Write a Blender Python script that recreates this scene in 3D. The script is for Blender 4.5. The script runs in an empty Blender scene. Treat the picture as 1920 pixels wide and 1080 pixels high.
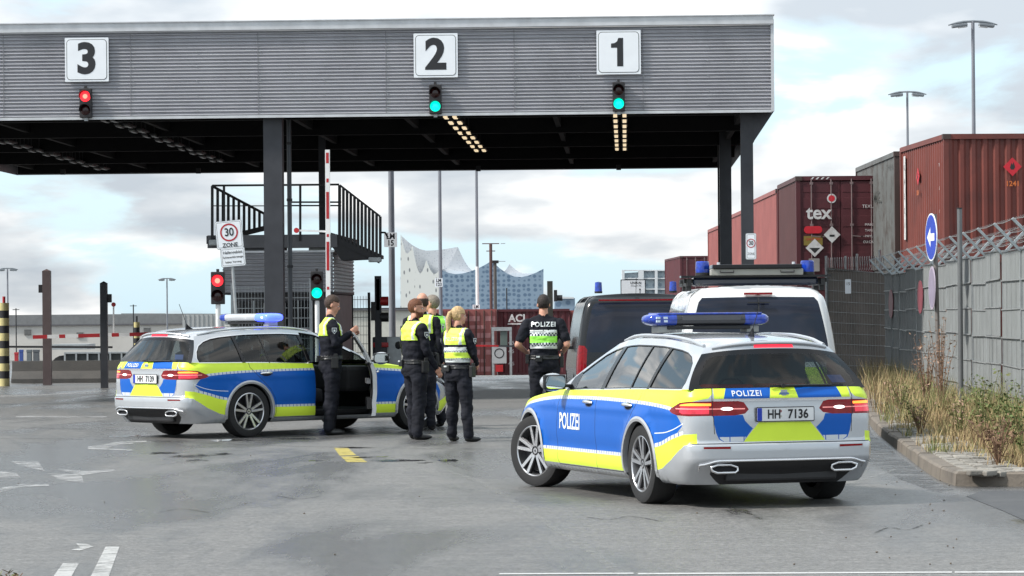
import bpy, bmesh, math, random
import numpy as np
from mathutils import Vector, Matrix, noise
from mathutils.geometry import delaunay_2d_cdt
R=math.radians
SC=bpy.context.scene
COL=SC.collection
# ------------------------------------------------------------------ camera
FPX=5800.0; HC=1.65; HY=590.0; ROLL=0.0085
cam=bpy.data.cameras.new('camera'); camo=bpy.data.objects.new('camera',cam); COL.objects.link(camo)
cam.sensor_width=36.0; cam.lens=FPX/1920*36.0; cam.shift_y=(HY-540)/1920.0
cam.clip_start=0.5; cam.clip_end=9000
camo.location=(0,0,HC); camo.rotation_euler=(R(90),ROLL,0)
SC.camera=camo
def P(x,y,D):
    dx=x-960.0; dy=y-HY
    X=dx-ROLL*dy; Y=dy+ROLL*dx
    return Vector((X/FPX*D, D, HC-Y/FPX*D))
def G(x,y,z0=0.0):
    dx=x-960.0; dy=y-HY
    D=FPX*(HC-z0)/(dy+ROLL*dx)
    p=P(x,y,D); p.z=z0; return p
# ------------------------------------------------------------------ light
SUN_EL=45.0; SUN_AZ=-106.0      # azimuth measured from +Y (view direction) towards +X
w=bpy.data.worlds.new('World'); SC.world=w; w.use_nodes=True
def build_world():
    nt=w.node_tree; nt.nodes.clear(); N=nt.nodes.new; L=nt.links.new
    out=N('ShaderNodeOutputWorld'); bg=N('ShaderNodeBackground'); L(bg.outputs[0],out.inputs[0])
    sky=N('ShaderNodeTexSky'); sky.sky_type='NISHITA'; sky.sun_disc=False
    sky.sun_elevation=R(SUN_EL); sky.sun_rotation=R(SUN_AZ)
    sky.air_density=1.0; sky.dust_density=1.2; sky.ozone_density=1.0
    sm=N('ShaderNodeVectorMath'); sm.operation='SCALE'; sm.inputs[3].default_value=0.17; L(sky.outputs[0],sm.inputs[0])
    tc=N('ShaderNodeTexCoord'); sep=N('ShaderNodeSeparateXYZ'); L(tc.outputs['Generated'],sep.inputs[0])
    # project the direction on a flat cloud deck so that clouds flatten to the horizon
    def M(op,a,b=None,v=None):
        n=N('ShaderNodeMath'); n.operation=op
        if hasattr(a,'links'): L(a,n.inputs[0])
        else: n.inputs[0].default_value=a
        if b is not None:
            if hasattr(b,'links'): L(b,n.inputs[1])
            else: n.inputs[1].default_value=b
        return n.outputs[0]
    zz=M('ADD',M('ABSOLUTE',sep.outputs[2]),0.30)
    cx=M('DIVIDE',sep.outputs[0],zz); cy=M('DIVIDE',sep.outputs[1],zz)
    cb=N('ShaderNodeCombineXYZ'); L(cx,cb.inputs[0]); L(cy,cb.inputs[1]); L(M('MULTIPLY',sep.outputs[2],3.0),cb.inputs[2])
    n1=N('ShaderNodeTexNoise'); n1.inputs['Scale'].default_value=4.2; n1.inputs['Detail'].default_value=9; n1.inputs['Roughness'].default_value=0.52
    n1.inputs['Distortion'].default_value=0.25
    mp=N('ShaderNodeMapping'); mp.inputs['Location'].default_value=(3.1,1.7,0.4); L(cb.outputs[0],mp.inputs[0]); L(mp.outputs[0],n1.inputs[0])
    cov=N('ShaderNodeMapRange'); cov.interpolation_type='SMOOTHSTEP'; cov.inputs[1].default_value=0.41; cov.inputs[2].default_value=0.53; L(n1.outputs[0],cov.inputs[0])
    n2=N('ShaderNodeTexNoise'); n2.inputs['Scale'].default_value=5.0; n2.inputs['Detail'].default_value=6; n2.inputs['Roughness'].default_value=0.46
    mp2=N('ShaderNodeMapping'); mp2.inputs['Location'].default_value=(7.3,0.2,2.4); L(cb.outputs[0],mp2.inputs[0]); L(mp2.outputs[0],n2.inputs[0])
    cr=N('ShaderNodeValToRGB'); e=cr.color_ramp.elements
    e[0].position=0.38; e[0].color=(0.56,0.62,0.68,1); e[1].position=0.61; e[1].color=(1.20,1.20,1.18,1)
    m=e.new(0.50); m.color=(0.80,0.84,0.87,1)
    L(n2.outputs[0],cr.inputs[0])
    # thicker, greyer cloud low over the horizon
    low=N('ShaderNodeMapRange'); low.inputs[1].default_value=0.0; low.inputs[2].default_value=0.09; low.inputs[3].default_value=0.80; low.inputs[4].default_value=1.12
    L(sep.outputs[2],low.inputs[0])
    cs=N('ShaderNodeVectorMath'); cs.operation='SCALE'; L(cr.outputs[0],cs.inputs[0]); L(low.outputs[0],cs.inputs[3])
    # pale blue of thin high cloud instead of pure deep blue
    veil=N('ShaderNodeMix'); veil.data_type='RGBA'; veil.inputs[0].default_value=0.70; L(sm.outputs[0],veil.inputs[6]); veil.inputs[7].default_value=(0.72,0.97,1.12,1)
    mx=N('ShaderNodeMix'); mx.data_type='RGBA'; L(cov.outputs[0],mx.inputs[0]); L(veil.outputs[2],mx.inputs[6]); L(cs.outputs[0],mx.inputs[7])
    L(mx.outputs[2],bg.inputs[0]); bg.inputs[1].default_value=1.0
build_world()
sl=bpy.data.lights.new('sun','SUN'); slo=bpy.data.objects.new('sun',sl); COL.objects.link(slo)
sl.energy=4.8; sl.angle=R(6); sl.color=(1.0,0.96,0.90)
_d=Vector((math.sin(R(SUN_AZ))*math.cos(R(SUN_EL)),math.cos(R(SUN_AZ))*math.cos(R(SUN_EL)),math.sin(R(SUN_EL))))
slo.rotation_euler=_d.to_track_quat('Z','Y').to_euler()
SC.view_settings.view_transform='Standard'; SC.view_settings.look='None'; SC.view_settings.exposure=0.17; SC.view_settings.gamma=1.0
SC.render.engine='CYCLES'
SC.cycles.max_bounces=6; SC.cycles.transparent_max_bounces=16; SC.cycles.caustics_reflective=False; SC.cycles.caustics_refractive=False
# ------------------------------------------------------------------ materials
MATS={}
def nodes(m):
    m.use_nodes=True; nt=m.node_tree; return nt,nt.nodes['Principled BSDF']
def mat(name,col,rough=0.6,metal=0.0,var=0.12,scale=4.0,bump=0.0,bscale=30.0,spec=0.5,coat=0.0,emit=None,es=1.0,dirt=None,dirt_amt=0.0,dscale=1.5,alpha=None):
    if name in MATS: return MATS[name]
    m=bpy.data.materials.new(name); nt,b=nodes(m); N=nt.nodes.new; L=nt.links.new
    c=tuple(col)+(1,)
    b.inputs['Roughness'].default_value=rough; b.inputs['Metallic'].default_value=metal
    b.inputs['Specular IOR Level'].default_value=spec
    if coat: b.inputs['Coat Weight'].default_value=coat; b.inputs['Coat Roughness'].default_value=0.04
    tc=N('ShaderNodeTexCoord')
    no=N('ShaderNodeTexNoise'); no.inputs['Scale'].default_value=scale; no.inputs['Detail'].default_value=6; L(tc.outputs['Object'],no.inputs[0])
    mr=N('ShaderNodeMapRange'); mr.inputs[1].default_value=0.3; mr.inputs[2].default_value=0.7; mr.inputs[3].default_value=1-var; mr.inputs[4].default_value=1+var; L(no.outputs[0],mr.inputs[0])
    vm=N('ShaderNodeVectorMath'); vm.operation='SCALE'; vm.inputs[0].default_value=col; L(mr.outputs[0],vm.inputs[3])
    src=vm.outputs[0]
    if dirt is not None:
        n2=N('ShaderNodeTexNoise'); n2.inputs['Scale'].default_value=dscale; n2.inputs['Detail'].default_value=10; n2.inputs['Roughness'].default_value=0.65; L(tc.outputs['Object'],n2.inputs[0])
        r2=N('ShaderNodeMapRange'); r2.inputs[1].default_value=0.48; r2.inputs[2].default_value=0.68; r2.inputs[4].default_value=dirt_amt; L(n2.outputs[0],r2.inputs[0])
        mx=N('ShaderNodeMix'); mx.data_type='RGBA'; L(r2.outputs[0],mx.inputs[0]); L(src,mx.inputs[6]); mx.inputs[7].default_value=tuple(dirt)+(1,); src=mx.outputs[2]
    L(src,b.inputs['Base Color'])
    if bump:
        n3=N('ShaderNodeTexNoise'); n3.inputs['Scale'].default_value=bscale; n3.inputs['Detail'].default_value=4; L(tc.outputs['Object'],n3.inputs[0])
        bp=N('ShaderNodeBump'); bp.inputs['Strength'].default_value=bump; bp.inputs['Distance'].default_value=0.02; L(n3.outputs[0],bp.inputs['Height']); L(bp.outputs[0],b.inputs['Normal'])
    if emit: b.inputs['Emission Color'].default_value=tuple(emit)+(1,); b.inputs['Emission Strength'].default_value=es
    MATS[name]=m; return m
def glass_mat(name,tint=(0.35,0.4,0.4),rough=0.01,ior=1.5):
    if name in MATS: return MATS[name]
    m=bpy.data.materials.new(name); m.use_nodes=True; nt=m.node_tree; nt.nodes.clear(); N=nt.nodes.new; L=nt.links.new
    o=N('ShaderNodeOutputMaterial'); mx=N('ShaderNodeMixShader'); t=N('ShaderNodeBsdfTransparent'); g=N('ShaderNodeBsdfGlossy'); f=N('ShaderNodeLayerWeight')
    t.inputs[0].default_value=tuple(tint)+(1,); g.inputs['Roughness'].default_value=rough; f0=((ior-1)/(ior+1))**2
    pw=N('ShaderNodeMath'); pw.operation='POWER'; pw.inputs[1].default_value=3.2; L(f.outputs['Facing'],pw.inputs[0]); f.inputs['Blend'].default_value=0.5
    ma=N('ShaderNodeMath'); ma.operation='MULTIPLY_ADD'; ma.inputs[1].default_value=1-f0; ma.inputs[2].default_value=f0; L(pw.outputs[0],ma.inputs[0])
    L(ma.outputs[0],mx.inputs[0]); L(t.outputs[0],mx.inputs[1]); L(g.outputs[0],mx.inputs[2]); L(mx.outputs[0],o.inputs[0])
    MATS[name]=m; return m
# ------------------------------------------------------------------ mesh builder
class MB:
    def __init__(s): s.v=[]; s.f=[]; s.m=[]; s.n=None; s.mats=[]
    def mi(s,m):
        if m not in s.mats: s.mats.append(m)
        return s.mats.index(m)
    def add(s,vs,fs,m):
        o=len(s.v); s.v+= [tuple(v) for v in vs]; i=s.mi(m)
        for f in fs: s.f.append(tuple(o+k for k in f)); s.m.append(i)
    def box(s,c,d,m,rz=0,rx=0,ry=0,bev=0.0,M=None):
        hx,hy,hz=d[0]/2,d[1]/2,d[2]/2
        T=Matrix.Translation(Vector(c))@Matrix.Rotation(rz,4,'Z')@Matrix.Rotation(ry,4,'Y')@Matrix.Rotation(rx,4,'X')
        if M is not None: T=M@T
        if bev>0:
            bm=bmesh.new(); bmesh.ops.create_cube(bm,size=1); 
            for v in bm.verts: v.co=Vector((v.co.x*d[0],v.co.y*d[1],v.co.z*d[2]))
            bmesh.ops.bevel(bm,geom=bm.edges[:],offset=bev,segments=2,affect='EDGES',profile=0.6)
            bm.verts.index_update()
            s.add([T@v.co for v in bm.verts],[[v.index for v in f.verts] for f in bm.faces],m); bm.free(); return
        vs=[T@Vector((a*hx,b*hy,c2*hz)) for a in(-1,1) for b in(-1,1) for c2 in(-1,1)]
        s.add(vs,[(0,1,3,2),(4,6,7,5),(0,4,5,1),(2,3,7,6),(0,2,6,4),(1,5,7,3)],m)
    def bar(s,a,b,wx,wz,m,up=(0,0,1)):
        a=Vector(a); b=Vector(b); d=(b-a); L=d.length
        if L<1e-6: return
        d/=L; u=Vector(up)
        if abs(d.dot(u))>0.98: u=Vector((0,1,0))
        x=d.cross(u).normalized(); z=x.cross(d).normalized()
        T=Matrix.Translation((a+b)/2)@Matrix((x,d,z)).transposed().to_4x4()
        s.box((0,0,0),(wx,L,wz),m,M=T)
    def cyl(s,a,b,r0,m,r1=None,n=16,cap=True):
        a=Vector(a); b=Vector(b); r1=r0 if r1 is None else r1
        d=(b-a).normalized(); u=Vector((0,0,1)) if abs(d.z)<0.9 else Vector((1,0,0))
        x=d.cross(u).normalized(); y=d.cross(x).normalized()
        vs=[]
        for k in range(n):
            t=2*math.pi*k/n; e=x*math.cos(t)+y*math.sin(t); vs.append(a+e*r0); vs.append(b+e*r1)
        fs=[(2*k,2*((k+1)%n),2*((k+1)%n)+1,2*k+1) for k in range(n)]
        if cap: fs.append(tuple(2*k for k in range(n))); fs.append(tuple(2*k+1 for k in range(n-1,-1,-1)))
        s.add(vs,fs,m)
    def tube(s,pts,r,m,n=8):
        for a,b in zip(pts[:-1],pts[1:]): s.cyl(a,b,r,m,n=n)
    def path(s,pts,r,m,n=8,closed=False):
        pts=[Vector(p) for p in pts]; K=len(pts); vs=[]; fs=[]
        prev=None
        for i,p in enumerate(pts):
            a=pts[(i-1)%K] if (closed or i>0) else p; b=pts[(i+1)%K] if (closed or i<K-1) else p
            d=(b-a).normalized()
            if prev is None:
                u=Vector((0,0,1)) if abs(d.z)<0.9 else Vector((1,0,0)); x=d.cross(u).normalized()
            else: x=(prev-d*prev.dot(d)).normalized()
            prev=x; y=d.cross(x)
            rr=r[i] if isinstance(r,(list,tuple)) else r
            for k in range(n):
                t=2*math.pi*k/n; vs.append(p+(x*math.cos(t)+y*math.sin(t))*rr)
        for i in range(K if closed else K-1):
            j=(i+1)%K
            for k in range(n): fs.append((i*n+k,i*n+(k+1)%n,j*n+(k+1)%n,j*n+k))
        if not closed: fs.append(tuple(range(n-1,-1,-1))); fs.append(tuple((K-1)*n+k for k in range(n)))
        s.add(vs,fs,m)
    def lathe(s,prof,m,c=(0,0,0),axis='Z',n=32,closed=False):
        vs=[];fs=[];K=len(prof)
        for k in range(n):
            t=2*math.pi*k/n
            for r,h in prof:
                if axis=='Z': p=(c[0]+r*math.cos(t),c[1]+r*math.sin(t),c[2]+h)
                elif axis=='Y': p=(c[0]+r*math.cos(t),c[1]+h,c[2]+r*math.sin(t))
                else: p=(c[0]+h,c[1]+r*math.cos(t),c[2]+r*math.sin(t))
                vs.append(p)
        for k in range(n):
            k2=(k+1)%n
            for i in range(K-1 if not closed else K):
                j=(i+1)%K
                fs.append((k*K+i,k2*K+i,k2*K+j,k*K+j))
        s.add(vs,fs,m)
    def ell(s,c,r,m,n=16,k=10,rot=None):
        vs=[];fs=[]
        for i in range(k+1):
            ph=math.pi*i/k
            for j in range(n):
                t=2*math.pi*j/n; q=Vector((r[0]*math.sin(ph)*math.cos(t),r[1]*math.sin(ph)*math.sin(t),r[2]*math.cos(ph)))
                if rot is not None: q=rot@q
                vs.append(Vector(c)+q)
        for i in range(k):
            for j in range(n): fs.append((i*n+j,i*n+(j+1)%n,(i+1)*n+(j+1)%n,(i+1)*n+j))
        s.add(vs,fs,m)
    def grid(s,fn,nu,nv,m,flip=False):
        vs=[fn(i/nu,j/nv) for i in range(nu+1) for j in range(nv+1)]; fs=[]
        for i in range(nu):
            for j in range(nv):
                a=i*(nv+1)+j; q=(a,a+nv+1,a+nv+2,a+1); fs.append(q[::-1] if flip else q)
        s.add(vs,fs,m)
    def prism(s,poly,m,o,ux,uy,th):
        """flat polygon (2D list) in the plane o+ux*a+uy*b, with thickness th along ux x uy"""
        o=Vector(o); ux=Vector(ux); uy=Vector(uy); nn=ux.cross(uy).normalized()*th
        n=len(poly); A=[o+ux*a+uy*b for a,b in poly]; B=[p+nn for p in A]
        s.add(A+B,[tuple(range(n-1,-1,-1)),tuple(range(n,2*n))]+[(i,(i+1)%n,n+(i+1)%n,n+i) for i in range(n)],m)
    def build(s,name,parent=None,smooth=None,loc=None,merge=False):
        me=bpy.data.meshes.new(name); me.from_pydata([tuple(v) for v in s.v],[],s.f)
        for m in s.mats: me.materials.append(m)
        if s.m: me.polygons.foreach_set('material_index',s.m)
        if merge or smooth is not None:
            bm=bmesh.new(); bm.from_mesh(me)
            if merge: bmesh.ops.remove_doubles(bm,verts=bm.verts,dist=1e-4)
            if s.n is None: bmesh.ops.recalc_face_normals(bm,faces=bm.faces)
            bm.to_mesh(me); bm.free()
        if smooth is not None:
            me.polygons.foreach_set('use_smooth',[True]*len(me.polygons))
            if smooth<180: me.set_sharp_from_angle(angle=R(smooth))
        me.update()
        if s.n is not None:
            me.polygons.foreach_set('use_smooth',[True]*len(me.polygons))
            me.normals_split_custom_set_from_vertices(s.n)
        o=bpy.data.objects.new(name,me); COL.objects.link(o)
        if parent is not None: o.parent=parent
        if loc is not None: o.location=loc
        return o
def tag(o,label=None,cat=None,group=None,kind=None):
    if label: o['label']=label
    if cat: o['category']=cat
    if group: o['group']=group
    if kind: o['kind']=kind
    return o
def empty(name,loc=(0,0,0),rz=0.0,label=None,cat=None,group=None):
    o=bpy.data.objects.new(name,None); COL.objects.link(o); o.location=loc; o.rotation_euler=(0,0,rz); o.empty_display_size=0.2
    return tag(o,label,cat,group)
KIDS={}
def copy_tree(o,parent=None):
    c=o.copy(); COL.objects.link(c)
    if parent is not None: c.parent=parent
    for ch in [x for x in list(COL.objects) if x.parent==o]: 
        q=copy_tree(ch,c); q.matrix_parent_inverse=ch.matrix_parent_inverse.copy()
    return c
def text_mesh(txt,size,bold=0.0,align='CENTER',xs=1.0,space=1.0):
    cu=bpy.data.curves.new('t','FONT'); cu.body=txt; cu.size=size; cu.offset=bold; cu.align_x=align; cu.align_y='CENTER'; cu.resolution_u=4; cu.space_character=space
    o=bpy.data.objects.new('t',cu); COL.objects.link(o); dg=bpy.context.evaluated_depsgraph_get(); dg.update()
    me=bpy.data.meshes.new_from_object(o.evaluated_get(dg)); vs=[(v.co.x*xs,v.co.y) for v in me.vertices]; fs=[tuple(p.vertices) for p in me.polygons]
    bpy.data.objects.remove(o); bpy.data.curves.remove(cu); bpy.data.meshes.remove(me)
    return vs,fs
def text_obj(name,txt,size,m,o,ux,uy,parent=None,bold=0.0,xs=1.0,off=0.0,into=None,space=1.0):
    """flat lettering; ux,uy unit vectors of the plane, o its centre"""
    vs,fs=text_mesh(txt,size,bold,xs=xs,space=space); o=Vector(o); ux=Vector(ux); uy=Vector(uy); nn=ux.cross(uy).normalized()*off
    b=into or MB(); b.add([o+ux*a+uy*c+nn for a,c in vs],fs,m)
    if into is None: return b.build(name,parent)
def interp(pts):
    xs=[p[0] for p in pts]; ys=[p[1] for p in pts]; n=len(xs)
    d=[(ys[i+1]-ys[i])/(xs[i+1]-xs[i]) for i in range(n-1)]
    mm=[d[0]]+[0 if d[i-1]*d[i]<=0 else 2*d[i-1]*d[i]/(d[i-1]+d[i]) for i in range(1,n-1)]+[d[-1]]
    import bisect
    def f(x):
        if x<=xs[0]: return ys[0]
        if x>=xs[-1]: return ys[-1]
        i=bisect.bisect_right(xs,x)-1; h=xs[i+1]-xs[i]; t=(x-xs[i])/h
        return ys[i]*(1+2*t)*(1-t)**2+h*mm[i]*t*(1-t)**2+ys[i+1]*t*t*(3-2*t)+h*mm[i+1]*t*t*(t-1)
    return f
def sstep(a,b,x):
    t=max(0,min(1,(x-a)/(b-a))); return t*t*(3-2*t)
def pip(poly,pts):
    x=pts[:,0]; y=pts[:,1]; ins=np.zeros(len(pts),bool); n=len(poly)
    for i in range(n):
        x1,y1=poly[i]; x2,y2=poly[(i+1)%n]
        if y1==y2: continue
        c=((y1>y)!=(y2>y))&(x<(x2-x1)*(y-y1)/(y2-y1)+x1); ins^=c
    return ins
def subdiv(poly,step,closed=True):
    out=[]; n=len(poly)
    for i in range(n if closed else n-1):
        a=poly[i]; b=poly[(i+1)%n]; k=max(1,int(math.ceil(math.hypot(b[0]-a[0],b[1]-a[1])/step)))
        for j in range(k): out.append((a[0]+(b[0]-a[0])*j/k,a[1]+(b[1]-a[1])*j/k))
    if not closed: out.append(poly[-1])
    return out
def arc(cx,cy,r,a0,a1,n=16): return [(cx+r*math.cos(R(a0+(a1-a0)*i/n)),cy+r*math.sin(R(a0+(a1-a0)*i/n))) for i in range(n+1)]
def rrect(cx,cy,w,h,r,n=4):
    o=[]
    for sx,sy,a in((1,1,0),(-1,1,90),(-1,-1,180),(1,-1,270)): o+=arc(cx+sx*(w/2-r),cy+sy*(h/2-r),r,a,a+90,n)
    return o
def sheet(outer,regions,grid,step,lift,hint,parts,bs=0.05):
    """2D constrained triangulation -> lifted 3D sheets, split in parts. regions: (poly,part,mat)"""
    pts=[];eds=[]
    def addpoly(poly):
        q=subdiv(poly,bs); o=len(pts)
        for p in q: pts.append(Vector(p))
        for i in range(len(q)): eds.append((o+i,o+(i+1)%len(q)))
    addpoly(outer)
    for r in regions: addpoly(r[0])
    g=np.array(grid); g=g[pip(outer,g)]
    for p in g: pts.append(Vector((p[0],p[1])))
    res=delaunay_2d_cdt(pts,eds,[],0,1e-5)
    V=[(v.x,v.y) for v in res[0]]; F=res[2]
    cen=np.array([[sum(V[i][0] for i in f)/3,sum(V[i][1] for i in f)/3] for f in F])
    inside=pip(outer,cen)
    part=np.array([regions[0][1]]*len(F),object); mt=np.array([None]*len(F),object)
    for poly,pa,m in regions:
        k=pip(poly,cen)
        if pa is not None: part[k]=pa
        if m is not None:
            for i in np.nonzero(k)[0]: mt[i]=m
    L=[Vector(lift(*v)) for v in V]; e=0.004
    NN=[]
    for v,p in zip(V,L):
        a=Vector(lift(v[0]+e,v[1]))-Vector(lift(v[0]-e,v[1])); b=Vector(lift(v[0],v[1]+e))-Vector(lift(v[0],v[1]-e)); n=a.cross(b)
        n=n.normalized() if n.length>1e-12 else Vector(hint(*v))
        if n.dot(Vector(hint(*v)))<0: n=-n
        NN.append(n)
    idx={}
    for i,f in enumerate(F):
        if not inside[i] or mt[i] is None or mt[i]=='HOLE': continue
        key=part[i]; mb=parts.setdefault(key,MB())
        if mb.n is None: mb.n=[]
        mp=idx.setdefault(key,{}); q=[]
        for k in f:
            if k not in mp: mp[k]=len(mb.v); mb.v.append(tuple(L[k])); mb.n.append(tuple(NN[k]))
            q.append(mp[k])
        a,b,c=[Vector(mb.v[t]) for t in q]
        if (b-a).cross(c-a).dot(NN[f[0]])<0: q=q[::-1]
        mb.f.append(tuple(q)); mb.m.append(mb.mi(mt[i]))
def gridpts(xs,ys): return [(x,y) for x in xs for y in ys]
def frange(a,b,st):
    n=max(1,int(round(abs((b-a)/st)))); return [a+(b-a)*i/n for i in range(n+1)]
# ------------------------------------------------------------------ ground
GZ=interp([(-200,0),(78,0),(126,-.85),(250,-1.7),(9000,-1.7)])
def asphalt():
    m=bpy.data.materials.new('wet_asphalt'); nt,b=nodes(m); N=nt.nodes.new; L=nt.links.new
    tc=N('ShaderNodeTexCoord')
    def noise(sc,det=6,ro=.6,vec=None,dist=0):
        n=N('ShaderNodeTexNoise'); n.inputs['Scale'].default_value=sc; n.inputs['Detail'].default_value=det; n.inputs['Roughness'].default_value=ro; n.inputs['Distortion'].default_value=dist; L(vec or tc.outputs['Object'],n.inputs[0]); return n.outputs[0]
    def rng(s,a,b_,c,d):
        n=N('ShaderNodeMapRange'); n.interpolation_type='SMOOTHSTEP'; n.inputs[1].default_value=a; n.inputs[2].default_value=b_; n.inputs[3].default_value=c; n.inputs[4].default_value=d; L(s,n.inputs[0]); return n.outputs[0]
    def mul(a,b_):
        n=N('ShaderNodeMath'); n.operation='MULTIPLY'; 
        for i,q in enumerate((a,b_)):
            if hasattr(q,'links'): L(q,n.inputs[i])
            else: n.inputs[i].default_value=q
        return n.outputs[0]
    mp=N('ShaderNodeMapping'); mp.inputs['Scale'].default_value=(.35,.10,1); L(tc.outputs['Object'],mp.inputs[0])
    wet=rng(noise(.9,7,.6,mp.outputs[0],.4),.44,.58,0,1)          # broad damp patches
    mp2=N('ShaderNodeMapping'); mp2.inputs['Scale'].default_value=(.55,.16,1); mp2.inputs['Location'].default_value=(3.3,1.2,0); L(tc.outputs['Object'],mp2.inputs[0])
    pud=rng(noise(1.3,8,.62,mp2.outputs[0],.3),.645,.70,0,1)       # puddles
    fine=mul(rng(noise(24,5,.85),.25,.75,.45,1.6),rng(noise(9,6,.75),.3,.7,.85,1.15)); mid=rng(noise(6,6,.65),.3,.7,.88,1.12)
    mp3=N('ShaderNodeMapping'); mp3.inputs['Scale'].default_value=(.12,2.2,1); mp3.inputs['Rotation'].default_value=(0,0,.12); L(tc.outputs['Object'],mp3.inputs[0])
    streak=rng(noise(1.5,5,.6,mp3.outputs[0]),.35,.7,.93,1.07)
    base=N('ShaderNodeMix'); base.data_type='RGBA'; L(wet,base.inputs[0]); base.inputs[6].default_value=(.150,.146,.141,1); base.inputs[7].default_value=(.076,.074,.073,1)
    b2=N('ShaderNodeMix'); b2.data_type='RGBA'; L(pud,b2.inputs[0]); L(base.outputs[2],b2.inputs[6]); b2.inputs[7].default_value=(.035,.035,.037,1)
    vm=N('ShaderNodeVectorMath'); vm.operation='SCALE'; L(b2.outputs[2],vm.inputs[0]); L(mul(mul(fine,mid),streak),vm.inputs[3])
    L(vm.outputs[0],b.inputs['Base Color'])
    r1=N('ShaderNodeMix'); r1.data_type='FLOAT'; L(wet,r1.inputs[0]); r1.inputs[2].default_value=.52; r1.inputs[3].default_value=.23
    r2=N('ShaderNodeMix'); r2.data_type='FLOAT'; L(pud,r2.inputs[0]); L(r1.outputs[0],r2.inputs[2]); r2.inputs[3].default_value=.10
    L(r2.outputs[0],b.inputs['Roughness']); b.inputs['Specular IOR Level'].default_value=.5
    bp=N('ShaderNodeBump'); bp.inputs['Distance'].default_value=.012
    inv=N('ShaderNodeMapRange'); inv.inputs[3].default_value=.9; inv.inputs[4].default_value=.08; L(pud,inv.inputs[0]); L(inv.outputs[0],bp.inputs['Strength'])
    L(noise(60,4,.7),bp.inputs['Height']); L(bp.outputs[0],b.inputs['Normal'])
    return m
asph=asphalt()
b=MB()
ys=[-60,0,10,20,30,40,50,60,70,78]+frange(84,126,6)+frange(140,250,20)+[400,800,2000,5000,9000]
xs=[-5000,-1500,-400,-120,-60,-30,-15,-8,0,8,15,30,60,120,400,1500,5000]
vs=[(x,y,GZ(y)) for y in ys for x in xs]; n=len(xs)
b.add(vs,[(j*n+i,j*n+i+1,(j+1)*n+i+1,(j+1)*n+i) for j in range(len(ys)-1) for i in range(n-1)],asph)
tag(b.build('ground'),kind='structure')
# ------------------------------------------------------------------ estate patrol car
silver=mat('silver_paint',(0.50,0.52,0.55),0.24,0.45,var=0.02,coat=1.0,spec=0.5)
lime=mat('lime_foil',(0.72,0.92,0.07),0.3,0,var=0.03,spec=.3)
blue=mat('blue_foil',(0.008,0.108,0.47),0.28,0,var=0.03,spec=0.22)
black=mat('black_plastic',(0.018,0.018,0.02),0.45,0,var=0.1)
gloss_black=mat('gloss_black',(0.008,0.008,0.01),0.16,0,spec=.4)
chrome=mat('chrome',(0.8,0.8,0.82),0.22,.85,var=0.02)
rubber=mat('rubber',(0.015,0.015,0.016),0.75,0,var=0.2,bump=0.2,bscale=80)
white_txt=mat('white_foil',(0.75,0.78,0.8),0.4,0,var=0.02)
red_lens=mat('red_lens',(0.15,0.001,0.004),0.10,0,var=0.35,scale=30,coat=.35,spec=.2,emit=(1.0,0.01,0.02),es=0.05)
red_lit=mat('red_lamp_lit',(0.8,0.05,0.02),0.2,emit=(1.0,0.12,0.05),es=2.2)
red_brake=mat('brake_lit',(0.8,0.02,0.04),0.2,emit=(1.0,0.03,0.07),es=0.9)
amber_lit=mat('orange_lamp_lit',(1,0.25,0.05),0.2,emit=(1.0,0.22,0.02),es=2.2)
rev_lit=mat('reversing_lamp_lit',(1,1,1),0.2,emit=(1,0.93,0.85),es=2.5)
line_red=mat('lamp_line',(0.75,0.25,0.25),0.2,emit=(1.0,0.35,0.3),es=0.4)
dark_int=mat('car_interior',(0.022,0.022,0.024),0.75,0)
seat_m=mat('seat_fabric',(0.035,0.035,0.04),0.85)
glass_side=glass_mat('side_glass',(0.46,0.55,0.53),ior=2.8) ; glass_side_far=glass_mat('side_glass_low_reflect',(0.50,0.56,0.56),ior=1.45)  # same glass twice; bright and dark reflection are set in the material per car
glass_rear=glass_mat('rear_glass',(0.38,0.42,0.43),ior=1.5)
glass_tint=glass_mat('tinted_glass',(0.10,0.11,0.12),ior=1.6)
blue_lens=mat('blue_lens',(0.008,0.04,0.34),0.10,0,var=0.45,scale=22,coat=.6,emit=(0.05,0.2,1.0),es=0.02)
blue_flash=mat('blue_lamp_flashing',(0.1,0.2,1.0),0.2,emit=(0.04,0.065,1.0),es=3.2,var=0.0)
grey_lens=mat('bar_housing',(0.42,0.43,0.45),0.25,0,coat=0.5)
rim_m=mat('machined_rim',(0.62,0.62,0.64),0.28,0.9,var=0.03)
rim_dark=mat('dark_rim',(0.03,0.03,0.033),0.4,0.3)
plate_w=mat('plate_white',(0.72,0.73,0.74),0.4)
shut=mat('panel_gap',(0.012,0.012,0.015),0.8)
def strip_mat(name,axis='X',per=0.062,duty=0.84,a=(0.62,0.66,0.70),b=(0.006,0.075,0.42)):
    m=bpy.data.materials.new(name); nt,bs=nodes(m); N=nt.nodes.new; L=nt.links.new
    tc=N('ShaderNodeTexCoord'); sp=N('ShaderNodeSeparateXYZ'); L(tc.outputs['Object'],sp.inputs[0])
    d=N('ShaderNodeMath'); d.operation='MULTIPLY'; d.inputs[1].default_value=1/per; L(sp.outputs[axis],d.inputs[0])
    f=N('ShaderNodeMath'); f.operation='FRACT'; L(d.outputs[0],f.inputs[0])
    g=N('ShaderNodeMath'); g.operation='GREATER_THAN'; g.inputs[1].default_value=duty; L(f.outputs[0],g.inputs[0])
    mx=N('ShaderNodeMix'); mx.data_type='RGBA'; L(g.outputs[0],mx.inputs[0]); mx.inputs[6].default_value=a+(1,); mx.inputs[7].default_value=b+(1,)
    L(mx.outputs[2],bs.inputs['Base Color']); bs.inputs['Roughness'].default_value=0.35; bs.inputs['Coat Weight'].default_value=0.5
    return m
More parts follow.
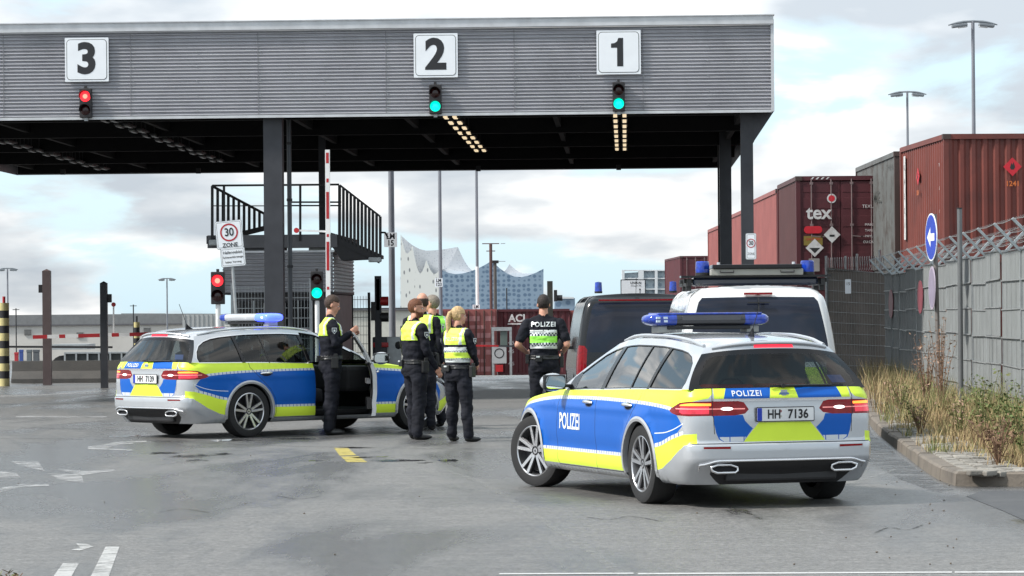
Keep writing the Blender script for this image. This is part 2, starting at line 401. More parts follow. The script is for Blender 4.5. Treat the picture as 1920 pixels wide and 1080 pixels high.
chk_side=strip_mat('check_strip_side','X')
chk_rear=strip_mat('check_strip_rear','Y',0.125,0.93,b=(0.006,0.075,0.42))
X0=interp([(-1.9,-1.06),(-1.5,-1.048),(-1.2,-1.015),(-1.05,-.965),(-.9,-.865),(-.7,-.69),(-.4,-.40),(0,0),(1,1.0),(2,2.0),(2.94,2.94),(3.25,3.25),(3.5,3.49),(3.68,3.64),(3.85,3.75),(4.15,3.845),(4.5,3.88)])
Y0=interp([(-1.9,0),(-1.5,.40),(-1.2,.69),(-1.05,.805),(-.9,.87),(-.7,.905),(-.4,.918),(0,.928),(1,.928),(2,.928),(2.94,.922),(3.25,.90),(3.5,.85),(3.68,.76),(3.85,.62),(4.15,.33),(4.5,0)])
ZT=interp([(-1.9,1.015),(-1.2,1.012),(-.86,1.0),(0,.992),(1,.968),(2,.945),(2.3,.93),(2.94,.865),(3.4,.79),(3.7,.73),(4.5,.69)])
KV=interp([(0,.90),(.06,.955),(.16,.985),(.38,1.0),(.62,1.0),(.80,.992),(.90,.978),(1,.945)])
RS=interp([(.18,.16),(.28,.10),(.36,.03),(.42,0),(.53,0),(.56,.028),(.75,.03),(.905,.04),(.93,.038),(.97,.055),(1.02,.085)])
FS=interp([(.18,-.16),(.35,-.03),(.45,0),(.6,-.02),(.75,-.14)])
def F(s,z):
    zt=ZT(s); v=(z-.18)/(zt-.18); k=KV(max(0,min(1,v)))
    y=Y0(s)*(1-(1-k)*(1.0 if -1.3<s<3.9 else 1.0)); x=X0(s)+RS(z)*sstep(-.35,-1.15,s)+FS(z)*sstep(2.9,3.8,s)
    door=sstep(.35,.6,s)*sstep(2.6,2.35,s)
    y-=.014*math.exp(-((z-.44)/.07)**2)*door
    y+=.006*math.exp(-((z-.80)/.03)**2)*sstep(-1.2,-.8,s)*sstep(3.3,2.8,s)
    for c in(0,2.94):
        r=math.hypot(x-c,z-.345); y+=.016*math.exp(-((r-.40)/.05)**2)*sstep(.15,.3,z)*(1 if y>.5 else 0)
    return (x,y,z)
ZRE=interp([(-1,1.325),(-.66,1.35),(-.3,1.392),(.2,1.425),(.7,1.43),(1.1,1.41),(1.35,1.38),(1.8,1.36),(2.4,1.33)])
YRE=interp([(-1,.555),(-.62,.575),(0,.60),(.7,.61),(1.35,.59),(2.3,.57)])
ZRC=interp([(-.62,1.405),(-.3,1.44),(.3,1.472),(.8,1.478),(1.35,1.445)])
def GS(x,z,off=0.0):
    zb=ZT(x); yb=F(x,zb)[1]-.012; u=(z-zb)/(ZRE(x)-zb)
    y=yb+(YRE(x)-yb)*(u*(.72+.28*u)); return (x,y+off,z)
APIL=[(2.28,.932),(2.12,1.01),(1.92,1.115),(1.70,1.222),(1.50,1.315),(1.35,1.38)]
def curve2(pts):
    n=len(pts)-1; fx=interp([(i/n,p[0]) for i,p in enumerate(pts)]); fz=interp([(i/n,p[1]) for i,p in enumerate(pts)]); return lambda b:(fx(b),fz(b))
AC=curve2(APIL); DC=curve2([(-.88,1.0),(-.815,1.10),(-.745,1.21),(-.66,1.35)])
XD0,XD1=-.88,-.66
def sup(t,e=2.6): return 1-abs(t)**e
def ROOF(a,t,off=0.0):
    xe=XD1+(1.35-XD1)*a; ye=GS(xe,ZRE(xe))[1]; z=ZRE(xe)+(ZRC(xe)-ZRE(xe))*sup(t)
    x=xe-(1-a)*.13*(1-t*t)+a*.14*(1-t*t); return (x,ye*t,z+off)
def WS(b,t,off=0.0):
    x,z=AC(b); ye=GS(x,z)[1]; cr=(ZRC(1.35)-ZRE(1.35))*b
    bl=.34*(1-b)+.14*b; return (x+bl*(1-t*t)+off,ye*t,z+cr*sup(t))
def RG(b,t,off=0.0):
    x,z=DC(b); ye=GS(x,z)[1]; cr=(ZRC(XD1)-ZRE(XD1))*b*b
    bl=.105*(1-b)+.13*b; return (x-bl*(1-t*t)-off,ye*t,z+cr*sup(t))
def archpoly(c,r,zb=.15): return [(c+r,zb)]+arc(c,.345,r,-0,180,20)+[(c-r,zb)]
def side_z(pts,n=24):
    f=interp(pts); a,b=pts[0][0],pts[-1][0]; return [(a+(b-a)*i/n,f(a+(b-a)*i/n)) for i in range(n+1)]
def yz(y):  # rear face y -> s
    return yz.f(y)
_t=[(Y0(-1.9+i*.01),-1.9+i*.01) for i in range(0,90)]; yz.f=interp(_t)
def rp(poly): return [(yz(a),b) for a,b in poly]
def half_lower():
    T=side_z([(-1.9,1.015),(-.86,1.0),(0,.992),(1,.968),(2,.945),(2.3,.93),(2.94,.865),(3.4,.79),(3.7,.73),(4.5,.69)],60)
    T=[(s,ZT(s)) for s,_ in T]
    outer=[(-1.9,.20)]+[(4.5,.20)]+T[::-1]
    reg=[]
    A=lambda poly,part=None,m=None: reg.append((poly,part,m))
    big=[(-2,.1),(4.6,.1),(4.6,1.2),(-2,1.2)]
    A(big,'body',silver)
    # upper lime band on the flanks, blue field, strips
    zu=[(-.93,.83),(-.6,.865),(0,.893),(1,.905),(2.0,.895),(2.5,.872),(3.0,.82),(3.42,.73)]
    zl=[(.42,.395),(2.5,.385)]
    up=side_z(zu,40)
    A(up+[(3.5,1.1),(-1.35,1.1),(-1.2,.93),(-1.0,.90)],None,lime)
    A([(-.80,.82)]+side_z(zu,40)[1:]+[(3.50,.62),(3.40,.52),(3.36,.395),(-.30,.40),(-.42,.50),(-.78,.60),(-.92,.70)],None,blue)
    A(up[1:-1]+[(x,z-.030) for x,z in up[1:-1]][::-1],None,chk_side)
    A([(.40,.26),(2.56,.26),(2.56,.385),(.40,.395)],None,lime)
    A([(.40,.395),(2.56,.385),(2.56,.415),(.40,.425)],None,chk_side)
    # behind the rear wheel
    lo=side_z([(-.93,.625),(-.7,.575),(-.5,.525),(-.36,.50)],10)
    A(lo+[(-.36,.30),(-.45,.315),(-.65,.375),(-.80,.46),(-.93,.535),(-1.10,.55),(-1.10,.635)],None,lime)
    A([(x,z+.002) for x,z in lo]+[(x,z+.034) for x,z in lo][::-1],None,chk_side)
    tl=side_z([(-.93,.715),(-.75,.66),(-.55,.63),(-.36,.62)],10)
    A(tl+[(x,z+.008) for x,z in tl][::-1],None,white_txt)
    A([(3.36,.26),(3.55,.26),(3.7,.40),(3.6,.48),(3.36,.39)],None,lime)
    A([(3.42,.50),(3.6,.56),(3.75,.74),(3.3,.80)],None,silver)
    # sill
    A([(.38,.20),(2.58,.20),(2.58,.265),(.38,.265)],None,silver)
    # rear bumper
    A([(-2,.10),(-.36,.10),(-.36,.30),(-.5,.33),(-.7,.41),(-.86,.50),(-1.02,.545),(-2,.548)],'rear_bumper',silver)
    A(rp([(-.01,.1),(.50,.1),(.66,.29),(.66,.375),(.45,.398),(-.01,.398)]),None,black)
    A([(-1.02,.545),(-1.02,.552),(-2,.556),(-2,.548)],'body',shut)
    A(rp([(.50,.505),(.73,.508),(.73,.525),(.50,.525)]),None,red_lens)
    A([(-2,.1),(-.97,.1),(-.97,.30),(-.36,.27),(-.36,.1)],None,None)
    # tailgate
    A(rp([(-.01,.555),(.56,.555),(.60,.575),(.625,.63),(.635,.80),(.655,.93),(.665,1.1),(-.01,1.1)]),'tailgate',silver)
    A(rp([(.645,.79),(.38,.79),(.36,.74),(.315,.695),(.29,.675),(.37,.575),(.375,.565),(.55,.565),(.59,.585),(.615,.64)]),None,blue)
    A(rp([(-.01,.725),(.235,.725),(.375,.563),(-.01,.563)]),None,lime)
    A(rp([(.37,.566),(.545,.566),(.58,.59),(.585,.605),(.355,.605)]),None,chk_rear)
    A(rp([(-.01,.925),(.64,.925),(.665,1.1),(-.01,1.1)]),None,lime)
    A(rp([(.135,.925),(.555,.925),(.525,1.1),(.10,1.1)]),None,blue)
    A(rp([(-.01,.905),(.64,.905),(.64,.926),(-.01,.926)]),None,chrome)
    A(rp([(.625,.63),(.635,.80),(.655,.93),(.668,1.1),(.674,1.1),(.662,.93),(.641,.80),(.631,.63)]),'body',shut)
    # tail lamp, wrapping round the corner
    lamp=[(yz(.325),.835),(yz(.37),.895),(yz(.42),.906),(-1.25,.906),(-1.0,.905),(-.86,.895),(-.72,.848),(-.68,.825),(-.74,.805),(-.84,.788),(-1.0,.782),(yz(.45),.786),(yz(.36),.80)]
    A(lamp,'tail_lamp',red_lens)
    A([(yz(.66),.888),(-1.02,.892),(-.88,.880),(-.86,.868),(yz(.66),.868)],None,amber_lit)
    A([(yz(.675),.800),(-.93,.800),(-.87,.815),(-.88,.862),(yz(.675),.862)],None,mat('brake_glow',(.45,.01,.03),.2,coat=.6,emit=(1.0,.03,.07),es=.45,var=.5,scale=18))
    A([(yz(.36),.836),(yz(.64),.838),(yz(.64),.846),(yz(.36),.846)],None,line_red)
    A([(yz(.64),.838),(-.80,.840),(-.80,.848),(yz(.64),.846)],None,line_red)
    A([(yz(a),b) for a,b in [(.52+.055*math.cos(R(t)),.842+.014*math.sin(R(t))) for t in range(0,360,30)]],None,rev_lit)
    A([(yz(.645),.78),(yz(.645),.91),(yz(.651),.91),(yz(.651),.78)],None,shut)
    # doors
    fd=[(1.125,.255),(2.14,.255),(2.175,.30),(2.17,.60),(2.13,.80),(2.10,1.1),(1.105,1.1),(1.125,.60)]
    rd=[(1.118,.255),(1.118,.60),(1.098,1.1),(.0,1.1),(.02,.93),(.16,.80),(.34,.64),(.43,.50),(.445,.35),(.42,.255)]
    def frame(poly,wd=.007):
        n=len(poly)
        for i in range(n-1):
            a=Vector(poly[i]); b=Vector(poly[(i+1)%n]); d=(b-a).normalized(); q=Vector((-d.y,d.x))*wd/2
            A([tuple(a+q),tuple(b+q),tuple(b-q),tuple(a-q)],'body',shut)
    A(fd,'front_door',None); A(rd,'rear_door',None)
    frame(fd[1:6]); frame([(1.1215,.255),(1.1215,.60),(1.1015,1.1)]); frame(rd[3:])
    frame([(.42,.255),(2.14,.255)])
    # fuel flap outline, lamp front, grille
    A([(3.55,.60),(3.85,.58),(4.0,.62),(3.95,.70),(3.6,.735),(3.35,.745),(3.3,.72)],'headlamp',gloss_black)
    A([(4.08,.42),(4.55,.42),(4.55,.66),(4.05,.64)],'grille',black)
    A([(3.70,.22),(4.55,.22),(4.55,.36),(3.75,.34)],'front_bumper',black)
    for c in(0,2.94): A(archpoly(c,.375),None,'HOLE')
    xs=frange(-1.9,-.6,.04)+frange(-.5,3.2,.1)+frange(3.25,4.45,.05); zs=frange(.23,.88,.05)+[.93,.955,.98]
    return outer,reg,gridpts(xs,zs)
def dlo():
    top=lambda x:ZRE(x)-.066
    P_=[]
    for i in range(9): x=-.30+1.62*i/8; P_.append((x,top(x)))
    P_+= [(1.50,1.27),(1.68,1.187),(1.84,1.11),(1.975,1.035),(1.985,1.0),(1.96,.972)]
    base=[(x,ZT(x)+.018) for x in frange(1.9,-.66,.16)]
    P_+=base[:-1]+[(-.765,1.018),(-.768,1.06),(-.735,1.14),(-.665,1.215),(-.56,1.27),(-.44,1.305)]
    return P_
def half_upper():
    re=[(x,ZRE(x)) for x in frange(1.35,-.66,.12)]
    outer=[(x,ZT(x)) for x in frange(-.88,2.28,.12)]+APIL[1:]+re[1:]+[(-.745,1.21),(-.815,1.10)]
    D=dlo(); reg=[]; A=lambda poly,part=None,m=None: reg.append((poly,part,m))
    A([(-1.2,.8),(2.5,.8),(2.5,1.6),(-1.2,1.6)],'body',silver)
    A([(-1.2,.8),(2.5,.8),(2.5,.93),(2.1,.95),(1,.975),(0,.999),(-.88,1.007),(-1.2,1.01)],None,lime)
    # door frames
    fd=[(1.105,.9),(2.10,.9),(2.09,.99),(1.93,1.075),(1.70,1.185),(1.48,1.292),(1.33,1.352),(1.10,1.382),(1.06,1.384),(1.075,1.2)]
    rd=[(1.097,.9),(1.067,1.2),(1.052,1.385),(.7,1.402),(.2,1.397),(.02,1.385),(-.06,1.2),(-.03,.9)]
    A(fd,'front_door',None); A(rd,'rear_door',None)
    # chrome trim ring round the window line
    C=Vector((.7,1.17)); ring=[]
    def grow(poly,d):
        n=len(poly); o=[]
        for i in range(n):
            a=Vector(poly[i-1]); b=Vector(poly[(i+1)%n]); t=(b-a).normalized(); q=Vector((-t.y,t.x)); p=Vector(poly[i])
            if (p+q*.01-C).length<(p-C).length: q=-q
            o.append(tuple(p+q*d))
        return o
    A(grow(D,.020),None,chrome)
    A(grow(D,.009),None,gloss_black)
    A(D,None,'HOLE')
    # pillars across the opening
    zc=lambda x:1.5
    pt_=lambda x0,x1,p_,m_=None: A([(x0,.97),(x1,.97),(x1-.03,ZRE(x1)-.060),(x0-.03,ZRE(x0)-.060)],p_,m_)
    pt_(1.045,1.135,None,gloss_black); pt_(1.095,1.135,'front_door'); pt_(1.045,1.095,'rear_door'); pt_(.37,.39,'rear_door',gloss_black); pt_(-.075,-.02,'body',gloss_black)
    A([(1.86,.94),(2.05,.94),(2.0,1.06),(1.86,1.125)],'front_door',gloss_black)
    Dm=[(x,z) for x,z in D]
    reg2=[]
    # everything outside the opening keeps its own material: put pillars only inside D
    for i,r in enumerate(reg[-5:]): reg2.append(r)
    return outer,reg,D,gridpts(frange(-.9,2.3,.1),frange(.95,1.42,.06))
def build_car(prefix,plate,open_door=False):
    """returns dict of objects, all in car coordinates (x forward, y left, z up)"""
    root=empty('patrol_car')
    L,Rr={},{}
    o,reg,g=half_lower()
    sheet(o,reg,g,.05,F,lambda s,z:(-1,.15,0) if s<-1.3 else ((1,.15,0) if s>4 else (0,1,0)),L)
    o,reg,D,g=half_upper()
    # pillars must not spill over the roof frame: classify with clipped polygons
    clip=[]
    for r in reg[-5:]:
        clip.append(r)
    base=reg[:-6]; hole=reg[-6]
    # order: base..., hole, then pillars but only inside D -> done with custom sheet pass
    sheet(o,base+[hole]+clip,g,.05,GS,lambda x,z:(0,1,.2),L)
    # glass panes of one side
    panes={'front_door':[(1.10,.93),(2.0,.93),(2.0,1.45),(1.05,1.45)],'rear_door':[(.33,.93),(1.07,.93),(1.03,1.45),(.29,1.45)],
           'rear_door2':[(-.05,.93),(.37,.93),(.29,1.45),(-.13,1.45)],'body':[(-.80,.93),(-.05,.93),(-.13,1.45),(-.80,1.45)]}
    # D-region polygon clipped by numpy test on fine grid is avoided: panes simply lie 9 mm inside the frame
    def pane(poly,part,m,dst):
        D2=[(x,z) for x,z in D]
        sheet(D2,[([(-2,0),(3,0),(3,2),(-2,2)],'x','HOLE'),(poly,part,m)],g,.05,lambda x,z:GS(x,z,-.009),lambda x,z:(0,1,.2),dst)
    GL={}
    gs=glass_side_far if open_door else glass_side
    pane(panes['front_door'],'front_door',gs,GL); pane(panes['rear_door'],'rear_door',gs,GL)
    pane(panes['rear_door2'],'rear_door2',gs,GL); pane(panes['body'],'body',glass_tint,GL)
    def mirror(mb):
        q=MB(); q.v=[(x,-y,z) for x,y,z in mb.v]; q.f=[f[::-1] for f in mb.f]; q.m=list(mb.m); q.mats=list(mb.mats)
        q.n=[(a,-b,c) for a,b,c in mb.n] if mb.n is not None else None
        return q
    def join(a,b):
        o_=len(a.v); a.v+=b.v; a.n+=b.n
        for f,mi in zip(b.f,b.m): a.f.append(tuple(o_+k for k in f)); a.m.append(a.mi(b.mats[mi]))
        return a
    objs={}
    for k in('body','rear_bumper','tailgate','front_bumper','grille'):
        if k in L: objs[k]=join(L[k],mirror(L[k])).build(k,root)
    for k in('tail_lamp','headlamp'):
        for q in(L[k],mirror(L[k])): q.build(k,root)
    lin=MB(); src=objs['body'].data; vn=L['body'].n; off=[Vector(v)-Vector(nn_)*.03 for v,nn_ in zip(L['body'].v,vn)]
    lin.add(off,[f for f in L['body'].f if all(L['body'].v[i][2]>.42 and L['body'].v[i][0]<2.3 for i in f)],dark_int); lin.build('inner_lining',root)
    # the bumper's shut lines etc. are in body; roof, bonnet, screens
    b=MB()
    b.grid(lambda u,v:ROOF(u,v*2-1),28,24,silver)
    rf=b.build('roof',root,smooth=180)
    b=MB(); b.grid(lambda u,v:ROOF(u,v*2-1,-.03),10,10,mat('headliner',(.12,.12,.12),.9)); b.build('headliner',root,smooth=180)
    def hood(u,v):
        s=2.26+(4.5-2.26)*u; p=F(s,ZT(s)); t=v*2-1; cr=.055*(1-u)**.6
        return (p[0]+.31*(1-u)**4*(1-t*t),p[1]*t,p[2]+cr*(1-t*t)+.002)
    b=MB(); b.grid(hood,24,16,lime); b.build('bonnet',root,smooth=180)
    # windscreen
    RGp={}
    lamd=lambda b_,t:WS(b_,t)
    sheet([(0,-1),(1,-1),(1,1),(0,1)],[([(-1,-2),(2,-2),(2,2),(-1,2)],'frame',gloss_black),([(.06,-.93),(.95,-.91),(.95,.91),(.06,.93)],'windscreen',glass_side)],
          gridpts(frange(.1,.9,.15),frange(-.9,.9,.15)),.05,lamd,lambda b_,t:(.6,0,.6),RGp,bs=.1)
    RGp['frame'].build('windscreen_frame',root); RGp['windscreen'].build('windscreen',root)
    # rear screen and spoiler edge
    RGq={}
    sheet([(0,-1),(1,-1),(1,1),(0,1)],[([(-1,-2),(2,-2),(2,2),(-1,2)],'frame',gloss_black),
          (rrectp(.43,0,.74,1.80,.10,.10),'rear_window',glass_rear),([(.885,-2),(2,-2),(2,2),(.885,2)],'frame',silver),
          ([(.90,-.30),(.965,-.30),(.965,.30),(.90,.30)],'high_brake_light',red_brake)],
          gridpts(frange(.08,.92,.12),frange(-.96,.96,.08)),.05,lambda b_,t:RG(b_,t),lambda b_,t:(-1,0,.3),RGq,bs=.06)
    fr=RGq['frame'].build('rear_window_frame',root); RGq['rear_window'].build('rear_window',root); RGq['high_brake_light'].build('high_brake_light',root)
    # spoiler lip
    b=MB(); pts=[Vector(RG(1.0,t)) for t in frange(-.92,.92,.08)]
    b.path([p+Vector((-.018,0,-.012)) for p in pts],.016,silver,n=8); b.build('spoiler',root,smooth=60)
    # fill strip between the waist and the screens
    b=MB()
    for sg in(1,-1):
        prev=None
        for i in range(21):
            s=-1.9+(1.02)*i/20; p=F(s,ZT(s)); ye=GS(XD0,1.0)[1]; t=min(1,p[1]/max(ye,.01)*1.0); q=RG(0,t)
            cur=((p[0],sg*p[1],p[2]),(q[0]+.01,sg*q[1],q[2]+.01))
            if prev: b.add([prev[0],cur[0],cur[1],prev[1]],[(0,1,2,3)],gloss_black)
            prev=cur
    b.build('waist_seal',root,smooth=60)
    # doors
    for sg,side in((1,L),(-1,None)):
        for k in('front_door','rear_door'):
            src=L[k] if sg==1 else mirror(L[k]); d=src.build(k,root); objs[k+('L' if sg==1 else 'R')]=d
            # inner card and edge
            cnt={}
            for f in src.f:
                for i in range(3):
                    e=(f[i],f[(i+1)%3]); kk=tuple(sorted((tuple(round(c,4) for c in src.v[e[0]]),tuple(round(c,4) for c in src.v[e[1]])))); cnt.setdefault(kk,[]).append(e)
            inn=MB(); off=Vector((0,-.055*sg,0))
            inn.add([Vector(v)+off*(1.0 if v[2]<.96 else .5) for v in src.v],[f[::-1] for f in src.f],dark_int)
            for kk,e in cnt.items():
                if len(e)==1:
                    a,c=[Vector(src.v[i]) for i in e[0]]
                    inn.add([a,c,c+off*(1.0 if c.z<.96 else .5),a+off*(1.0 if a.z<.96 else .5)],[(0,1,2,3)],silver if k=='front_door' else dark_int)
            if k=='front_door': inn.box((1.62,sg*.82,.72),(.7,.05,.06),mat('trim_grey',(.25,.25,.26),.6)); inn.box((1.6,sg*.83,.42),(.8,.06,.14),dark_int)
            inn.build('door_card',d)
            for gk in ([k] if k=='front_door' else ['rear_door','rear_door2']):
                gg=GL[gk] if sg==1 else mirror(GL[gk]); gg.build('window',d)
            # handle
            hx=1.30 if k=='front_door' else .28
            hz=.845; yy=F(hx,hz)[1]
            h=MB(); h.ell((hx,sg*(yy+.001),hz-.005),(.085,.012,.032),dark_int); 
            h.path([(hx-.10,sg*(yy+.006),hz),(hx-.07,sg*(yy+.028),hz+.006),(hx,sg*(yy+.034),hz+.008),(hx+.07,sg*(yy+.028),hz+.006),(hx+.10,sg*(yy+.006),hz)],[.010,.014,.016,.014,.010],chrome,n=8)
            h.build('handle',d,smooth=60)
    for sg in(1,-1):
        gg=GL['body'] if sg==1 else mirror(GL['body']); gg.build('quarter_window',root)
        # arch trims and wells
        for c in(0,2.94):
            b=MB(); prev=None
            for i in range(29):
                a=R(-14+208*i/28); 
                ri=[]
                for r in(.372,.395,.415):
                    x=c+r*math.cos(a); z=.345+r*math.sin(a); z=max(z,.2)
                    s_=x; y=F(s_,z)[1]
                    ri.append((x,sg*(y+(.010 if r<.41 else .003)),z))
                ri=[(ri[0][0],sg*(abs(ri[0][1])-.05),ri[0][2])]+ri
                if prev: 
                    for k in range(3): b.add([prev[k],ri[k],ri[k+1],prev[k+1]],[(0,1,2,3)],mat('arch_trim',(.45,.46,.48),.28,.35,coat=.6))
                prev=ri
            b.build('wheel_arch_trim',root,smooth=40)
            b=MB(); prev=None
            for i in range(17):
                a=R(-10+200*i/16); x=c+.385*math.cos(a); z=.345+.385*math.sin(a)
                cur=((x,sg*.915,z),(x,sg*.55,z))
                if prev: b.add([prev[0],cur[0],cur[1],prev[1]],[(0,1,2,3)],black)
                prev=cur
            b.add([(c,sg*.55,.30)]+[(c+.39*math.cos(R(a)),sg*.55,.345+.39*math.sin(R(a))) for a in range(-8,189,14)],[(0,i,i+1) for i in range(1,15)],black); b.build('wheel_well',root)
    # bright waist line (chrome) is part of the frame; roof rails
    for sg in(1,-1):
        b=MB(); pts=[]
        for x in frange(-.60,1.25,.115):
            y=YRE(x)-.02; z=ZRE(x)+.012+ .014*sstep(-.6,-.3,x)*sstep(1.25,.95,x)
            pts.append((x,sg*y,z))
        b.path(pts,.016,chrome if False else silver,n=8); b.build('roof_rail',root,smooth=60)
    # mirrors
    for sg in(1,-1):
        dd=objs['front_door'+('L' if sg==1 else 'R')]
        b=MB(); b.ell((2.0,sg*1.02,1.02),(.075,.125,.085),gloss_black if False else silver,n=18,k=12); b.box((2.0,sg*.90,.985),(.08,.14,.03),black,bev=.008)
        b.box((1.955,sg*1.02,1.02),(.05,.22,.14),black,bev=.02)
        m_=b.build('wing_mirror',dd,smooth=50)
        b=MB(); b.prism(rrect(0,0,.19,.115,.04),mat('mirror_glass',(.7,.75,.75),.03,1.0,var=0),(1.924,sg*1.02,1.02),(0,-1,0),(0,0,1),.004); b.build('mirror_glass',m_)
    # tail details
    b=MB()
    for sg in(1,-1):
        c=Vector((-1.022,sg*.555,.335))
        pl=[(-.10,-.030),(.06,-.030),(.105,-.012),(.115,.018),(.06,.036),(-.06,.036),(-.12,.016),(-.125,-.012)]
        pl=[(a*sg,b_) for a,b_ in pl]
        ring=[c+Vector((.03*abs(a)**1.0*0+ .05*max(0,a*sg),a,z)) for a,z in pl]
        b.path(ring,.011,chrome,n=8,closed=True)
        b.add([p+Vector((.02,0,0)) for p in ring],[tuple(range(len(ring)))],shut); b.build('exhaust_tip',root,smooth=60); b=MB()
    b=MB(); pts=[]
    for y in frange(-.76,.76,.04):
        s=yz(min(abs(y),.80)); zz=.405+.0*y - .035*sstep(.60,.76,abs(y)); p=F(s,zz); pts.append((p[0]-.010,y,zz))
    b.path(pts,.010,chrome,n=8)
    for sg in(1,-1):
        pts=[]
        for t in frange(0,1,.1):
            y=.76-.02*t; z=.37-.07*t; p=F(yz(.76),z); pts.append((p[0]-.005+.02*t,sg*(y),z))
        b.path(pts,.007,chrome,n=8)
    b.build('chrome_trim',root,smooth=60)
    b=MB(); b.box((-.93,0,.285),(.06,1.02,.12),black,bev=.02); b.box((-.15,0,.27),(1.2,1.2,.10),black); b.box((1.5,0,.25),(3.6,1.5,.12),black); b.build('underbody',root)
    # plate
    px=F(yz(0),.80)[0]-.012
    b=MB(); b.prism(rrect(0,0,.535,.125,.012),black,(px+.004,0,.790),(0,-1,0),(0,0,1),.008)
    b.prism(rrect(0,0,.52,.110,.008),plate_w,(px-.003,0,.790),(0,-1,0),(0,0,1),.003)
    b.prism(rrect(-.237,0,.042,.108,.006),mat('plate_blue',(.01,.04,.42),.4),(px-.0065,0,.790),(0,-1,0),(0,0,1),.002)
    b.prism(arc(.0,0.026,.012,0,330,10),mat('seal',(.3,.12,.12),.6),(px-.0068,.045,.790),(0,-1,0),(0,0,1),.001)
    b.prism(rrect(0,0,.022,.018,.004),mat('seal2',(.5,.5,.45),.6),(px-.0068,.045,.773),(0,-1,0),(0,0,1),.001)
    pa,pb=plate
    pk=mat('plate_ink',(.012,.012,.014),.5)
    text_obj('t',pa,.105,pk,(px-.0085,.105,.788),(0,-1,0),(0,0,1),bold=.003,xs=.80,into=b)
    text_obj('t',pb,.105,pk,(px-.0085,-.115,.788),(0,-1,0),(0,0,1),bold=.003,xs=.90,into=b)
    b.build('number_plate',root)
    # lettering on tailgate and flanks
    def lifted(name,txt,size,bold,conv,parent,m=white_txt,xs=1.0,space=1.0):
        vs,fs=text_mesh(txt,size,bold,xs=xs,space=space); q=MB(); q.add([conv(a,c) for a,c in vs],fs,m); return q.build(name,parent)
    def ct(a,c):
        y=.335-a; p=F(yz(y),.968+c); return (p[0]-.005,y,.968+c)
    lifted('lettering',"POLIZEI",.066,.0012,ct,objs['tailgate'],space=1.15,xs=1.05)
    for sg in(1,-1):
        def cs(a,c,sg=sg):
            x=1.80-a*sg; z=.655+c; return (x,sg*(F(x,z)[1]+.004),z)
        lifted('lettering',"POLIZEI",.205,.004,cs,objs['front_door'+('L' if sg==1 else 'R')],xs=.80)
    # small crest on the tailgate
    b=MB(); cx=F(yz(0),.965)[0]-.006
    b.prism([(-.03,.03),(.03,.03),(.03,-.005),(0,-.035),(-.03,-.005)],mat('crest_grey',(.4,.45,.5),.4),(cx,0,.965),(0,-1,0),(0,0,1),.003)
    b.prism([(-.05,.0),(.05,.0),(.04,.018),(-.04,.018)],mat('crest_blue',(.12,.2,.4),.4),(cx-.0035,0,.955),(0,-1,0),(0,0,1),.001)
    b.build('crest',objs['tailgate'])
    # wiper
    b=MB(); a=Vector(RG(.10,0,.012)); b.cyl(a+Vector((.02,0,0)),a-Vector((.03,0,0)),.018,black)
    p1=Vector(RG(.10,-.10,.03)); p2=Vector(RG(.10,-.58,.03)); b.path([a-Vector((.02,0,0)),p1,p2],[.012,.010,.006],black); b.bar(Vector(RG(.09,.15,.022)),Vector(RG(.09,-.72,.022)),.012,.02,black); b.build('rear_wiper',root,smooth=50)
    # blue service sticker low in the rear window
    b=MB(); pp=[Vector(RG(bb,t,-.004)) for bb,t in((.16,-.62),(.16,-.80),(.36,-.79),(.36,-.60))]; b.add(pp,[(0,1,2,3)],mat('sticker_blue',(.02,.08,.40),.4)); b.build('window_sticker',root)
    # aerial
    b=MB(); b.prism([(-.07,0),(.07,0),(.0,.035),(-.05,.075),(-.055,.075)],gloss_black,(-.30,.008,1.438),(1,0,0),(0,0,1),.016)
    b.cyl((-.345,0,1.50),(-.47,0,1.78 if open_door else 1.66),.004,black,n=6); b.build('aerial',root)
    # light bar
    LBX=.74; zb=1.475
    lb=MB()
    lb.box((LBX,0,zb+.045),(.20,.80,.03),black,bev=.01)
    for sg in(1,-1): lb.box((LBX,sg*.43,zb+.03),(.16,.12,.06),mat('bracket_grey',(.35,.36,.34),.5),bev=.01)
    bar=lb.build('light_bar',root)
    def ov(y0,y1,m,name,hx=.15,hz=.056,taper=0.0,zc=zb+.118):
        q=MB(); n=20; K=14; vs=[];fs=[]
        for i in range(K+1):
            y=y0+(y1-y0)*i/K; sc=1.0
            e=abs(y)/.60
            sc=math.sqrt(max(0.02,1-max(0,(e-.80)/.205)**2)) if e>.80 else 1
            for k in range(n):
                t=2*math.pi*k/n; c_,s_=math.cos(t),math.sin(t)
                vs.append((LBX+hx*sc*math.copysign(abs(c_)**.7,c_),y,zc+hz*sc*math.copysign(abs(s_)**.6,s_)))
        for i in range(K):
            for k in range(n): fs.append((i*n+k,i*n+(k+1)%n,(i+1)*n+(k+1)%n,(i+1)*n+k))
        fs.append(tuple(range(n))); fs.append(tuple(K*n+k for k in range(n-1,-1,-1)))
        q.add(vs,fs,m); return q.build(name,bar,smooth=60)
    if open_door:
        ov(.40,.60,blue_lens,'blue_lens'); ov(-.27,.40,mat('bar_silver',(.55,.56,.58),.25,.4,coat=.5),'bar_housing'); fl_=ov(-.60,-.27,blue_flash,'flashing_blue_lens'); q=MB(); q.ell((LBX,-.43,zb+.118),(.158,.085,.046),mat('flash_core',(.6,.75,1),.2,emit=(.45,.62,1.0),es=3.0,var=0),n=20,k=12); q.build('lamp_core',fl_,smooth=180)
    else:
        ov(.33,.60,blue_lens,'blue_lens'); ov(-.60,-.33,blue_lens,'blue_lens'); ov(-.33,.33,mat('bar_black',(.02,.02,.025),.2,coat=.5),'bar_housing')
        q=MB(); q.box((LBX,0,zb+.170),(.26,1.0,.018),blue_lens,bev=.008); q.build('blue_top_cover',bar)
        q=MB(); 
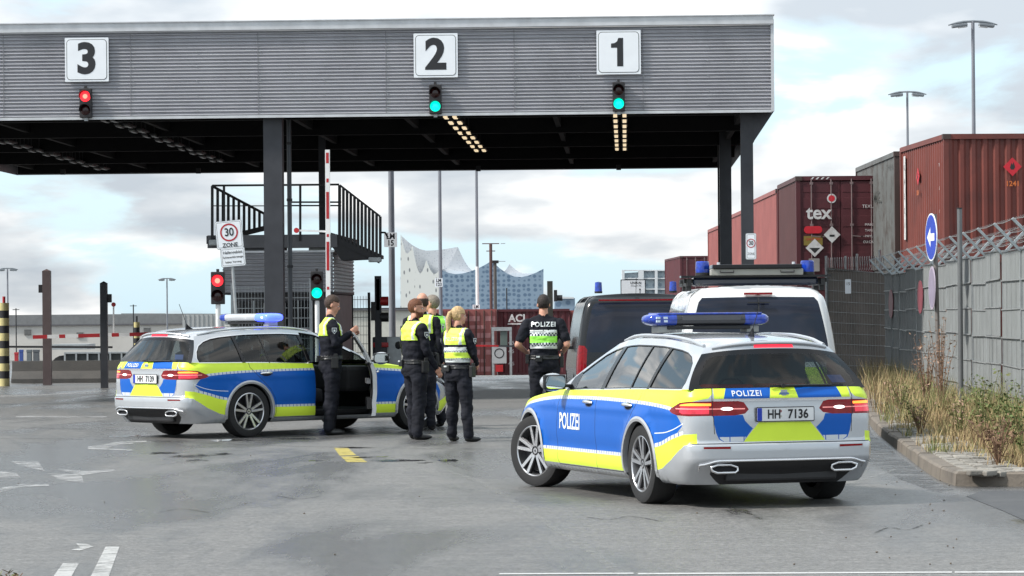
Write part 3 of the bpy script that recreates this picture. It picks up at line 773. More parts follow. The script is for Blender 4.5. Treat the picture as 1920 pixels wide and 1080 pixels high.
        for y in(.44,.51): 
            for zz in(.105,.135): q.box((LBX-.145,y,zb+zz),(.02,.035,.02),mat('led',(.6,.7,.8),.2))
        q.box((LBX-.15,0,zb+.13),(.01,.56,.035),mat('sign_panel_grey',(.09,.09,.1),.3)); q.build('lamp_unit',bar)
    # wheels
    def wheel(x,y,steer):
        wroot=MB()
        prof=[(.225,-.10),(.30,-.115),(.335,-.105),(.345,-.07),(.346,0),(.345,.07),(.335,.105),(.30,.115),(.245,.108),(.24,.10)]
        sg=1 if y>0 else -1
        wroot.lathe([(r,h*1.02) for r,h in prof],rubber,axis='Y',n=48)
        wo=wroot.build('wheel',root,smooth=40); wo.location=(x,y,.345); wo.rotation_euler=(0,0,steer)
        q=MB(); o_=sg
        q.lathe([(.249,.108*o_),(.240,.112*o_),(.232,.104*o_),(.225,.06*o_),(.215,-.06*o_)],rim_m,axis='Y',n=48)
        q.lathe([(.0,.02*o_),(.215,.02*o_),(.22,-.05*o_)],rim_dark,axis='Y',n=32)
        for k in range(5):
            for dd in(-.16,.16):
                a0=R(90+72*k)+dd*.55; a1=R(90+72*k)+dd*1.25
                p=Vector((.045*math.cos(a0+dd),.085*o_,.045*math.sin(a0+dd))); e=Vector((.236*math.cos(a1*1.0),.100*o_,.236*math.sin(a1)))
                q.bar(p,e,.030,.024,rim_m,up=(0,1,0))
                q.bar(p+Vector((0,-.015*o_,0)),e+Vector((0,-.02*o_,0)),.042,.024,rim_dark,up=(0,1,0))
        q.lathe([(0,.094*o_),(.03,.094*o_),(.055,.085*o_),(.06,.07*o_)],rim_dark,axis='Y',n=24)
        q.lathe([(.012,.097*o_),(.028,.097*o_)],rim_m,axis='Y',n=20)
        q.build('rim',wo,smooth=35)
        q=MB(); q.lathe([(0,.0),(.165,.0),(.165,-.02*o_),(0,-.02*o_)],mat('brake_disc',(.3,.3,.3),.35,.8),axis='Y',n=32); q.build('brake_disc',wo,smooth=40)
        return wo
    st=R(24) if not open_door else 0
    objs['wheels']=[wheel(0,.80,0),wheel(0,-.80,0),wheel(2.94,.80,st),wheel(2.94,-.80,st)]
    # interior
    b=MB(); b.box((1.0,0,.30),(3.4,1.66,.05),dark_int); b.box((2.02,0,.74),(.42,1.5,.36),dark_int,bev=.06); b.box((-.45,0,.62),(.75,1.15,.5),dark_int); b.build('cabin_floor',root)
    for x,y in((1.25,.38),(1.25,-.38),(.30,.38),(.30,-.38)):
        b=MB(); b.box((x,y,.52),(.50,.50,.20),seat_m,bev=.06); b.box((x-.27,y,.84),(.16,.50,.62),seat_m,ry=-.22,bev=.06); b.box((x-.36,y,1.22),(.09,.27,.17),seat_m,ry=-.15,bev=.035); b.cyl((x-.34,y,1.08),(x-.36,y,1.18),.02,chrome,n=6)
        b.build('seat',root,smooth=60)
    b=MB(); pts=[(1.83+.055*math.sin(R(a))*-1,.38+.185*math.cos(R(a)),.90+.175*math.sin(R(a))) for a in range(0,360,20)]; b.path(pts,.014,dark_int,n=8,closed=True); b.cyl((1.83,.38,.90),(1.98,.38,.86),.05,dark_int)
    b.bar((1.83,.22,.9),(1.83,.54,.9),.03,.02,dark_int); b.build('steering_wheel',root,smooth=60)
    if not open_door:
        b=MB(); b.box((-.10,0,1.14),(.02,1.20,.36),mat('divider_grey',(.17,.22,.21),.5),bev=.005); b.box((-.115,0,1.17),(.02,.16,.14),dark_int)
        b.box((-.45,0,.88),(.7,1.15,.05),dark_int); b.build('luggage_divider',root)
        q=MB(); p0=Vector((-.30,.60,1.02)); q.path([(.05,.64,1.02),(.1,.63,1.06),(-.32,.58,1.24)],.008,black); q.ell((-.34,.575,1.26),(.045,.02,.035),black); q.build('map_lamp',root,smooth=60)
    if open_door:
        d=objs['front_doorR']; hx,hy=2.14,-.90
        T=Matrix.Translation((hx,hy,0))@Matrix.Rotation(R(open_door),4,'Z')@Matrix.Translation((-hx,-hy,0))
        d.matrix_local=T
    return root,objs
def rrectp(cx,cy,w,h,rx,ry,n=4):
    o=[]
    for sx,sy,a in((1,1,0),(-1,1,90),(-1,-1,180),(1,-1,270)):
        for i in range(n+1):
            t=R(a+90*i/n); o.append((cx+sx*(w/2-rx)+rx*math.cos(t),cy+sy*(h/2-ry)+ry*math.sin(t)))
    return o
# near car: heading angle from the view direction, to the left
def place_car(root,wheel_px,wheel_local,heading,scale=1.0):
    g=G(*wheel_px); rz=R(90+heading)      # car x axis direction
    root.rotation_euler=(0,0,rz); root.scale=(scale,)*3
    off=Matrix.Rotation(rz,3,'Z')@Vector((wheel_local[0],wheel_local[1],0))*scale
    root.location=(g.x-off.x,g.y-off.y,0)
near,near_o=build_car('near',('HH','7136'))
place_car(near,(1213,944),(0,.86),18.5)
tag(near,'silver lime and blue police estate reversing with steered front wheels, plate HH 7136','car','police estate cars')
bagm=mat('bag_red',(.60,.03,.02),.7,0,var=.2,bump=.5,bscale=40)
for y,l in((.27,'red equipment bag on the left behind the rear window of the near police estate'),(-.24,'red equipment bag on the right behind the rear window of the near police estate')):
    q=MB(); q.box((0,0,.06),(.30,.40,.13),bagm,bev=.03); q.path([(-.1,-.12,.12),(-.1,-.06,.17),(-.1,.06,.17),(-.1,.12,.12)],.01,black,n=6); o=q.build('equipment_bag',smooth=60); v=near.matrix_basis@Vector((-.40,y,.91)); o.location=v; o.rotation_euler=near.rotation_euler; tag(o,l,'bag')
far,far_o=build_car('far',('HH','7139'),open_door=52)
place_car(far,(464,820),(0,-.86),-47.5,1.03)
tag(far,'silver lime and blue police estate with open door and flashing blue light, plate HH 7139','car','police estate cars')
# ------------------------------------------------------------------ people
cloth=mat('navy_cloth',(.009,.010,.016),.85,0,var=.35,scale=9,bump=.35,bscale=22,spec=.25)
trouser=mat('navy_trousers',(.011,.012,.018),.85,0,var=.35,scale=7,bump=.35,bscale=20,spec=.25)
skin=mat('skin',(.52,.27,.19),.55,0,var=.10,scale=14,spec=.35)
boot=mat('black_boot',(.012,.012,.013),.4)
hair_red=mat('auburn_hair',(.13,.045,.018),.7,0,var=.3,scale=50,bump=.5,bscale=90)
hair_brown=mat('brown_hair',(.045,.025,.016),.7,0,var=.3,scale=50,bump=.5,bscale=90)
hair_dark=mat('dark_hair',(.018,.011,.010),.7,0,var=.3,scale=50,bump=.5,bscale=90)
hair_grey=mat('grey_hair',(.20,.17,.14),.75,0,var=.3,scale=50,bump=.5,bscale=90)
hair_blond=mat('blond_hair',(.50,.34,.17),.6,0,var=.3,scale=40,bump=.5,bscale=90)
vest_y=mat('hivis_yellow',(.72,1.0,.10),.6,0,var=.08,scale=12,emit=None)
vest_g=mat('hivis_green',(.35,.92,.10),.6,0,var=.08,scale=12)
refl=mat('reflective_tape',(.62,.66,.66),.35,.2,var=.1)
navy=mat('navy_print',(.015,.02,.05),.6)
eye_w=mat('eye_white',(.7,.7,.68),.3); eye_d=mat('eye_dark',(.02,.015,.01),.2)
def ico(c,r,rot=None,n=14,k=10):
    q=MB(); q.ell(c,r,cloth,n=n,k=k,rot=rot); return q
def person(name_label,loc,face,H=1.80,hair=None,hairstyle='short',arms=None,legs=None,sleeves='long',vest=None,build=1.0,yaw=0.0,nod=0.0,group=None,seated=False,beard=None,lean=0.0,skin_m=None,polo=False,female=False):
    """face: heading of the body, angle from +Y (away) towards +X. local: +y forward, +x right"""
    k=H/1.80; sm=skin_m or skin
    bones=[]   # (a,b,ra,rb,kind)
    src=MB()
    def cap(a,b,ra,rb,kind,n=14):
        a=Vector(a); b=Vector(b); bones.append((a,b,ra,rb,kind))
        src.cyl(a,b,ra,cloth,r1=rb,n=n); src.ell(a,(ra,)*3,cloth,n=n,k=8); src.ell(b,(rb,)*3,cloth,n=n,k=8)
    def ell(c,r,kind,rot=None):
        src.ell(c,r,cloth,n=16,k=10,rot=rot); mr=min(r); 
        ax=max(range(3),key=lambda i:r[i]); d=Vector((0,0,0)); d[ax]=max(0,r[ax]-mr); 
        if rot is not None: d=rot@d
        bones.append((Vector(c)-d,Vector(c)+d,mr,mr,kind))
    B=build
    hip=.95
    legs=legs or dict(L=((-.10,.02,.50),(-.11,-.02,.09),8),R=((.10,.02,.50),(.11,.0,.09),-8))
    ln=lambda z:lean*(z-hip)
    # pelvis & torso
    def loft(rings,kind,n=20):
        vs=[];fs=[]
        for (c,rx,ry) in rings:
            for j in range(n):
                t=2*math.pi*j/n; vs.append((c[0]+rx*math.copysign(abs(math.cos(t))**.85,math.cos(t)),c[1]+ry*math.copysign(abs(math.sin(t))**.85,math.sin(t)),c[2]))
        K=len(rings)
        for i in range(K-1):
            for j in range(n): fs.append((i*n+j,i*n+(j+1)%n,(i+1)*n+(j+1)%n,(i+1)*n+j))
        fs.append(tuple(range(n-1,-1,-1))); fs.append(tuple((K-1)*n+j for j in range(n)))
        src.add(vs,fs,cloth)
        for (c1,rx1,ry1),(c2,rx2,ry2) in zip(rings[:-1],rings[1:]):
            for sx in(-1,0,1):
                bones.append((Vector((c1[0]+sx*(rx1-ry1*.8),c1[1],c1[2])),Vector((c2[0]+sx*(rx2-ry2*.8),c2[1],c2[2])),ry1*.9,ry2*.9,kind))
    sh=.205*B*(.9 if female else 1); wa=.155*B*(.92 if female else 1); hp=.175*B
    if not seated:
        loft([((0,0,.80),hp*.92,.115*B),((0,-.01,.88),hp,.13*B),((0,-.005,.97),hp*.97,.125*B)],'leg')
    loft([((0,ln(.95),.95),wa*1.08,.125*B),((0,ln(1.05),1.05),wa*1.04,.122*B),((0,ln(1.18),1.18),wa*1.12,.13*B),((0,ln(1.30)+.005,1.30),sh*.90,.132*B),((0,ln(1.40),1.40),sh*.93,.115*B),((0,ln(1.455)-.01,1.455),sh*.80,.085),((0,ln(1.49)-.015,1.495),sh*.42,.065)],'torso')
    hx=lean*.5
    # neck, head
    cap((0,ln(1.46)-.01,1.46),(0,ln(1.57)+.005,1.57),.066,.060,'neck')
    for sx in(-1,1): cap((sx*.03,ln(1.49)-.02,1.50),(sx*sh*.75,ln(1.43)-.01,1.435),.045,.048,'torso')
    hc=Vector((0,ln(1.68)+.02,1.668))
    HR=Matrix.Rotation(-yaw,3,'Z')@Matrix.Rotation(-nod,3,'X')
    def hp_(v): return hc+HR@Vector(v)
    ell(hp_((0,-.012,.028)),(.079,.098,.100),'head',HR); ell(hp_((0,.028,-.035)),(.062,.066,.080),'head',HR)
    ell(hp_((0,.07,-.085)),(.03,.025,.022),'head',HR); 
    ell(hp_((0,.098,-.018)),(.012,.020,.026),'head',HR)      # nose
    ell(hp_((0,.088,-.058)),(.026,.010,.010),'head',HR)      # lips
    ell(hp_((0,.084,.022)),(.055,.012,.012),'head',HR)       # brow
    for sx in(-1,1): ell(hp_((sx*.076,-.005,-.012)),(.012,.018,.030),'head',HR)
    # arms
    arms=arms or {}
    for sx,key in((-1,'L'),(1,'R')):
        s=Vector((sx*sh*.93,ln(1.42)-.005,1.42)); e,h=arms.get(key,((sx*(sh+.045),-.02,1.14),(sx*(sh+.03),.08,.90)))
        e=Vector(e); h=Vector(h)
        up=.058*B; cap(s,e,up*1.05 if sleeves=='long' else up*.9,.045*B if sleeves=='long' else .040*B,'sleeve' if sleeves=='long' else 'skin')
        kind='sleeve' if sleeves=='long' else 'skin'
        if sleeves=='long': cap(e,h,.047*B,.036,'sleeve')
        else:
            cap(e,h,.040*B,.028,'skin')
            m_=s.lerp(e,.72); cap(s,m_,.064*B,.060*B,'sleeve')
        d=(h-e).normalized(); side=Vector((sx,0,0)); nrm=d.cross(side); 
        if nrm.length<.2: nrm=Vector((0,1,0))
        nrm.normalize(); wd=d.cross(nrm).normalized()
        fwd=nrm if nrm.y>0 else -nrm
        # palm as a flattened block, four bent fingers and a thumb
        pc=h+d*.055
        rotm=Matrix((wd,nrm,d)).transposed()
        ell(pc,(.018,.040,.050),'skin',rotm)
        for i,(o_,ln_) in enumerate(((-.030,.062),(-.010,.072),(.010,.070),(.029,.055))):
            p0=h+d*.085+nrm*o_; p1=p0+d*ln_*.55+wd*(-sx*.006); p2=p1+d*ln_*.42-side*.022
            cap(p0,p1,.0095,.009,'skin',n=8); cap(p1,p2,.009,.008,'skin',n=8)
        p0=h+d*.03+fwd*.036; p1=p0+fwd*.022+d*.028; p2=p1+d*.030-side*.01
        cap(p0,p1,.012,.0105,'skin',n=8); cap(p1,p2,.0105,.009,'skin',n=8)
    # legs
    for sx,key in((-1,'L'),(1,'R')):
        kn,an,toe=legs[key][:3]; kn=Vector(kn); an=Vector(an)
        hpj=Vector((sx*.088*B,0,.88 if not seated else .60+.0))
        cap(hpj,kn,.100*B,.076*B,'leg'); cap(kn,an,.074*B,.062*B,'leg')
        # calf fullness and trouser hem
        ell(kn.lerp(an,.35)+Vector((0,-.012,0)),(.070*B,.074*B,.13),'leg')
        ell(an.lerp(kn,.06),(.066,.074,.07),'leg')
        t=R(toe); f=Vector((math.sin(t),math.cos(t),0)); z0=an.z-.09
        ell(Vector((an.x,an.y,z0+.06))-f*.01,(.045,.05,.06),'boot')
        FR=Matrix.Rotation(-t,3,'Z')
        ell(Vector((an.x,an.y,z0+.034))+f*.075,(.046,.125,.036),'boot',FR)
        ell(Vector((an.x,an.y,z0+.045))+f*.02,(.043,.075,.045),'boot',FR)
    if seated: loft([((0,0,.50),hp,.13),((0,0,.62),hp,.13),((0,0,.97),wa*1.1,.125)],'torso')
    # one surface
    tmp=src.build('tmp'); md=tmp.modifiers.new('r','REMESH'); md.mode='VOXEL'; md.voxel_size=.0085; md.use_smooth_shade=True
    ms=tmp.modifiers.new('s','SMOOTH'); ms.factor=.5; ms.iterations=5
    dg=bpy.context.evaluated_depsgraph_get(); dg.update()
    me=bpy.data.meshes.new_from_object(tmp.evaluated_get(dg)); bpy.data.objects.remove(tmp)
    n=len(me.vertices); co=np.empty(n*3); me.vertices.foreach_get('co',co); co=co.reshape(-1,3)
    # cloth folds: gentle displacement on cloth only
    best=np.full(n,1e9); kid=np.zeros(n,int)
    kinds=['torso','leg','sleeve','neck','head','skin','boot']
    for a,b,ra,rb,kd in bones:
        a_=np.array(a); d=np.array(b)-a_; l2=max(1e-9,d@d); t=np.clip(((co-a_)@d)/l2,0,1)
        dist=np.linalg.norm(co-(a_+t[:,None]*d),axis=1)-(ra+(rb-ra)*t)
        m_=dist<best; best[m_]=dist[m_]; kid[m_]=kinds.index(kd)
    nr=np.empty(n*3); me.vertices.foreach_get('normal',nr); nr=nr.reshape(-1,3)
    disp=np.zeros(n)
    sd=sum(map(ord,name_label))%100
    for i in range(n):
        if kid[i] in(0,1,2):
            v=co[i]; z=v[2]
            q=noise.noise(Vector((v[0]*9+sd,v[1]*9,z*(16 if kid[i]!=1 else 11)+sd*.3)))
            q2=noise.noise(Vector((v[0]*22,v[1]*22+sd,z*34)))
            disp[i]=.014*q+.002*q2+.009*(abs(noise.noise(Vector((v[0]*8+sd,v[1]*8,z*17))))-.25)
    co2=co+nr*disp[:,None]
    me.vertices.foreach_set('co',co2.reshape(-1)); co=co2
    me.materials.clear(); mats=[cloth,trouser,skin if sm is None else sm,boot]
    for m in mats: me.materials.append(m)
    pf=np.array([p.vertices[0] for p in me.polygons]); pk=kid[pf]
    mi=np.zeros(len(pf),int); mi[pk==1]=1; mi[(pk==4)|(pk==5)]=2; mi[pk==6]=3
    mi[(pk==3)]=2; mi[(pk==3)&(co[pf][:,2]<1.515)]=0
    me.polygons.foreach_set('material_index',mi.astype(np.int32)); me.update()
    body=bpy.data.objects.new('person',me); COL.objects.link(body)
    tag(body,name_label,'person',group)
    # shells copied from the body surface
    nr=np.empty(n*3); me.vertices.foreach_get('normal',nr); nr=nr.reshape(-1,3)
    polys=[tuple(p.vertices) for p in me.polygons]
    cen=np.array([co[list(p)].mean(axis=0) for p in polys])
    inv=np.array(HR.inverted())
    hl=(cen-np.array(hc))@inv.T
    def shell(mask,off,mfn,name,parent=body,noise_amp=0.0):
        ids=np.nonzero(mask)[0]
        if len(ids)<3: return None
        q=MB(); mp={}
        for i in ids:
            f=[]
            for v in polys[i]:
                if v not in mp:
                    o_=off
                    if noise_amp: o_+=noise_amp*noise.noise(Vector(co[v])*95)
                    mp[v]=len(q.v); q.v.append(tuple(co[v]+nr[v]*o_))
                f.append(mp[v])
            q.f.append(tuple(f)); q.m.append(q.mi(mfn(cen[i]) if callable(mfn) else mfn))
        # close the rim down to the body so the shell has an edge
        ec={}
        for f in q.f:
            for a,b_ in zip(f,f[1:]+f[:1]): ec.setdefault((min(a,b_),max(a,b_)),[]).append((a,b_))
        rev={v:k_ for k_,v in mp.items()}; base={}
        m0=q.m[0]
        for e in ec.values():
            if len(e)==1:
                a,b_=e[0]
                for v in(a,b_):
                    if v not in base: base[v]=len(q.v); q.v.append(tuple(co[rev[v]]-nr[rev[v]]*.004))
                q.f.append((a,base[a],base[b_],b_)); q.m.append(m0)
        o=q.build(name,parent); o.data.polygons.foreach_set('use_smooth',[True]*len(o.data.polygons)); return o
    X,Y,Z=cen[:,0],cen[:,1],cen[:,2]
    hx_,hy_,hz_=hl[:,0],hl[:,1],hl[:,2]
    ishead=(pk==4)|((pk==3)&(Z>1.55))
    if hair is not None:
        if hairstyle=='short': m_=ishead&((hz_>.048-(hy_<.035)*.0-.10*(hy_<-.01)*1.0)&(hy_<.066)&~((abs(hx_)>.066)&(hz_<.022)&(hy_>-.03)))&((hz_>-.06))
        elif hairstyle=='fringe': m_=ishead&((hz_>.030)|((hy_<-.015)&(hz_>-.045)&~((abs(hx_)>.066)&(hz_<.012))))
        elif hairstyle=='bald': m_=ishead&(hy_<-.0)&(hz_>-.05)&(hz_<.055)&~((abs(hx_)>.064)&(hz_<.02)&(hy_>-.025))
        else: m_=ishead&(((hz_>.028)&(hy_<.07))|((hy_<.005)&(hz_>-.06)&(hy_<.02)))
        th=.005 if hairstyle not in('bald',) else .004
        shell(m_,th,hair,'hair',noise_amp=.003)
    if beard is not None:
        shell(ishead&(hy_>.0)&(hz_<-.042)&(hz_>-.12)&~((abs(hx_)<.024)&(hz_>-.066)&(hy_>.08)),.006,beard,'beard',noise_amp=.005)
    q=MB()
    for sx in(-1,1):
        q=MB(); q.ell(hp_((sx*.030,.078,.003)),(.013,.008,.008),eye_w,n=10,k=6); q.ell(hp_((sx*.030,.085,.003)),(.006,.003,.006),eye_d,n=8,k=5)
        q.build('eye',body,smooth=180)
    if hairstyle=='ponytail':
        q=MB(); q.path([hp_(v) for v in((0,-.088,.055),(0,-.125,.03),(-.01,-.14,-.05),(-.02,-.125,-.16),(-.025,-.12,-.27),(-.02,-.125,-.36))],[.022,.030,.036,.034,.026,.010],hair_blond,n=12); q.build('ponytail',body,smooth=180)
    # vest
    tor=(pk==0)
    if vest:
        kind,bottom,colr=vest
        yc=ln(1.3)
        arms_ok=tor|((pk==2)&(Z>1.36)&(abs(X)<sh*.80))
        if kind=='yoke':
            m_=arms_ok&(Z>bottom)&(abs(X)<sh*.86)&((Z<1.50))
            def mf(c):
                ax=abs(c[0]); 
                if .60*sh<ax<.72*sh and c[2]>bottom+.01: return refl
                return colr if (c[1]<.06 or True) else cloth
            m_&=(abs(Y)<.17); m_&=~((abs(X)<.045)&(Y>.02))&~((Y>-.01)&((abs(X)<.60*sh)|(abs(X)>.74*sh)))&(abs(X)<sh*.80)
            shell(m_,.010,mf,'vest')
        elif kind=='full':
            m_=arms_ok&(Z>bottom)&(abs(X)<sh*.84)&(Z<1.50)
            def mf(c):
                z=c[2]; ax=abs(c[0])
                if z>bottom+.20:
                    if z<bottom+.235: return cloth
                    return refl if .55*sh<ax<.70*sh else colr
                if z>bottom+.165: return refl
                if z>bottom+.135: return navy if int((math.atan2(c[0],-c[1])*.16+1)/.018+ (z>bottom+.15))%2 else refl
                if z>bottom+.06: return colr
                if z>bottom+.03: return navy if int((math.atan2(c[0],-c[1])*.16+1)/.018+ (z>bottom+.045))%2 else refl
                return refl
            shell(m_,.010,mf,'vest')
        elif kind=='backpanel':
            m_=tor&(Y<-.01)&(Z>bottom)&(Z<bottom+.235)&(abs(X)<.165)
            def mf(c):
                z=c[2]-bottom
                if z>.205 : return refl
                if z>.165: return navy if int((c[0]+1)/.019+(z>.185))%2 else refl
                if z>.075: return colr
                if z>.035: return navy if int((c[0]+1)/.019+(z>.055))%2 else refl
                return refl
            shell(m_,.012,mf,'vest_panel')
    # duty belt
    if not seated:
        m_=((pk==1)|(pk==0))&(Z>.965)&(Z<1.012)&(abs(X)<.24)
        shell(m_,.010,boot,'belt')
        q=MB()
        q.box((.205*B,.02,.93),(.055,.09,.15),boot,bev=.012); q.box((.21*B,.03,1.0),(.035,.05,.09),boot,bev=.01); q.build('holster',body)
        q=MB(); q.box((-.19*B,-.03,.97),(.05,.08,.12),boot,bev=.012); q.build('belt_pouch',body)
        q=MB(); q.box((-.06,-.145*B,.975),(.09,.035,.085),boot,bev=.01); q.box((-.07,-.160*B,1.0),(.045,.02,.02),refl); q.build('belt_case',body)
    # arm crests
    if sleeves=='long':
        for sx in(-1,1):
            key='L' if sx<0 else 'R'; s=Vector((sx*sh*.93,ln(1.42),1.42)); e=Vector(arms.get(key,((sx*(sh+.045),-.02,1.14),))[0]); p=s.lerp(e,.32)+Vector((sx*(.063*B+.008),0,0))
            q=MB(); pl=[(-.032,.035),(.032,.035),(.032,-.01),(0,-.045),(-.032,-.01)]
            q.prism(pl,refl,p,(0,sx,0),(0,0,1),.002); q.prism([(a*.78,b_*.78) for a,b_ in pl],navy,p+Vector((sx*.003,0,0)),(0,sx,0),(0,0,1),.001)
            q.prism([(-.012,-.015),(.012,-.015),(.012,.015),(.004,.008),(0,.018),(-.004,.008),(-.012,.015)],refl,p+Vector((sx*.0045,0,0)),(0,sx,0),(0,0,1),.001)
            q.build('arm_crest',body)
    body.scale=(k,k,k); body.location=loc; body.rotation_euler=(0,0,-R(face))
    return body,dict(pk=pk,co=co,ln=ln,B=B)
def back_text(body,txt,z,size,m,y0,bold=.001,xs=1.0,name='lettering',sp=1.1):
    """lettering wrapped on the back (body local coordinates)"""
    me=body.data; from mathutils.bvhtree import BVHTree
    bv=BVHTree.FromPolygons([v.co[:] for v in me.vertices],[tuple(p.vertices) for p in me.polygons])
    vs,fs=text_mesh(txt,size,bold,xs=xs,space=sp); q=MB(); out=[]
    for a,c in vs:
        h=bv.ray_cast(Vector((a,-.6,z+c)),Vector((0,1,0)))
        y=h[0].y if h[0] is not None else -.12
        out.append((a,y-y0,z+c))
    q.add(out,fs,m); return q.build(name,body)
# the officer at the open door, facing right
p1=G(622,815)
o1,_=person('officer with short brown hair in yellow shoulder vest, hand on the open car door',p1,80,H=1.95,hair=hair_brown,hairstyle='short',
  arms=dict(R=((.26,.03,1.17),(.17,.22,1.30)),L=((-.26,.03,1.16),(-.12,.25,1.27))),legs=dict(L=((-.09,.03,.50),(-.10,-.01,.09),-6),R=((.09,-.01,.50),(.10,-.05,.09),10)),
  vest=('yoke',1.27,vest_y),yaw=R(2),nod=R(18),build=1.13,group='police officers standing on the asphalt')
# group of four
o2,_=person('officer with short auburn hair and beard in yellow yoked vest, leftmost of the standing group',G(780,824),62,H=1.88,hair=hair_red,hairstyle='short',beard=hair_red,
  arms=dict(R=((.25,.03,1.15),(.24,.17,.92)),L=((-.26,.0,1.15),(-.22,.12,.92))),legs=dict(L=((-.11,.03,.50),(-.13,.03,.09),-6),R=((.11,.0,.50),(.14,-.05,.09),12)),
  vest=('yoke',1.26,vest_y),yaw=R(28),nod=R(4),build=1.18,group='police officers standing on the asphalt')
o3,_=person('balding officer mostly hidden behind the auburn haired officer',G(793,806),20,H=1.98,hair=hair_brown,hairstyle='bald',vest=('yoke',1.26,vest_y),build=1.05,yaw=R(-20),group='police officers standing on the asphalt')
o4,_=person('grey haired officer with green vest standing between the bearded man and the blond woman',G(813,800),-25,H=1.96,hair=hair_grey,hairstyle='short',vest=('yoke',1.22,vest_g),yaw=R(-40),build=1.10,
  arms=dict(R=((.27,-.02,1.15),(.22,.15,1.0)),L=((-.27,-.02,1.15),(-.2,.15,.98))),group='police officers standing on the asphalt')
back_text(o4,"POLIZEI",1.37,.075,refl,.014,.001,1.0)
o5,_=person('blond woman officer with long ponytail and yellow chequered vest, right of the group',G(860,828),38,H=1.77,hair=hair_blond,hairstyle='ponytail',female=True,
  arms=dict(R=((.22,.06,1.16),(.12,.24,1.04)),L=((-.24,.05,1.15),(-.15,.22,1.05))),legs=dict(L=((-.12,.03,.50),(-.16,.06,.09),-14),R=((.14,.0,.50),(.19,-.03,.09),20)),
  vest=('full',1.05,vest_y),yaw=R(32),nod=R(4),build=1.10,group='police officers standing on the asphalt')
back_text(o5,"POLIZEI",1.36,.06,refl,.014,.001,1.0)
o6,_=person('officer in short sleeves seen from behind with lime back panel, beside the black van',G(1021,815),2,H=1.93,hair=hair_dark,hairstyle='fringe',sleeves='short',build=1.10,
  arms=dict(R=((.30,-.08,1.15),(.24,.16,1.05)),L=((-.33,-.08,1.15),(-.22,.15,1.05))),vest=('backpanel',1.10,vest_g),yaw=R(-4),group='police officers standing on the asphalt')
back_text(o6,"POLIZEI",1.41,.085,refl,.018,.0015,.95,sp=1.15)
# driver in the far car
fm=far.matrix_basis.copy()
o7,_=person('person in yellow vest sitting inside the far police estate',(0,0,0),0,H=1.76,hair=hair_dark,hairstyle='short',vest=('yoke',1.2,vest_y),seated=True,
  legs=dict(L=((-.10,.42,.76),(-.10,.80,.66),0),R=((.10,.42,.76),(.10,.80,.66),0)),arms=dict(R=((.24,.15,1.2),(.16,.36,1.22)),L=((-.24,.15,1.2),(-.16,.36,1.22))))
fl=far.location; fr=far.rotation_euler.z
off=Matrix.Rotation(fr,3,'Z')@Vector((1.12,.38,0))*1.03
o7.location=(fl.x+off.x,fl.y+off.y,-.34); o7.rotation_euler=(0,0,fr-R(90))
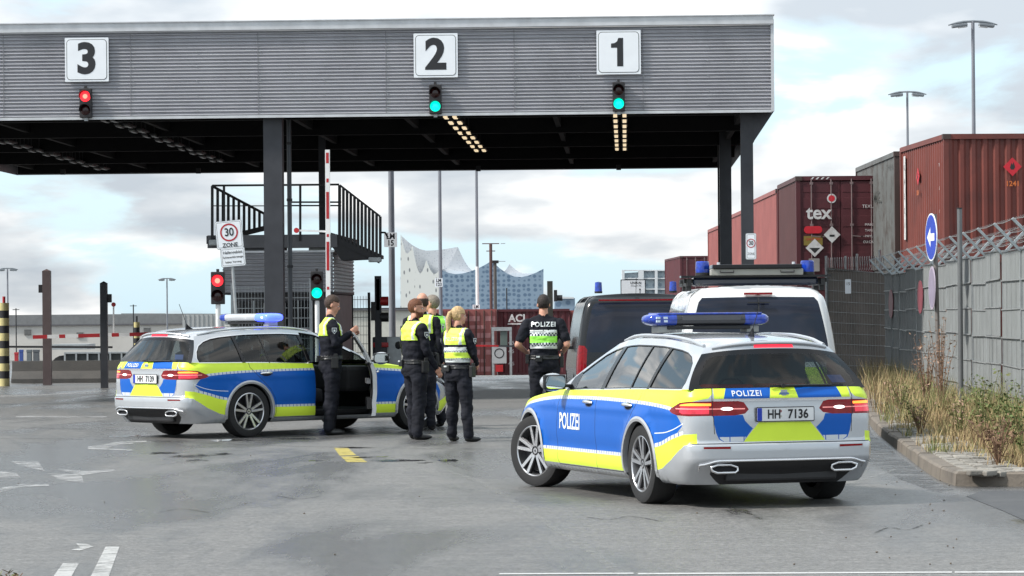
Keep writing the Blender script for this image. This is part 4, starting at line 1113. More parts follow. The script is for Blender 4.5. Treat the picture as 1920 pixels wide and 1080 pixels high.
# ------------------------------------------------------------------ vans
vx0=interp([(-3,-1.0),(-2.6,-1.0),(-2.15,-.985),(-2.02,-.95),(-1.93,-.89),(-1.85,-.80),(-1.6,-.55),(0,1.05),(2.2,3.25),(2.6,3.6),(2.9,3.8),(3.3,3.92),(3.8,3.98)])
vy0=interp([(-3,0),(-2.6,.40),(-2.15,.84),(-2.02,.91),(-1.93,.942),(-1.85,.952),(-1.6,.955),(2.2,.955),(2.6,.91),(2.9,.78),(3.3,.45),(3.8,0)])
def build_van(kind):
    white=kind=='white'
    paint=mat('van_white',(.72,.73,.74),.22,0,coat=1.0,var=.02) if white else mat('van_black',(.007,.008,.010),.22,.1,spec=.4,coat=.25,var=.05)
    H=1.94 if white else 1.93
    root=empty('police_van' if white else 'dark_van')
    kz=interp([(.2,.95),(.4,.99),(.8,1.0),(1.05,.985),(1.35,.95),(1.65,.90),(1.85,.85),(1.93,.80),(1.99,.70)])
    rs=interp([(.2,.08),(.45,-.02),(.9,0),(1.1,.02),(1.5,.07),(1.8,.12),(1.92,.17),(1.99,.28)])
    fs=interp([(.2,-.1),(.5,0),(.85,-.08),(1.02,-.45),(1.12,-.95),(1.5,-1.45),(1.85,-1.95),(1.99,-2.3)])
    def V(s,z):
        zz=z/H*1.99; y=vy0(s)*kz(zz); x=vx0(s)+rs(zz)*sstep(-1.2,-1.9,s)+fs(zz)*sstep(1.5,2.6,s)
        if s>2.0: y=vy0(s)*kz(zz)
        return (x,y,z)
    outer=[(-3,.22),(3.8,.22),(3.8,H),(-3,H)]; reg=[]; A=lambda p,q=None,m=None: reg.append((p,q,m))
    A([(-4,0),(5,0),(5,3),(-4,3)],'body',paint)
    ry=lambda y:-3+y
    if white:
        A([(-4,.55),(5,.55),(5,1.0),(-4,1.0)],None,lime); A([(-1.7,.5),(2.4,.5),(2.4,.86),(-1.7,.86)],None,blue)
    gm=gloss_black
    wd=.86 if white else .83
    A([(ry(0)-.1,1.06),(ry(wd),1.06),(ry(wd+.01),1.30),(ry(wd-.015),1.60),(ry(wd-.03),H-.16),(ry(wd-.07),H-.11),(ry(0)-.1,H-.10)],'rear_window_frame',mat('van_screen',(.012,.016,.030),.06,0,spec=.35,var=.3,scale=2))
    A([(-1.55,1.10),(-.55,1.10),(-.60,H-.26),(-1.50,H-.26)],'side_window',gm); A([(-.45,1.10),(.75,1.10),(.70,H-.26),(-.47,H-.26)],'side_window',gm)
    A([(.88,1.08),(1.95,1.08),(1.6,H-.28),(.86,H-.26)],'side_window',gm)
    A([(2.55,1.14),(3.9,1.14),(3.9,H-.12),(2.55,H-.15)],'windscreen',gm)
    A([(ry(.80),.70),(ry(.80),1.10 if not white else 1.02),(ry(.86),1.16),(-1.93,1.17),(-1.86,1.08),(-1.86,.72)],'tail_lamp',red_lens)
    A([(ry(.80),.62),(ry(.80),.70),(-1.86,.72),(-1.86,.62)],'tail_lamp',mat('clear_lens',(.6,.6,.6),.2))
    A([(-4,0),(-1.7,0),(-1.7,.42),(-4,.45)],'bumper',black); 
    for c in(-1.05-.0,1.95): A(archpoly(c,.38),None,'HOLE')
    xs=frange(-2.95,-1.6,.07)+frange(-1.5,2.2,.25)+frange(2.3,3.75,.08)
    L={}; sheet(outer,reg,gridpts(xs,frange(.3,H-.04,.07)),.05,V,lambda s,z:(-1,.2,.1) if s<-2.05 else((1,.1,.2) if s>2.6 else (0,1,.1)),L,bs=.08)
    for k,mb in L.items():
        q=MB(); q.v=[(x,-y,z) for x,y,z in mb.v]; q.f=[f[::-1] for f in mb.f]; q.m=mb.m; q.mats=mb.mats; q.n=[(a,-b_,c) for a,b_,c in mb.n]
        if k in('body','rear_window_frame','windscreen','bumper'):
            o_=len(mb.v); mb.v=mb.v+q.v; mb.n=mb.n+q.n; mb.f=mb.f+[tuple(i+o_ for i in f) for f in q.f]; mb.m=list(mb.m)+list(q.m); mb.build('rear_window' if k=='rear_window_frame' else k,root)
        else: mb.build(k,root); q.build(k,root)
    b=MB()
    ring=[V(s,H) for s in frange(-3,3.8,.12)]
    n=len(ring)
    def rf(u,v):
        i=min(n-1,int(round(u*(n-1)))); p=ring[i]; t=v*2-1
        return (p[0],p[1]*t,p[2]+.035*(1-t*t)*min(1,abs(p[1])*2)+(.004*math.cos(t*28) if white else 0)*(1 if abs(p[1])>.5 else 0))
    b.grid(rf,n-1,24,paint); b.build('roof',root,smooth=180)
    for x in(-.05,2.95):
        for sg in(1,-1):
            w_=MB(); w_.lathe([(.22,-.10),(.32,-.11),(.335,-.06),(.335,.06),(.32,.11),(.22,.10)],rubber,axis='Y',n=32)
            wo=w_.build('wheel',root,smooth=40); wo.location=(x,sg*.83,.335)
            q=MB(); q.lathe([(.235,.10*sg),(.22,.06*sg),(0,.07*sg)],rim_m,axis='Y',n=24)
            for k in range(7): a=k*2*math.pi/7; q.bar((.03*math.cos(a),.085*sg,.03*math.sin(a)),(.21*math.cos(a),.085*sg,.21*math.sin(a)),.04,.03,rim_m,up=(0,1,0))
            q.build('rim',wo,smooth=40)
    b=MB(); b.box((1.4,0,.28),(4.3,1.55,.14),black); b.build('underbody',root)
    for sg in(1,-1):
        b=MB(); b.ell((2.15,sg*1.07,1.18),(.07,.10,.14),black if True else paint,n=16,k=10); b.bar((2.15,sg*.92,1.10),(2.15,sg*1.05,1.12),.06,.05,black); b.build('wing_mirror',root,smooth=60)
    if white:
        b=MB(); b.box((-.86,0,1.875),(.04,.34,.028),red_lens,bev=.005); b.build('high_brake_light',root)
        x=V(-3,1.7)[0]-.02
        b=MB(); b.bar((x+.02,0,1.83),(x-.03,.0,1.60),.014,.014,black); b.bar((x-.01,-.13,1.77),(x-.01,.13,1.77),.02,.014,black); b.build('rear_wiper',root)
        # roof carrier with folded sign and two beacons
        TR=[]
        b=MB()
        for xx in(-.45,.25): b.box((xx,0,2.10),(.10,1.72,.05),black,bev=.01)
        for sg in(1,-1):
            b.bar((-.62,sg*.80,2.08),(.9,sg*.80,2.08),.05,.08,black)
            for xx in(-.45,.25): b.box((xx,sg*.80,2.04),(.12,.06,.12),black)
        b.box((-.50,0,2.15),(.30,1.80,.025),gloss_black); b.box((-.35,0,2.09),(.4,1.5,.10),mat('rack_dark_blue',(.02,.03,.06),.2,coat=.8),bev=.03); b.build('roof_carrier',root,loc=(0,0,-.065))
        b=MB(); b.box((-.50,0,2.20),(.50,1.10,.075),mat('sign_box',(.36,.36,.33),.5),bev=.008); b.box((-.50,0,2.265),(.56,1.06,.05),gloss_black,bev=.008)
        for y in(-.36,.36): b.path([(-.765,y-.08,2.215),(-.78,y-.08,2.195),(-.78,y+.08,2.195),(-.765,y+.08,2.215)],.008,black,n=6)
        for y in(-.45,.45): b.cyl((-.6,y,2.28),(-.6,y,2.32),.02,chrome)
        b.build('folded_sign',root,loc=(0,0,-.065))
        for sg in(1,-1):
            b=MB(); b.lathe([(.0,2.165),(.085,2.165),(.085,2.20)],black,c=(-.45,sg*.63,0),n=20); b.lathe([(.082,2.20),(.085,2.23),(.080,2.325),(.07,2.335),(0,2.335)],blue_lens,c=(-.45,sg*.63,0),n=20); b.build('beacon',root,smooth=40,loc=(0,0,-.065))
    else:
        for sg in(1,-1):
            b=MB(); b.lathe([(.0,1.97),(.06,1.97),(.062,2.0)],black,c=(-.45,sg*.58,0),n=16); b.lathe([(.058,2.0),(.052,2.14),(0,2.15)],blue_lens,c=(-.45,sg*.58,0),n=16); b.build('beacon',root,smooth=40)
        b=MB(); b.box((-.90,0,1.86),(.03,1.2,.025),red_lens,bev=.005); b.build('high_brake_light',root)
        b=MB(); b.cyl((-.5,0,1.96),(-.62,0,2.20),.004,black,n=6); b.build('aerial',root)
    return root
def place_on(root,px,y,D,heading,z=0):
    p=P(px,y,D); root.location=(p.x,D,z); root.rotation_euler=(0,0,R(90+heading))
vw=build_van('white'); place_on(vw,1411,700,37.6,0.5)
tag(vw,'white police van with blue beacons and folded sign on its roof carrier','van')
vb=build_van('black'); place_on(vb,1190,700,48.5,1.2)
tag(vb,'black van with two slim blue beacons beside the white police van','van')
# ------------------------------------------------------------------ toll-like gate canopy
metal_grey=mat('corrugated_metal',(.43,.43,.46),.45,.2,var=.06,scale=1.5,dirt=(.31,.31,.335),dirt_amt=.7,dscale=.7)
edge_grey=mat('fascia_edge',(.55,.56,.58),.4,.3)
dark_steel=mat('dark_steel',(.022,.022,.025),.6,.2)
col_steel=mat('column_steel',(.04,.042,.05),.55,.2,var=.15)
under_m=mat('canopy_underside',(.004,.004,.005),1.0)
galv=mat('galvanised_steel',(.36,.38,.39),.5,.5,var=.15,scale=8)
sign_w=mat('sign_white',(.80,.83,.87),.45,0,var=.03)
ink=mat('sign_ink',(.015,.016,.02),.5)
red_ring=mat('sign_red',(.42,.02,.03),.45)
red_paint=mat('barrier_red',(.42,.015,.02),.45,var=.15)
white_paint=mat('barrier_white',(.80,.80,.80),.5,dirt=(.5,.48,.45),dirt_amt=.3,dscale=4)
CA=R(2.1); CU=Vector((-math.cos(CA),math.sin(CA),0)); CV=Vector((math.sin(CA),math.cos(CA),0))
CR=P(1447,100,58.8); CR.z=0
ZB,ZTT=5.48,7.28; CLEN=19.0; CDEP=23.0
def cp(u,v,z): return CR+CU*u+CV*v+Vector((0,0,z))
def on_fascia(x,y,off=0.0):
    d=P(x,y,1.0)-Vector((0,0,HC)); t=(CR.dot(CV)-off)/d.dot(CV); return Vector((0,0,HC))+d*t
can=empty('gate_canopy',cp(4,0,0),label='wide gate canopy with corrugated grey fascia over three numbered lanes',cat='canopy')
def part(mb,name,root,smooth=None):
    o=mb.build(name,root,smooth=smooth); o.matrix_parent_inverse=Matrix.Translation(-Vector(root.location)) if root.rotation_euler.z==0 else root.matrix_world.inverted(); return o
# corrugated fascia: real horizontal waves
b=MB(); nr=24; prof=[]
for i in range(nr*6+1):
    z=ZB+.03+(ZTT-.16-ZB-.03)*i/(nr*6); prof.append((-.025*math.sin(2*math.pi*i/6),z))
vs=[cp(u,v,z) for v,z in prof for u in(0,CLEN)]; n=len(prof)
b.add(vs,[(2*i,2*i+1,2*i+3,2*i+2) for i in range(n-1)],metal_grey)
jm=mat('panel_joint',(.20,.20,.215),.5)
for u in frange(2.45,17.15,2.45): b.bar(cp(u,-.024,ZB+.04),cp(u,-.024,ZTT-.2),.012,.006,jm)
for u in frange(1.22,18.3,1.225):
    for zz in frange(ZB+.14,ZTT-.28,.30): b.cyl(cp(u,-.022,zz),cp(u,-.034,zz),.011,galv,n=6)
part(b,'fascia',can,smooth=50)
b=MB(); b.bar(cp(-.03,-.02,ZTT-.07),cp(CLEN,-.02,ZTT-.07),.18,.16,edge_grey); b.bar(cp(-.05,-.02,ZTT+.02),cp(CLEN,-.02,ZTT+.02),.24,.02,edge_grey); b.bar(cp(0,0,ZB),cp(CLEN,0,ZB),.07,.05,edge_grey)
b.bar(cp(-.01,-.02,ZB-.01),cp(-.01,-.02,ZTT-.06),.06,.06,edge_grey); part(b,'edge_trim',can)
b=MB()
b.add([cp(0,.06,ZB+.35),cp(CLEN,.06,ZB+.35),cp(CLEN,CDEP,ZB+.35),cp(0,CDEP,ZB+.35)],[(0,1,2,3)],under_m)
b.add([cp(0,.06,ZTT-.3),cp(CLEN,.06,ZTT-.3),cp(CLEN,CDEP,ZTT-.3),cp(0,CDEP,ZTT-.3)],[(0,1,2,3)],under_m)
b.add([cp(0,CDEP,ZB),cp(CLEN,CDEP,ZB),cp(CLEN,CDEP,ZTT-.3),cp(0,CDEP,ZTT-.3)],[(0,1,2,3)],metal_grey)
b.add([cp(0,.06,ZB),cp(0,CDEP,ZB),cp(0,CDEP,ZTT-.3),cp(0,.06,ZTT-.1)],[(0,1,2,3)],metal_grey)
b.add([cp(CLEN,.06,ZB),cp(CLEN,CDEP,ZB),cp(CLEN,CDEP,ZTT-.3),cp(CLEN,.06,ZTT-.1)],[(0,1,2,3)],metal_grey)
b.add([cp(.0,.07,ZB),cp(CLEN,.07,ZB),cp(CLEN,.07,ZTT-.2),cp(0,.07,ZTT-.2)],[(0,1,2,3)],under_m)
part(b,'roof_slab',can)
for v in (1.2,6.5,12,17.5,22.7):
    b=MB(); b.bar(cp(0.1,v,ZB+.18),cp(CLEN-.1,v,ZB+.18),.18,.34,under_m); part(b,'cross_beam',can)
for u in (.45,4.2,7.2,9.45,12.5,15.5,18.5):
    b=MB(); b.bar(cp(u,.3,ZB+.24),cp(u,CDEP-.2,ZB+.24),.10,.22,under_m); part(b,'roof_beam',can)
def column(x0,x1,v,z1=ZB+.3,m=col_steel,brace=None):
    c=on_fascia((x0+x1)/2,400); 
    u=None
    D0=58.8+v; p=P((x0+x1)/2,450,D0); s=FPX/D0; w_=(x1-x0)/s
    b=MB(); b.box((p.x,p.y,z1/2),(w_,w_*.9,z1),m,rz=-CA); b.box((p.x,p.y,.04),(w_*1.6,w_*1.6,.08),dark_steel,rz=-CA)
    if brace: b.prism([(w_*.4,5.5),(w_*.4,4.85),(w_*.62,4.95),(.52,5.5)],m,(p.x,p.y-.10,0),(1,0,0),(0,0,1),-.2)
    part(b,'column',can)
    return p
column(1390,1413,.55,brace=True); column(1350,1372,12); column(497,532,.7); column(599,612,12,z1=ZB+.3)
column(-60,-30,.7)
# down pipe
b=MB(); p=P(543,400,60.3); b.cyl((p.x,p.y,0),(p.x,p.y,5.6),.045,mat('pipe_grey',(.06,.065,.075),.4,.3),n=12)
for z in(1.2,2.6,3.9,5.0): b.cyl((p.x,p.y,z),(p.x,p.y,z+.05),.056,dark_steel,n=12)
part(b,'down_pipe',can,smooth=50)
p=P(1350,400,71); b=MB(); b.cyl((p.x-.03,p.y,0),(p.x-.03,p.y,5.5),.02,dark_steel,n=8); part(b,'cable_pipe',can)
for x,y in((118,335),(372,330),(897,325),(1160,322)):
    p=P(x,y,80.5); b=MB(); b.box((p.x,p.y,ZB-.02),(.12,.10,.14),dark_steel); part(b,'roof_drain',can)
# lamp strips along the lanes
lit=mat('lane_lamp_lit',(1,.95,.8),.4,emit=(1,.78,.48),es=.75); unlit=mat('lane_lamp_off',(.20,.20,.20),.4)
for lane,(x,y,mm_,na) in enumerate(((1162,217,lit,8),(838,217,lit,8),(186,224,unlit,10),(-150,224,unlit,12))):
    p0=on_fascia(x,y); u0=(p0-CR).dot(CU)
    for side in(-.09,.09):
        for i in range(na):
            v=.9+1.75*i; b=MB(); b.bar(cp(u0+side,v,ZB+.02),cp(u0+side,v+.62,ZB+.02),.075,.03,mm_); b.bar(cp(u0+side,v-.05,ZB+.05),cp(u0+side,v+.90,ZB+.05),.12,.03,dark_steel)
            for q in(.2,.65): b.bar(cp(u0+side,v+q,ZB+.06),cp(u0+side,v+q,ZB+.34),.02,.02,dark_steel)
            part(b,'strip_lamp',can)
# numbered boards
def board(num,x,y):
    c=on_fascia(x,y,.06); b=MB(); uy=Vector((0,0,1)); ux=-CU
    b.prism(rrect(0,0,.84,.84,.01),sign_w,c,ux,uy,.02)
    b.prism(rrect(0,0,.775,.775,.07),ink,c,ux,uy,.023); b.prism(rrect(0,0,.755,.755,.062),sign_w,c,ux,uy,.026)
    if num=='1': b.prism([(-.03,-.27),(.085,-.27),(.085,.27),(-.005,.27),(-.03,.205),(-.075,.175),(-.145,.165),(-.145,.085),(-.03,.085)],ink,c,ux,uy,.029)
    else: text_obj('t',num,.80,ink,c-uy*.005,ux,uy,bold=.030,into=b,off=.029)
    for s in(-.3,.3): b.bar(c+ux*s-CV*-.03+uy*.38,c+ux*s+CV*.03-uy*.38,.04,.04,galv)
    o=b.build('lane_sign'); tag(o,'white lane board with black number %s on the corrugated fascia'%num,'sign','numbered lane boards'); return o
board('3',163,112); board('2',817,104); board('1',1160,98)
sig_red=mat('signal_red_lit',(1,.05,.05),.3,emit=(1.0,.02,.03),es=2.2,var=0); sig_green=mat('signal_green_lit',(.0,.9,.6),.3,emit=(0.0,.85,.55),es=1.3,var=0); sig_off=mat('signal_lens_off',(.03,.005,.006),.15); sig_core=mat('signal_red_core',(1,.3,.2),.3,emit=(1,.22,.15),es=2.0,var=0)
housing=mat('signal_housing',(.02,.018,.02),.5)
def signal(c,state,label,rz=0.0,post=None,postm=None,group='two lamp lane signals',sc=1.0,side=False):
    root=empty('traffic_signal',c,rz,label,'traffic light',group)
    b=MB(); b.box((0,.06*sc,0),(.235*sc,.12*sc,.56*sc),housing,bev=.015*sc); b.box((0,.06,.30*sc),(.05,.05,.06),housing); b.box((0,.08,-.30*sc),(.07,.05,.08),galv); 
    b.build('housing',root)
    for k,zc in enumerate((.125*sc,-.135*sc)):
        on=(state=='red' and k==0) or (state=='green' and k==1)
        lm=(sig_red if state=='red' else sig_green) if on else sig_off
        q=MB(); q.lathe([(0,-.022*sc),(.05*sc,-.020*sc),(.098*sc,-.004*sc),(.10*sc,.0)],lm,c=(0,0,zc),axis='Y',n=24); o=q.build('lens',root,smooth=60)
        if on and state=='red':
            q=MB(); q.lathe([(0,-.026*sc),(.045*sc,-.024*sc)],sig_core,c=(0,0,zc),axis='Y',n=20); q.build('lamp_core',o)
        q=MB(); q.grid(lambda u,v:(.108*sc*math.cos(R(-15+210*u)),-.16*sc*v*(1.0-.35*abs(u-.5)*2),zc+.108*sc*math.sin(R(-15+210*u))),14,3,housing); q.build('visor',root,smooth=60)
    if post:
        q=MB(); q.cyl((0,.07,-.28*sc),(0,.07,-c.z+0.0),.045,postm or white_paint,n=14); q.build('post',root,smooth=60)
    root.rotation_euler=(0,0,rz); return root
signal(on_fascia(160,193,.16),'red','red lit lane signal under the number 3 board',-CA)
signal(on_fascia(816,186,.16),'green','green lit lane signal under the number 2 board',-CA)
signal(on_fascia(1160,181,.16),'green','green lit lane signal under the number 1 board',-CA)
signal(P(408,540,56),'red','red lit signal on white post under the tilted 30 zone sign',post=True,sc=1.05)
signal(P(594,536,59),'green','green lit signal on white post beside the raised barrier arm',post=True,sc=1.0)
# side-on signal on dark post
p=P(709,570,66); root=empty('signal_post',(p.x,p.y,0),label='dark post carrying a side-on signal left of the tall grey mast',cat='traffic light')
b=MB(); b.box((0,0,1.25),(.14,.14,2.5),col_steel); b.box((.0,-.02,2.1),(.11,.10,.7),dark_steel,bev=.02); b.build('post',root)
b=MB(); b.box((-.10,0,1.75),(.10,.26,.40),housing); b.build('housing',root)
for z in(1.96,1.62): b=MB(); b.lathe([(.10,.0),(.10,.17)],red_paint if z>1.8 else housing,c=(.05,0,z),axis='X',n=16); b.build('visor',root,smooth=60)
# ---------------- barrier arms
def arm(a,bb,w,label,stripes,group='striped barrier arms',rw=1.06):
    """a -> bb, stripes: list of (t0,t1) painted red"""
    root=empty('boom_barrier',a,label=label,cat='barrier',group=group); a=Vector(a); bb=Vector(bb); d=bb-a
    q=MB(); q.bar((0,0,0),d,w,w,white_paint); o=q.build('boom',root)
    for t0,t1 in stripes:
        q=MB(); q.bar(d*t0,d*t1,w*rw if (t1-t0)>.05 else w*.5,w*1.06,red_paint); q.build('red_band',root)
    return root,d
pt=P(614,281,57.5); pb=P(616,640,57.5)
root,d=arm(pb,pt,.085,'red and white barrier arm standing upright in front of the booth',[(.12,.20),(.27,.285),(.37,.52) ,(.545,.56),(.64,.78),(.83,.85),(.93,.985)],rw=.62)
q=MB(); q.box((-.0,.05,-.55),(.34,.34,1.15),mat('drive_box_blue',(.03,.07,.35),.4),bev=.02); q.build('drive_box',root)
q=MB(); e=(P(556,432,57.5)-pb); m0=(P(612,434,57.5)-pb); q.bar(m0,e,.035,.035,white_paint); q.lathe([(0,0),(.05,0),(.05,.03),(0,.03)],red_paint,c=(e.x,e.y-.03,e.z),axis='Y',n=14); q.build('folding_support',root)
pa=P(62,632,76); pe=P(286,626,76)
root,d=arm(pa,pe,.085,'lowered red and white barrier arm left of the far estate',[(0,.12),(.22,.27),(.38,.56),(.66,.72),(.81,1.0)])
q=MB(); s_=P(213,631,76)-pa; t_=P(213,571,76)-pa; q.bar(s_,t_,.035,.035,white_paint); q.lathe([(0,0),(.055,0),(.055,.03),(0,.03)],red_paint,c=(t_.x,t_.y-.02,t_.z),axis='Y',n=14); q.build('hanging_support',root)
root,d=arm(P(-20,650,84),P(211,651,84),.055,'thin dark barrier arm low behind the lowered striped arm',[(.82,.835)]); 
for ch in root.children:
    if ch.name.startswith('boom'): ch.data.materials[0]=dark_steel
root,d=arm(P(880,648,95),P(968,649,95),.05,'dark red barrier arm in front of the stacked dark red containers',[(.1,.62)])
for ch in root.children:
    if ch.name.startswith('boom'): ch.data.materials[0]=col_steel
# posts
def gpost(x0,x1,ytop,D,m,label,camy=None,side=-1,extra=None):
    p=P((x0+x1)/2,ytop,D); w_=(x1-x0)/FPX*D; root=empty('gate_post',(p.x,p.y,GZ(D)),label=label,cat='post',group='square posts at the left barrier')
    h=p.z-GZ(D); q=MB(); q.box((0,0,h/2),(w_,w_,h),m); q.add([(-w_/2,-w_/2,h),(w_/2,-w_/2,h),(w_/2,w_/2,h),(-w_/2,w_/2,h),(0,0,h+.05)],[(0,1,4),(1,2,4),(2,3,4),(3,0,4)],m); q.build('post',root)
    if camy: q=MB(); z=P(0,camy,D).z-GZ(D); q.box((side*(w_/2+.05),0,z),(.10,.14,.20),dark_steel,bev=.01); q.build('reader_box',root)
    return root
brown_post=mat('brown_post',(.115,.085,.085),.55,.1,var=.1)
gpost(80,95,508,77,brown_post,'tall brown square post at the left barrier',camy=542)
gpost(188,201,531,73,col_steel,'black square post just left of the far estate',camy=561,side=1)
def bollard(x0,x1,ytop,D,label):
    p=P((x0+x1)/2,ytop,D); z0=GZ(D); r=(x1-x0)/2/FPX*D; h=p.z-z0; root=empty('striped_bollard',(p.x,p.y,z0),label=label,cat='bollard',group='black and yellow striped bollards')
    yl=mat('bollard_yellow',(.55,.48,.22),.55,dirt=(.2,.17,.1),dirt_amt=.4,dscale=6); n=11
    q=MB()
    for k in range(n): q.lathe([(r,h*k/n),(r,h*(k+1)/n)],yl if k%2==0 else dark_steel,n=20)
    q.lathe([(r,h),(0,h)],dark_steel,n=20); q.build('column',root,smooth=60)
    q=MB(); q.cyl((.0,0,h),(0,0,h+.16),r*.3,red_paint if x0<50 else dark_steel,n=10); q.build('tip',root)
bollard(-2,17,568,76,'thick black and cream striped bollard at the left picture edge')
bollard(251,262,604,82,'short black and yellow bollard behind the lowered barrier arm')
# concrete barrier blocks
conc=mat('concrete',(.105,.10,.095),.85,dirt=(.06,.06,.06),dirt_amt=.7,dscale=2.0,bump=.3)
def jersey(x0,x1,D,label):
    a=P(x0,700,D); c=P(x1,700,D); z0=GZ(D); h=.56; a.z=c.z=z0
    root=MB(); d=(c-a); L_=d.length; prof=[(-.28,0),(.28,0),(.28,.10),(.12,.30),(.09,h),(-.09,h),(-.12,.30),(-.28,.10)]
    n=len(prof); vs=[(x,y,z) for x in(0,L_) for y,z in prof]
    root.add(vs,[tuple(range(n)),tuple(range(2*n-1,n-1,-1))]+[(i,n+i,n+(i+1)%n,(i+1)%n) for i in range(n)],conc)
    o=root.build('concrete_barrier'); o.location=a; tag(o,label,'barrier','concrete barrier blocks'); return o
jersey(24,94,80,'concrete barrier block beside the striped bollard'); jersey(95,225,80,'long dark concrete barrier block left of the far estate')
# tilted speed zone sign
def plate_sign(root,c,w_,h,tilt,yaw=0.0,name='panel'):
    M=Matrix.Rotation(yaw,3,'Z')@Matrix.Rotation(tilt,3,'Y'); ux=M@Vector((1,0,0)); uy=M@Vector((0,0,1)); q=MB()
    q.prism(rrect(0,0,w_,h,.03),galv,c,ux,uy,.012); q.prism(rrect(0,0,w_-.02,h-.02,.025),sign_w,c,ux,uy,.014)
    q.prism(rrect(0,0,w_-.05,h-.05,.02),ink,c,ux,uy,.0145); q.prism(rrect(0,0,w_-.062,h-.062,.016),sign_w,c,ux,uy,.015)
    return q,ux,uy
def ring(q,c,ux,uy,r,off,m,t=.18):
    n=32; a=[c+ux*(r*math.cos(2*math.pi*k/n))+uy*(r*math.sin(2*math.pi*k/n))+ux.cross(uy)*off for k in range(n)]; b_=[c+ux*(r*(1-t)*math.cos(2*math.pi*k/n))+uy*(r*(1-t)*math.sin(2*math.pi*k/n))+ux.cross(uy)*off for k in range(n)]
    q.add(a+b_,[(k,(k+1)%n,n+(k+1)%n,n+k) for k in range(n)],m)
p0=P(449,640,55); root=empty('speed_zone_sign',(p0.x,p0.y,0),label='tilted white 30 zone sign with text plate on leaning pole',cat='sign')
O=Vector((p0.x,p0.y,0)); c1=P(430,440,55)-O; c2=P(437,482,55)-O
q,ux,uy=plate_sign(root,c1,.48,.50,-R(5)); ring(q,c1+uy*.04,ux,uy,.16,.018,red_ring); text_obj('t','30',.20,ink,c1+uy*.04,ux,uy,bold=.004,xs=.85,into=q,off=.019); text_obj('t','ZONE',.10,ink,c1-uy*.185,ux,uy,bold=.002,into=q,off=.019); q.build('panel',root)
q,ux,uy=plate_sign(root,c2,.44,.34,-R(5)); 
for i,(t,s) in enumerate((('Hafengebiet',.072),('Schienenfahrzeuge',.048),('haben Vorrang',.048))): text_obj('t',t,s,ink,c2+uy*(.085-.085*i),ux,uy,bold=.001,into=q,off=.019)
q.build('panel',root); q=MB(); q.cyl(c1+Vector((0,.03,.2)),P(458,800,55)-O,.028,galv,n=12); q.build('post',root,smooth=60)
# zone sign on the right column
p=P(1408,462,58.5); q,ux,uy=plate_sign(None,p,.205,.50,0,yaw=R(0)); ring(q,p+uy*.06,ux,uy,.085,.018,red_ring); text_obj('t','30',.11,ink,p+uy*.06,ux,uy,bold=.002,xs=.8,into=q,off=.019); text_obj('t','ZONE',.06,ink,p-uy*.14,ux,uy,xs=.8,into=q,off=.019)
tag(q.build('speed_zone_sign'),'small narrow 30 zone sign fixed to the front right canopy column','sign')
# ---------------- booth with roof platform
BD=62.4; bl=P(432,470,BD); br=P(620,470,BD); bw=br.x-bl.x; bd=4.6
root=empty('gate_booth',((bl.x+br.x)/2,BD,0),-CA,'grey corrugated gate booth carrying a railed steel platform','booth'); hw=bw/2
q=MB()
def corr(q,a,b_,z0,z1,n,m,amp=.014):
    a=Vector(a); b_=Vector(b_); d=(b_-a).normalized(); nn=Vector((d.y,-d.x,0)); K=n*6; vs=[]
    for i in range(K+1):
        o_=nn*amp*math.sin(2*math.pi*i/6); z=z0+(z1-z0)*i/K; vs+= [a+o_+Vector((0,0,z)),b_+o_+Vector((0,0,z))]
    q.add(vs,[(2*i,2*i+1,2*i+3,2*i+2) for i in range(K)],m)
cm=mat('booth_metal',(.30,.30,.32),.45,.3,var=.08)
corr(q,(-hw-.14,-.12,0),(hw+.06,-.12,0),2.14,2.95,11,cm); corr(q,(hw+.06,-.12,0),(hw+.06,bd,0),2.14,2.95,11,mat('booth_side',(.36,.36,.37),.5,.2)); corr(q,(-hw-.14,bd,0),(-hw-.14,-.12,0),2.14,2.95,11,cm)
q.box((-.04,bd/2-.06,2.96),(bw+.26,bd+.16,.04),edge_grey); q.box((-.04,bd/2-.06,2.12),(bw+.22,bd+.12,.04),dark_steel); q.build('fascia_band',root,smooth=50)
q=MB(); q.box((0,bd/2,1.06),(bw,bd,2.1),mat('booth_wall',(.06,.055,.06),.6),); q.box((hw-.01,bd/2,1.05),(.06,bd-.1,2.08),mat('booth_cladding',(.20,.15,.15),.6,var=.15)); q.build('wall',root)
for x in(-.55,.35): q=MB(); q.box((x,-.02,1.5),(.75,.05,.95),gloss_black,bev=.01); q.box((x,-.03,1.5),(.03,.05,.95),galv); q.build('window',root)
pf=3.05
q=MB(); q.box((-.15,2.2,pf+.16),(bw+.65,4.6,.16),dark_steel); q.box((-.15,-.1,pf+.12),(bw+.6,.06,.26),mat('kick_plate',(.10,.10,.11),.5))
for x in(-1.0,0,.9): q.box((x,.4,pf-.02),(.12,.6,.16),dark_steel)
q.box((-.5,.3,pf+.0),(.5,.5,.3),mat('unit_grey',(.16,.16,.17),.5),bev=.03); q.box((hw-.25,.2,pf-.02),(.4,.3,.16),mat('lamp_grey',(.3,.3,.29),.5),bev=.04); q.build('platform',root)
def L2(x,y,D=None): 
    v=P(x,y,D or BD-.15)-Vector(root.location); return Matrix.Rotation(CA,3,'Z')@v
def rail(name,top,bot,nb,r=.022,y=-.15):
    q=MB(); a,b_=top; c,d=bot; q.bar(a,b_,.04,.04,dark_steel)
    for i in range(nb):
        t=i/(nb-1); q.bar(Vector(a).lerp(Vector(b_),t),Vector(c).lerp(Vector(d),t),.055,.03,dark_steel)
    q.bar(c,d,.05,.10,dark_steel); return q.build(name,root)
q=MB(); q.bar(L2(398,348),L2(636,346),.04,.04,dark_steel); q.bar(L2(540,379,64),L2(640,379,64),.035,.035,dark_steel); q.bar(L2(540,385,64),L2(640,385,64),.02,.02,dark_steel)
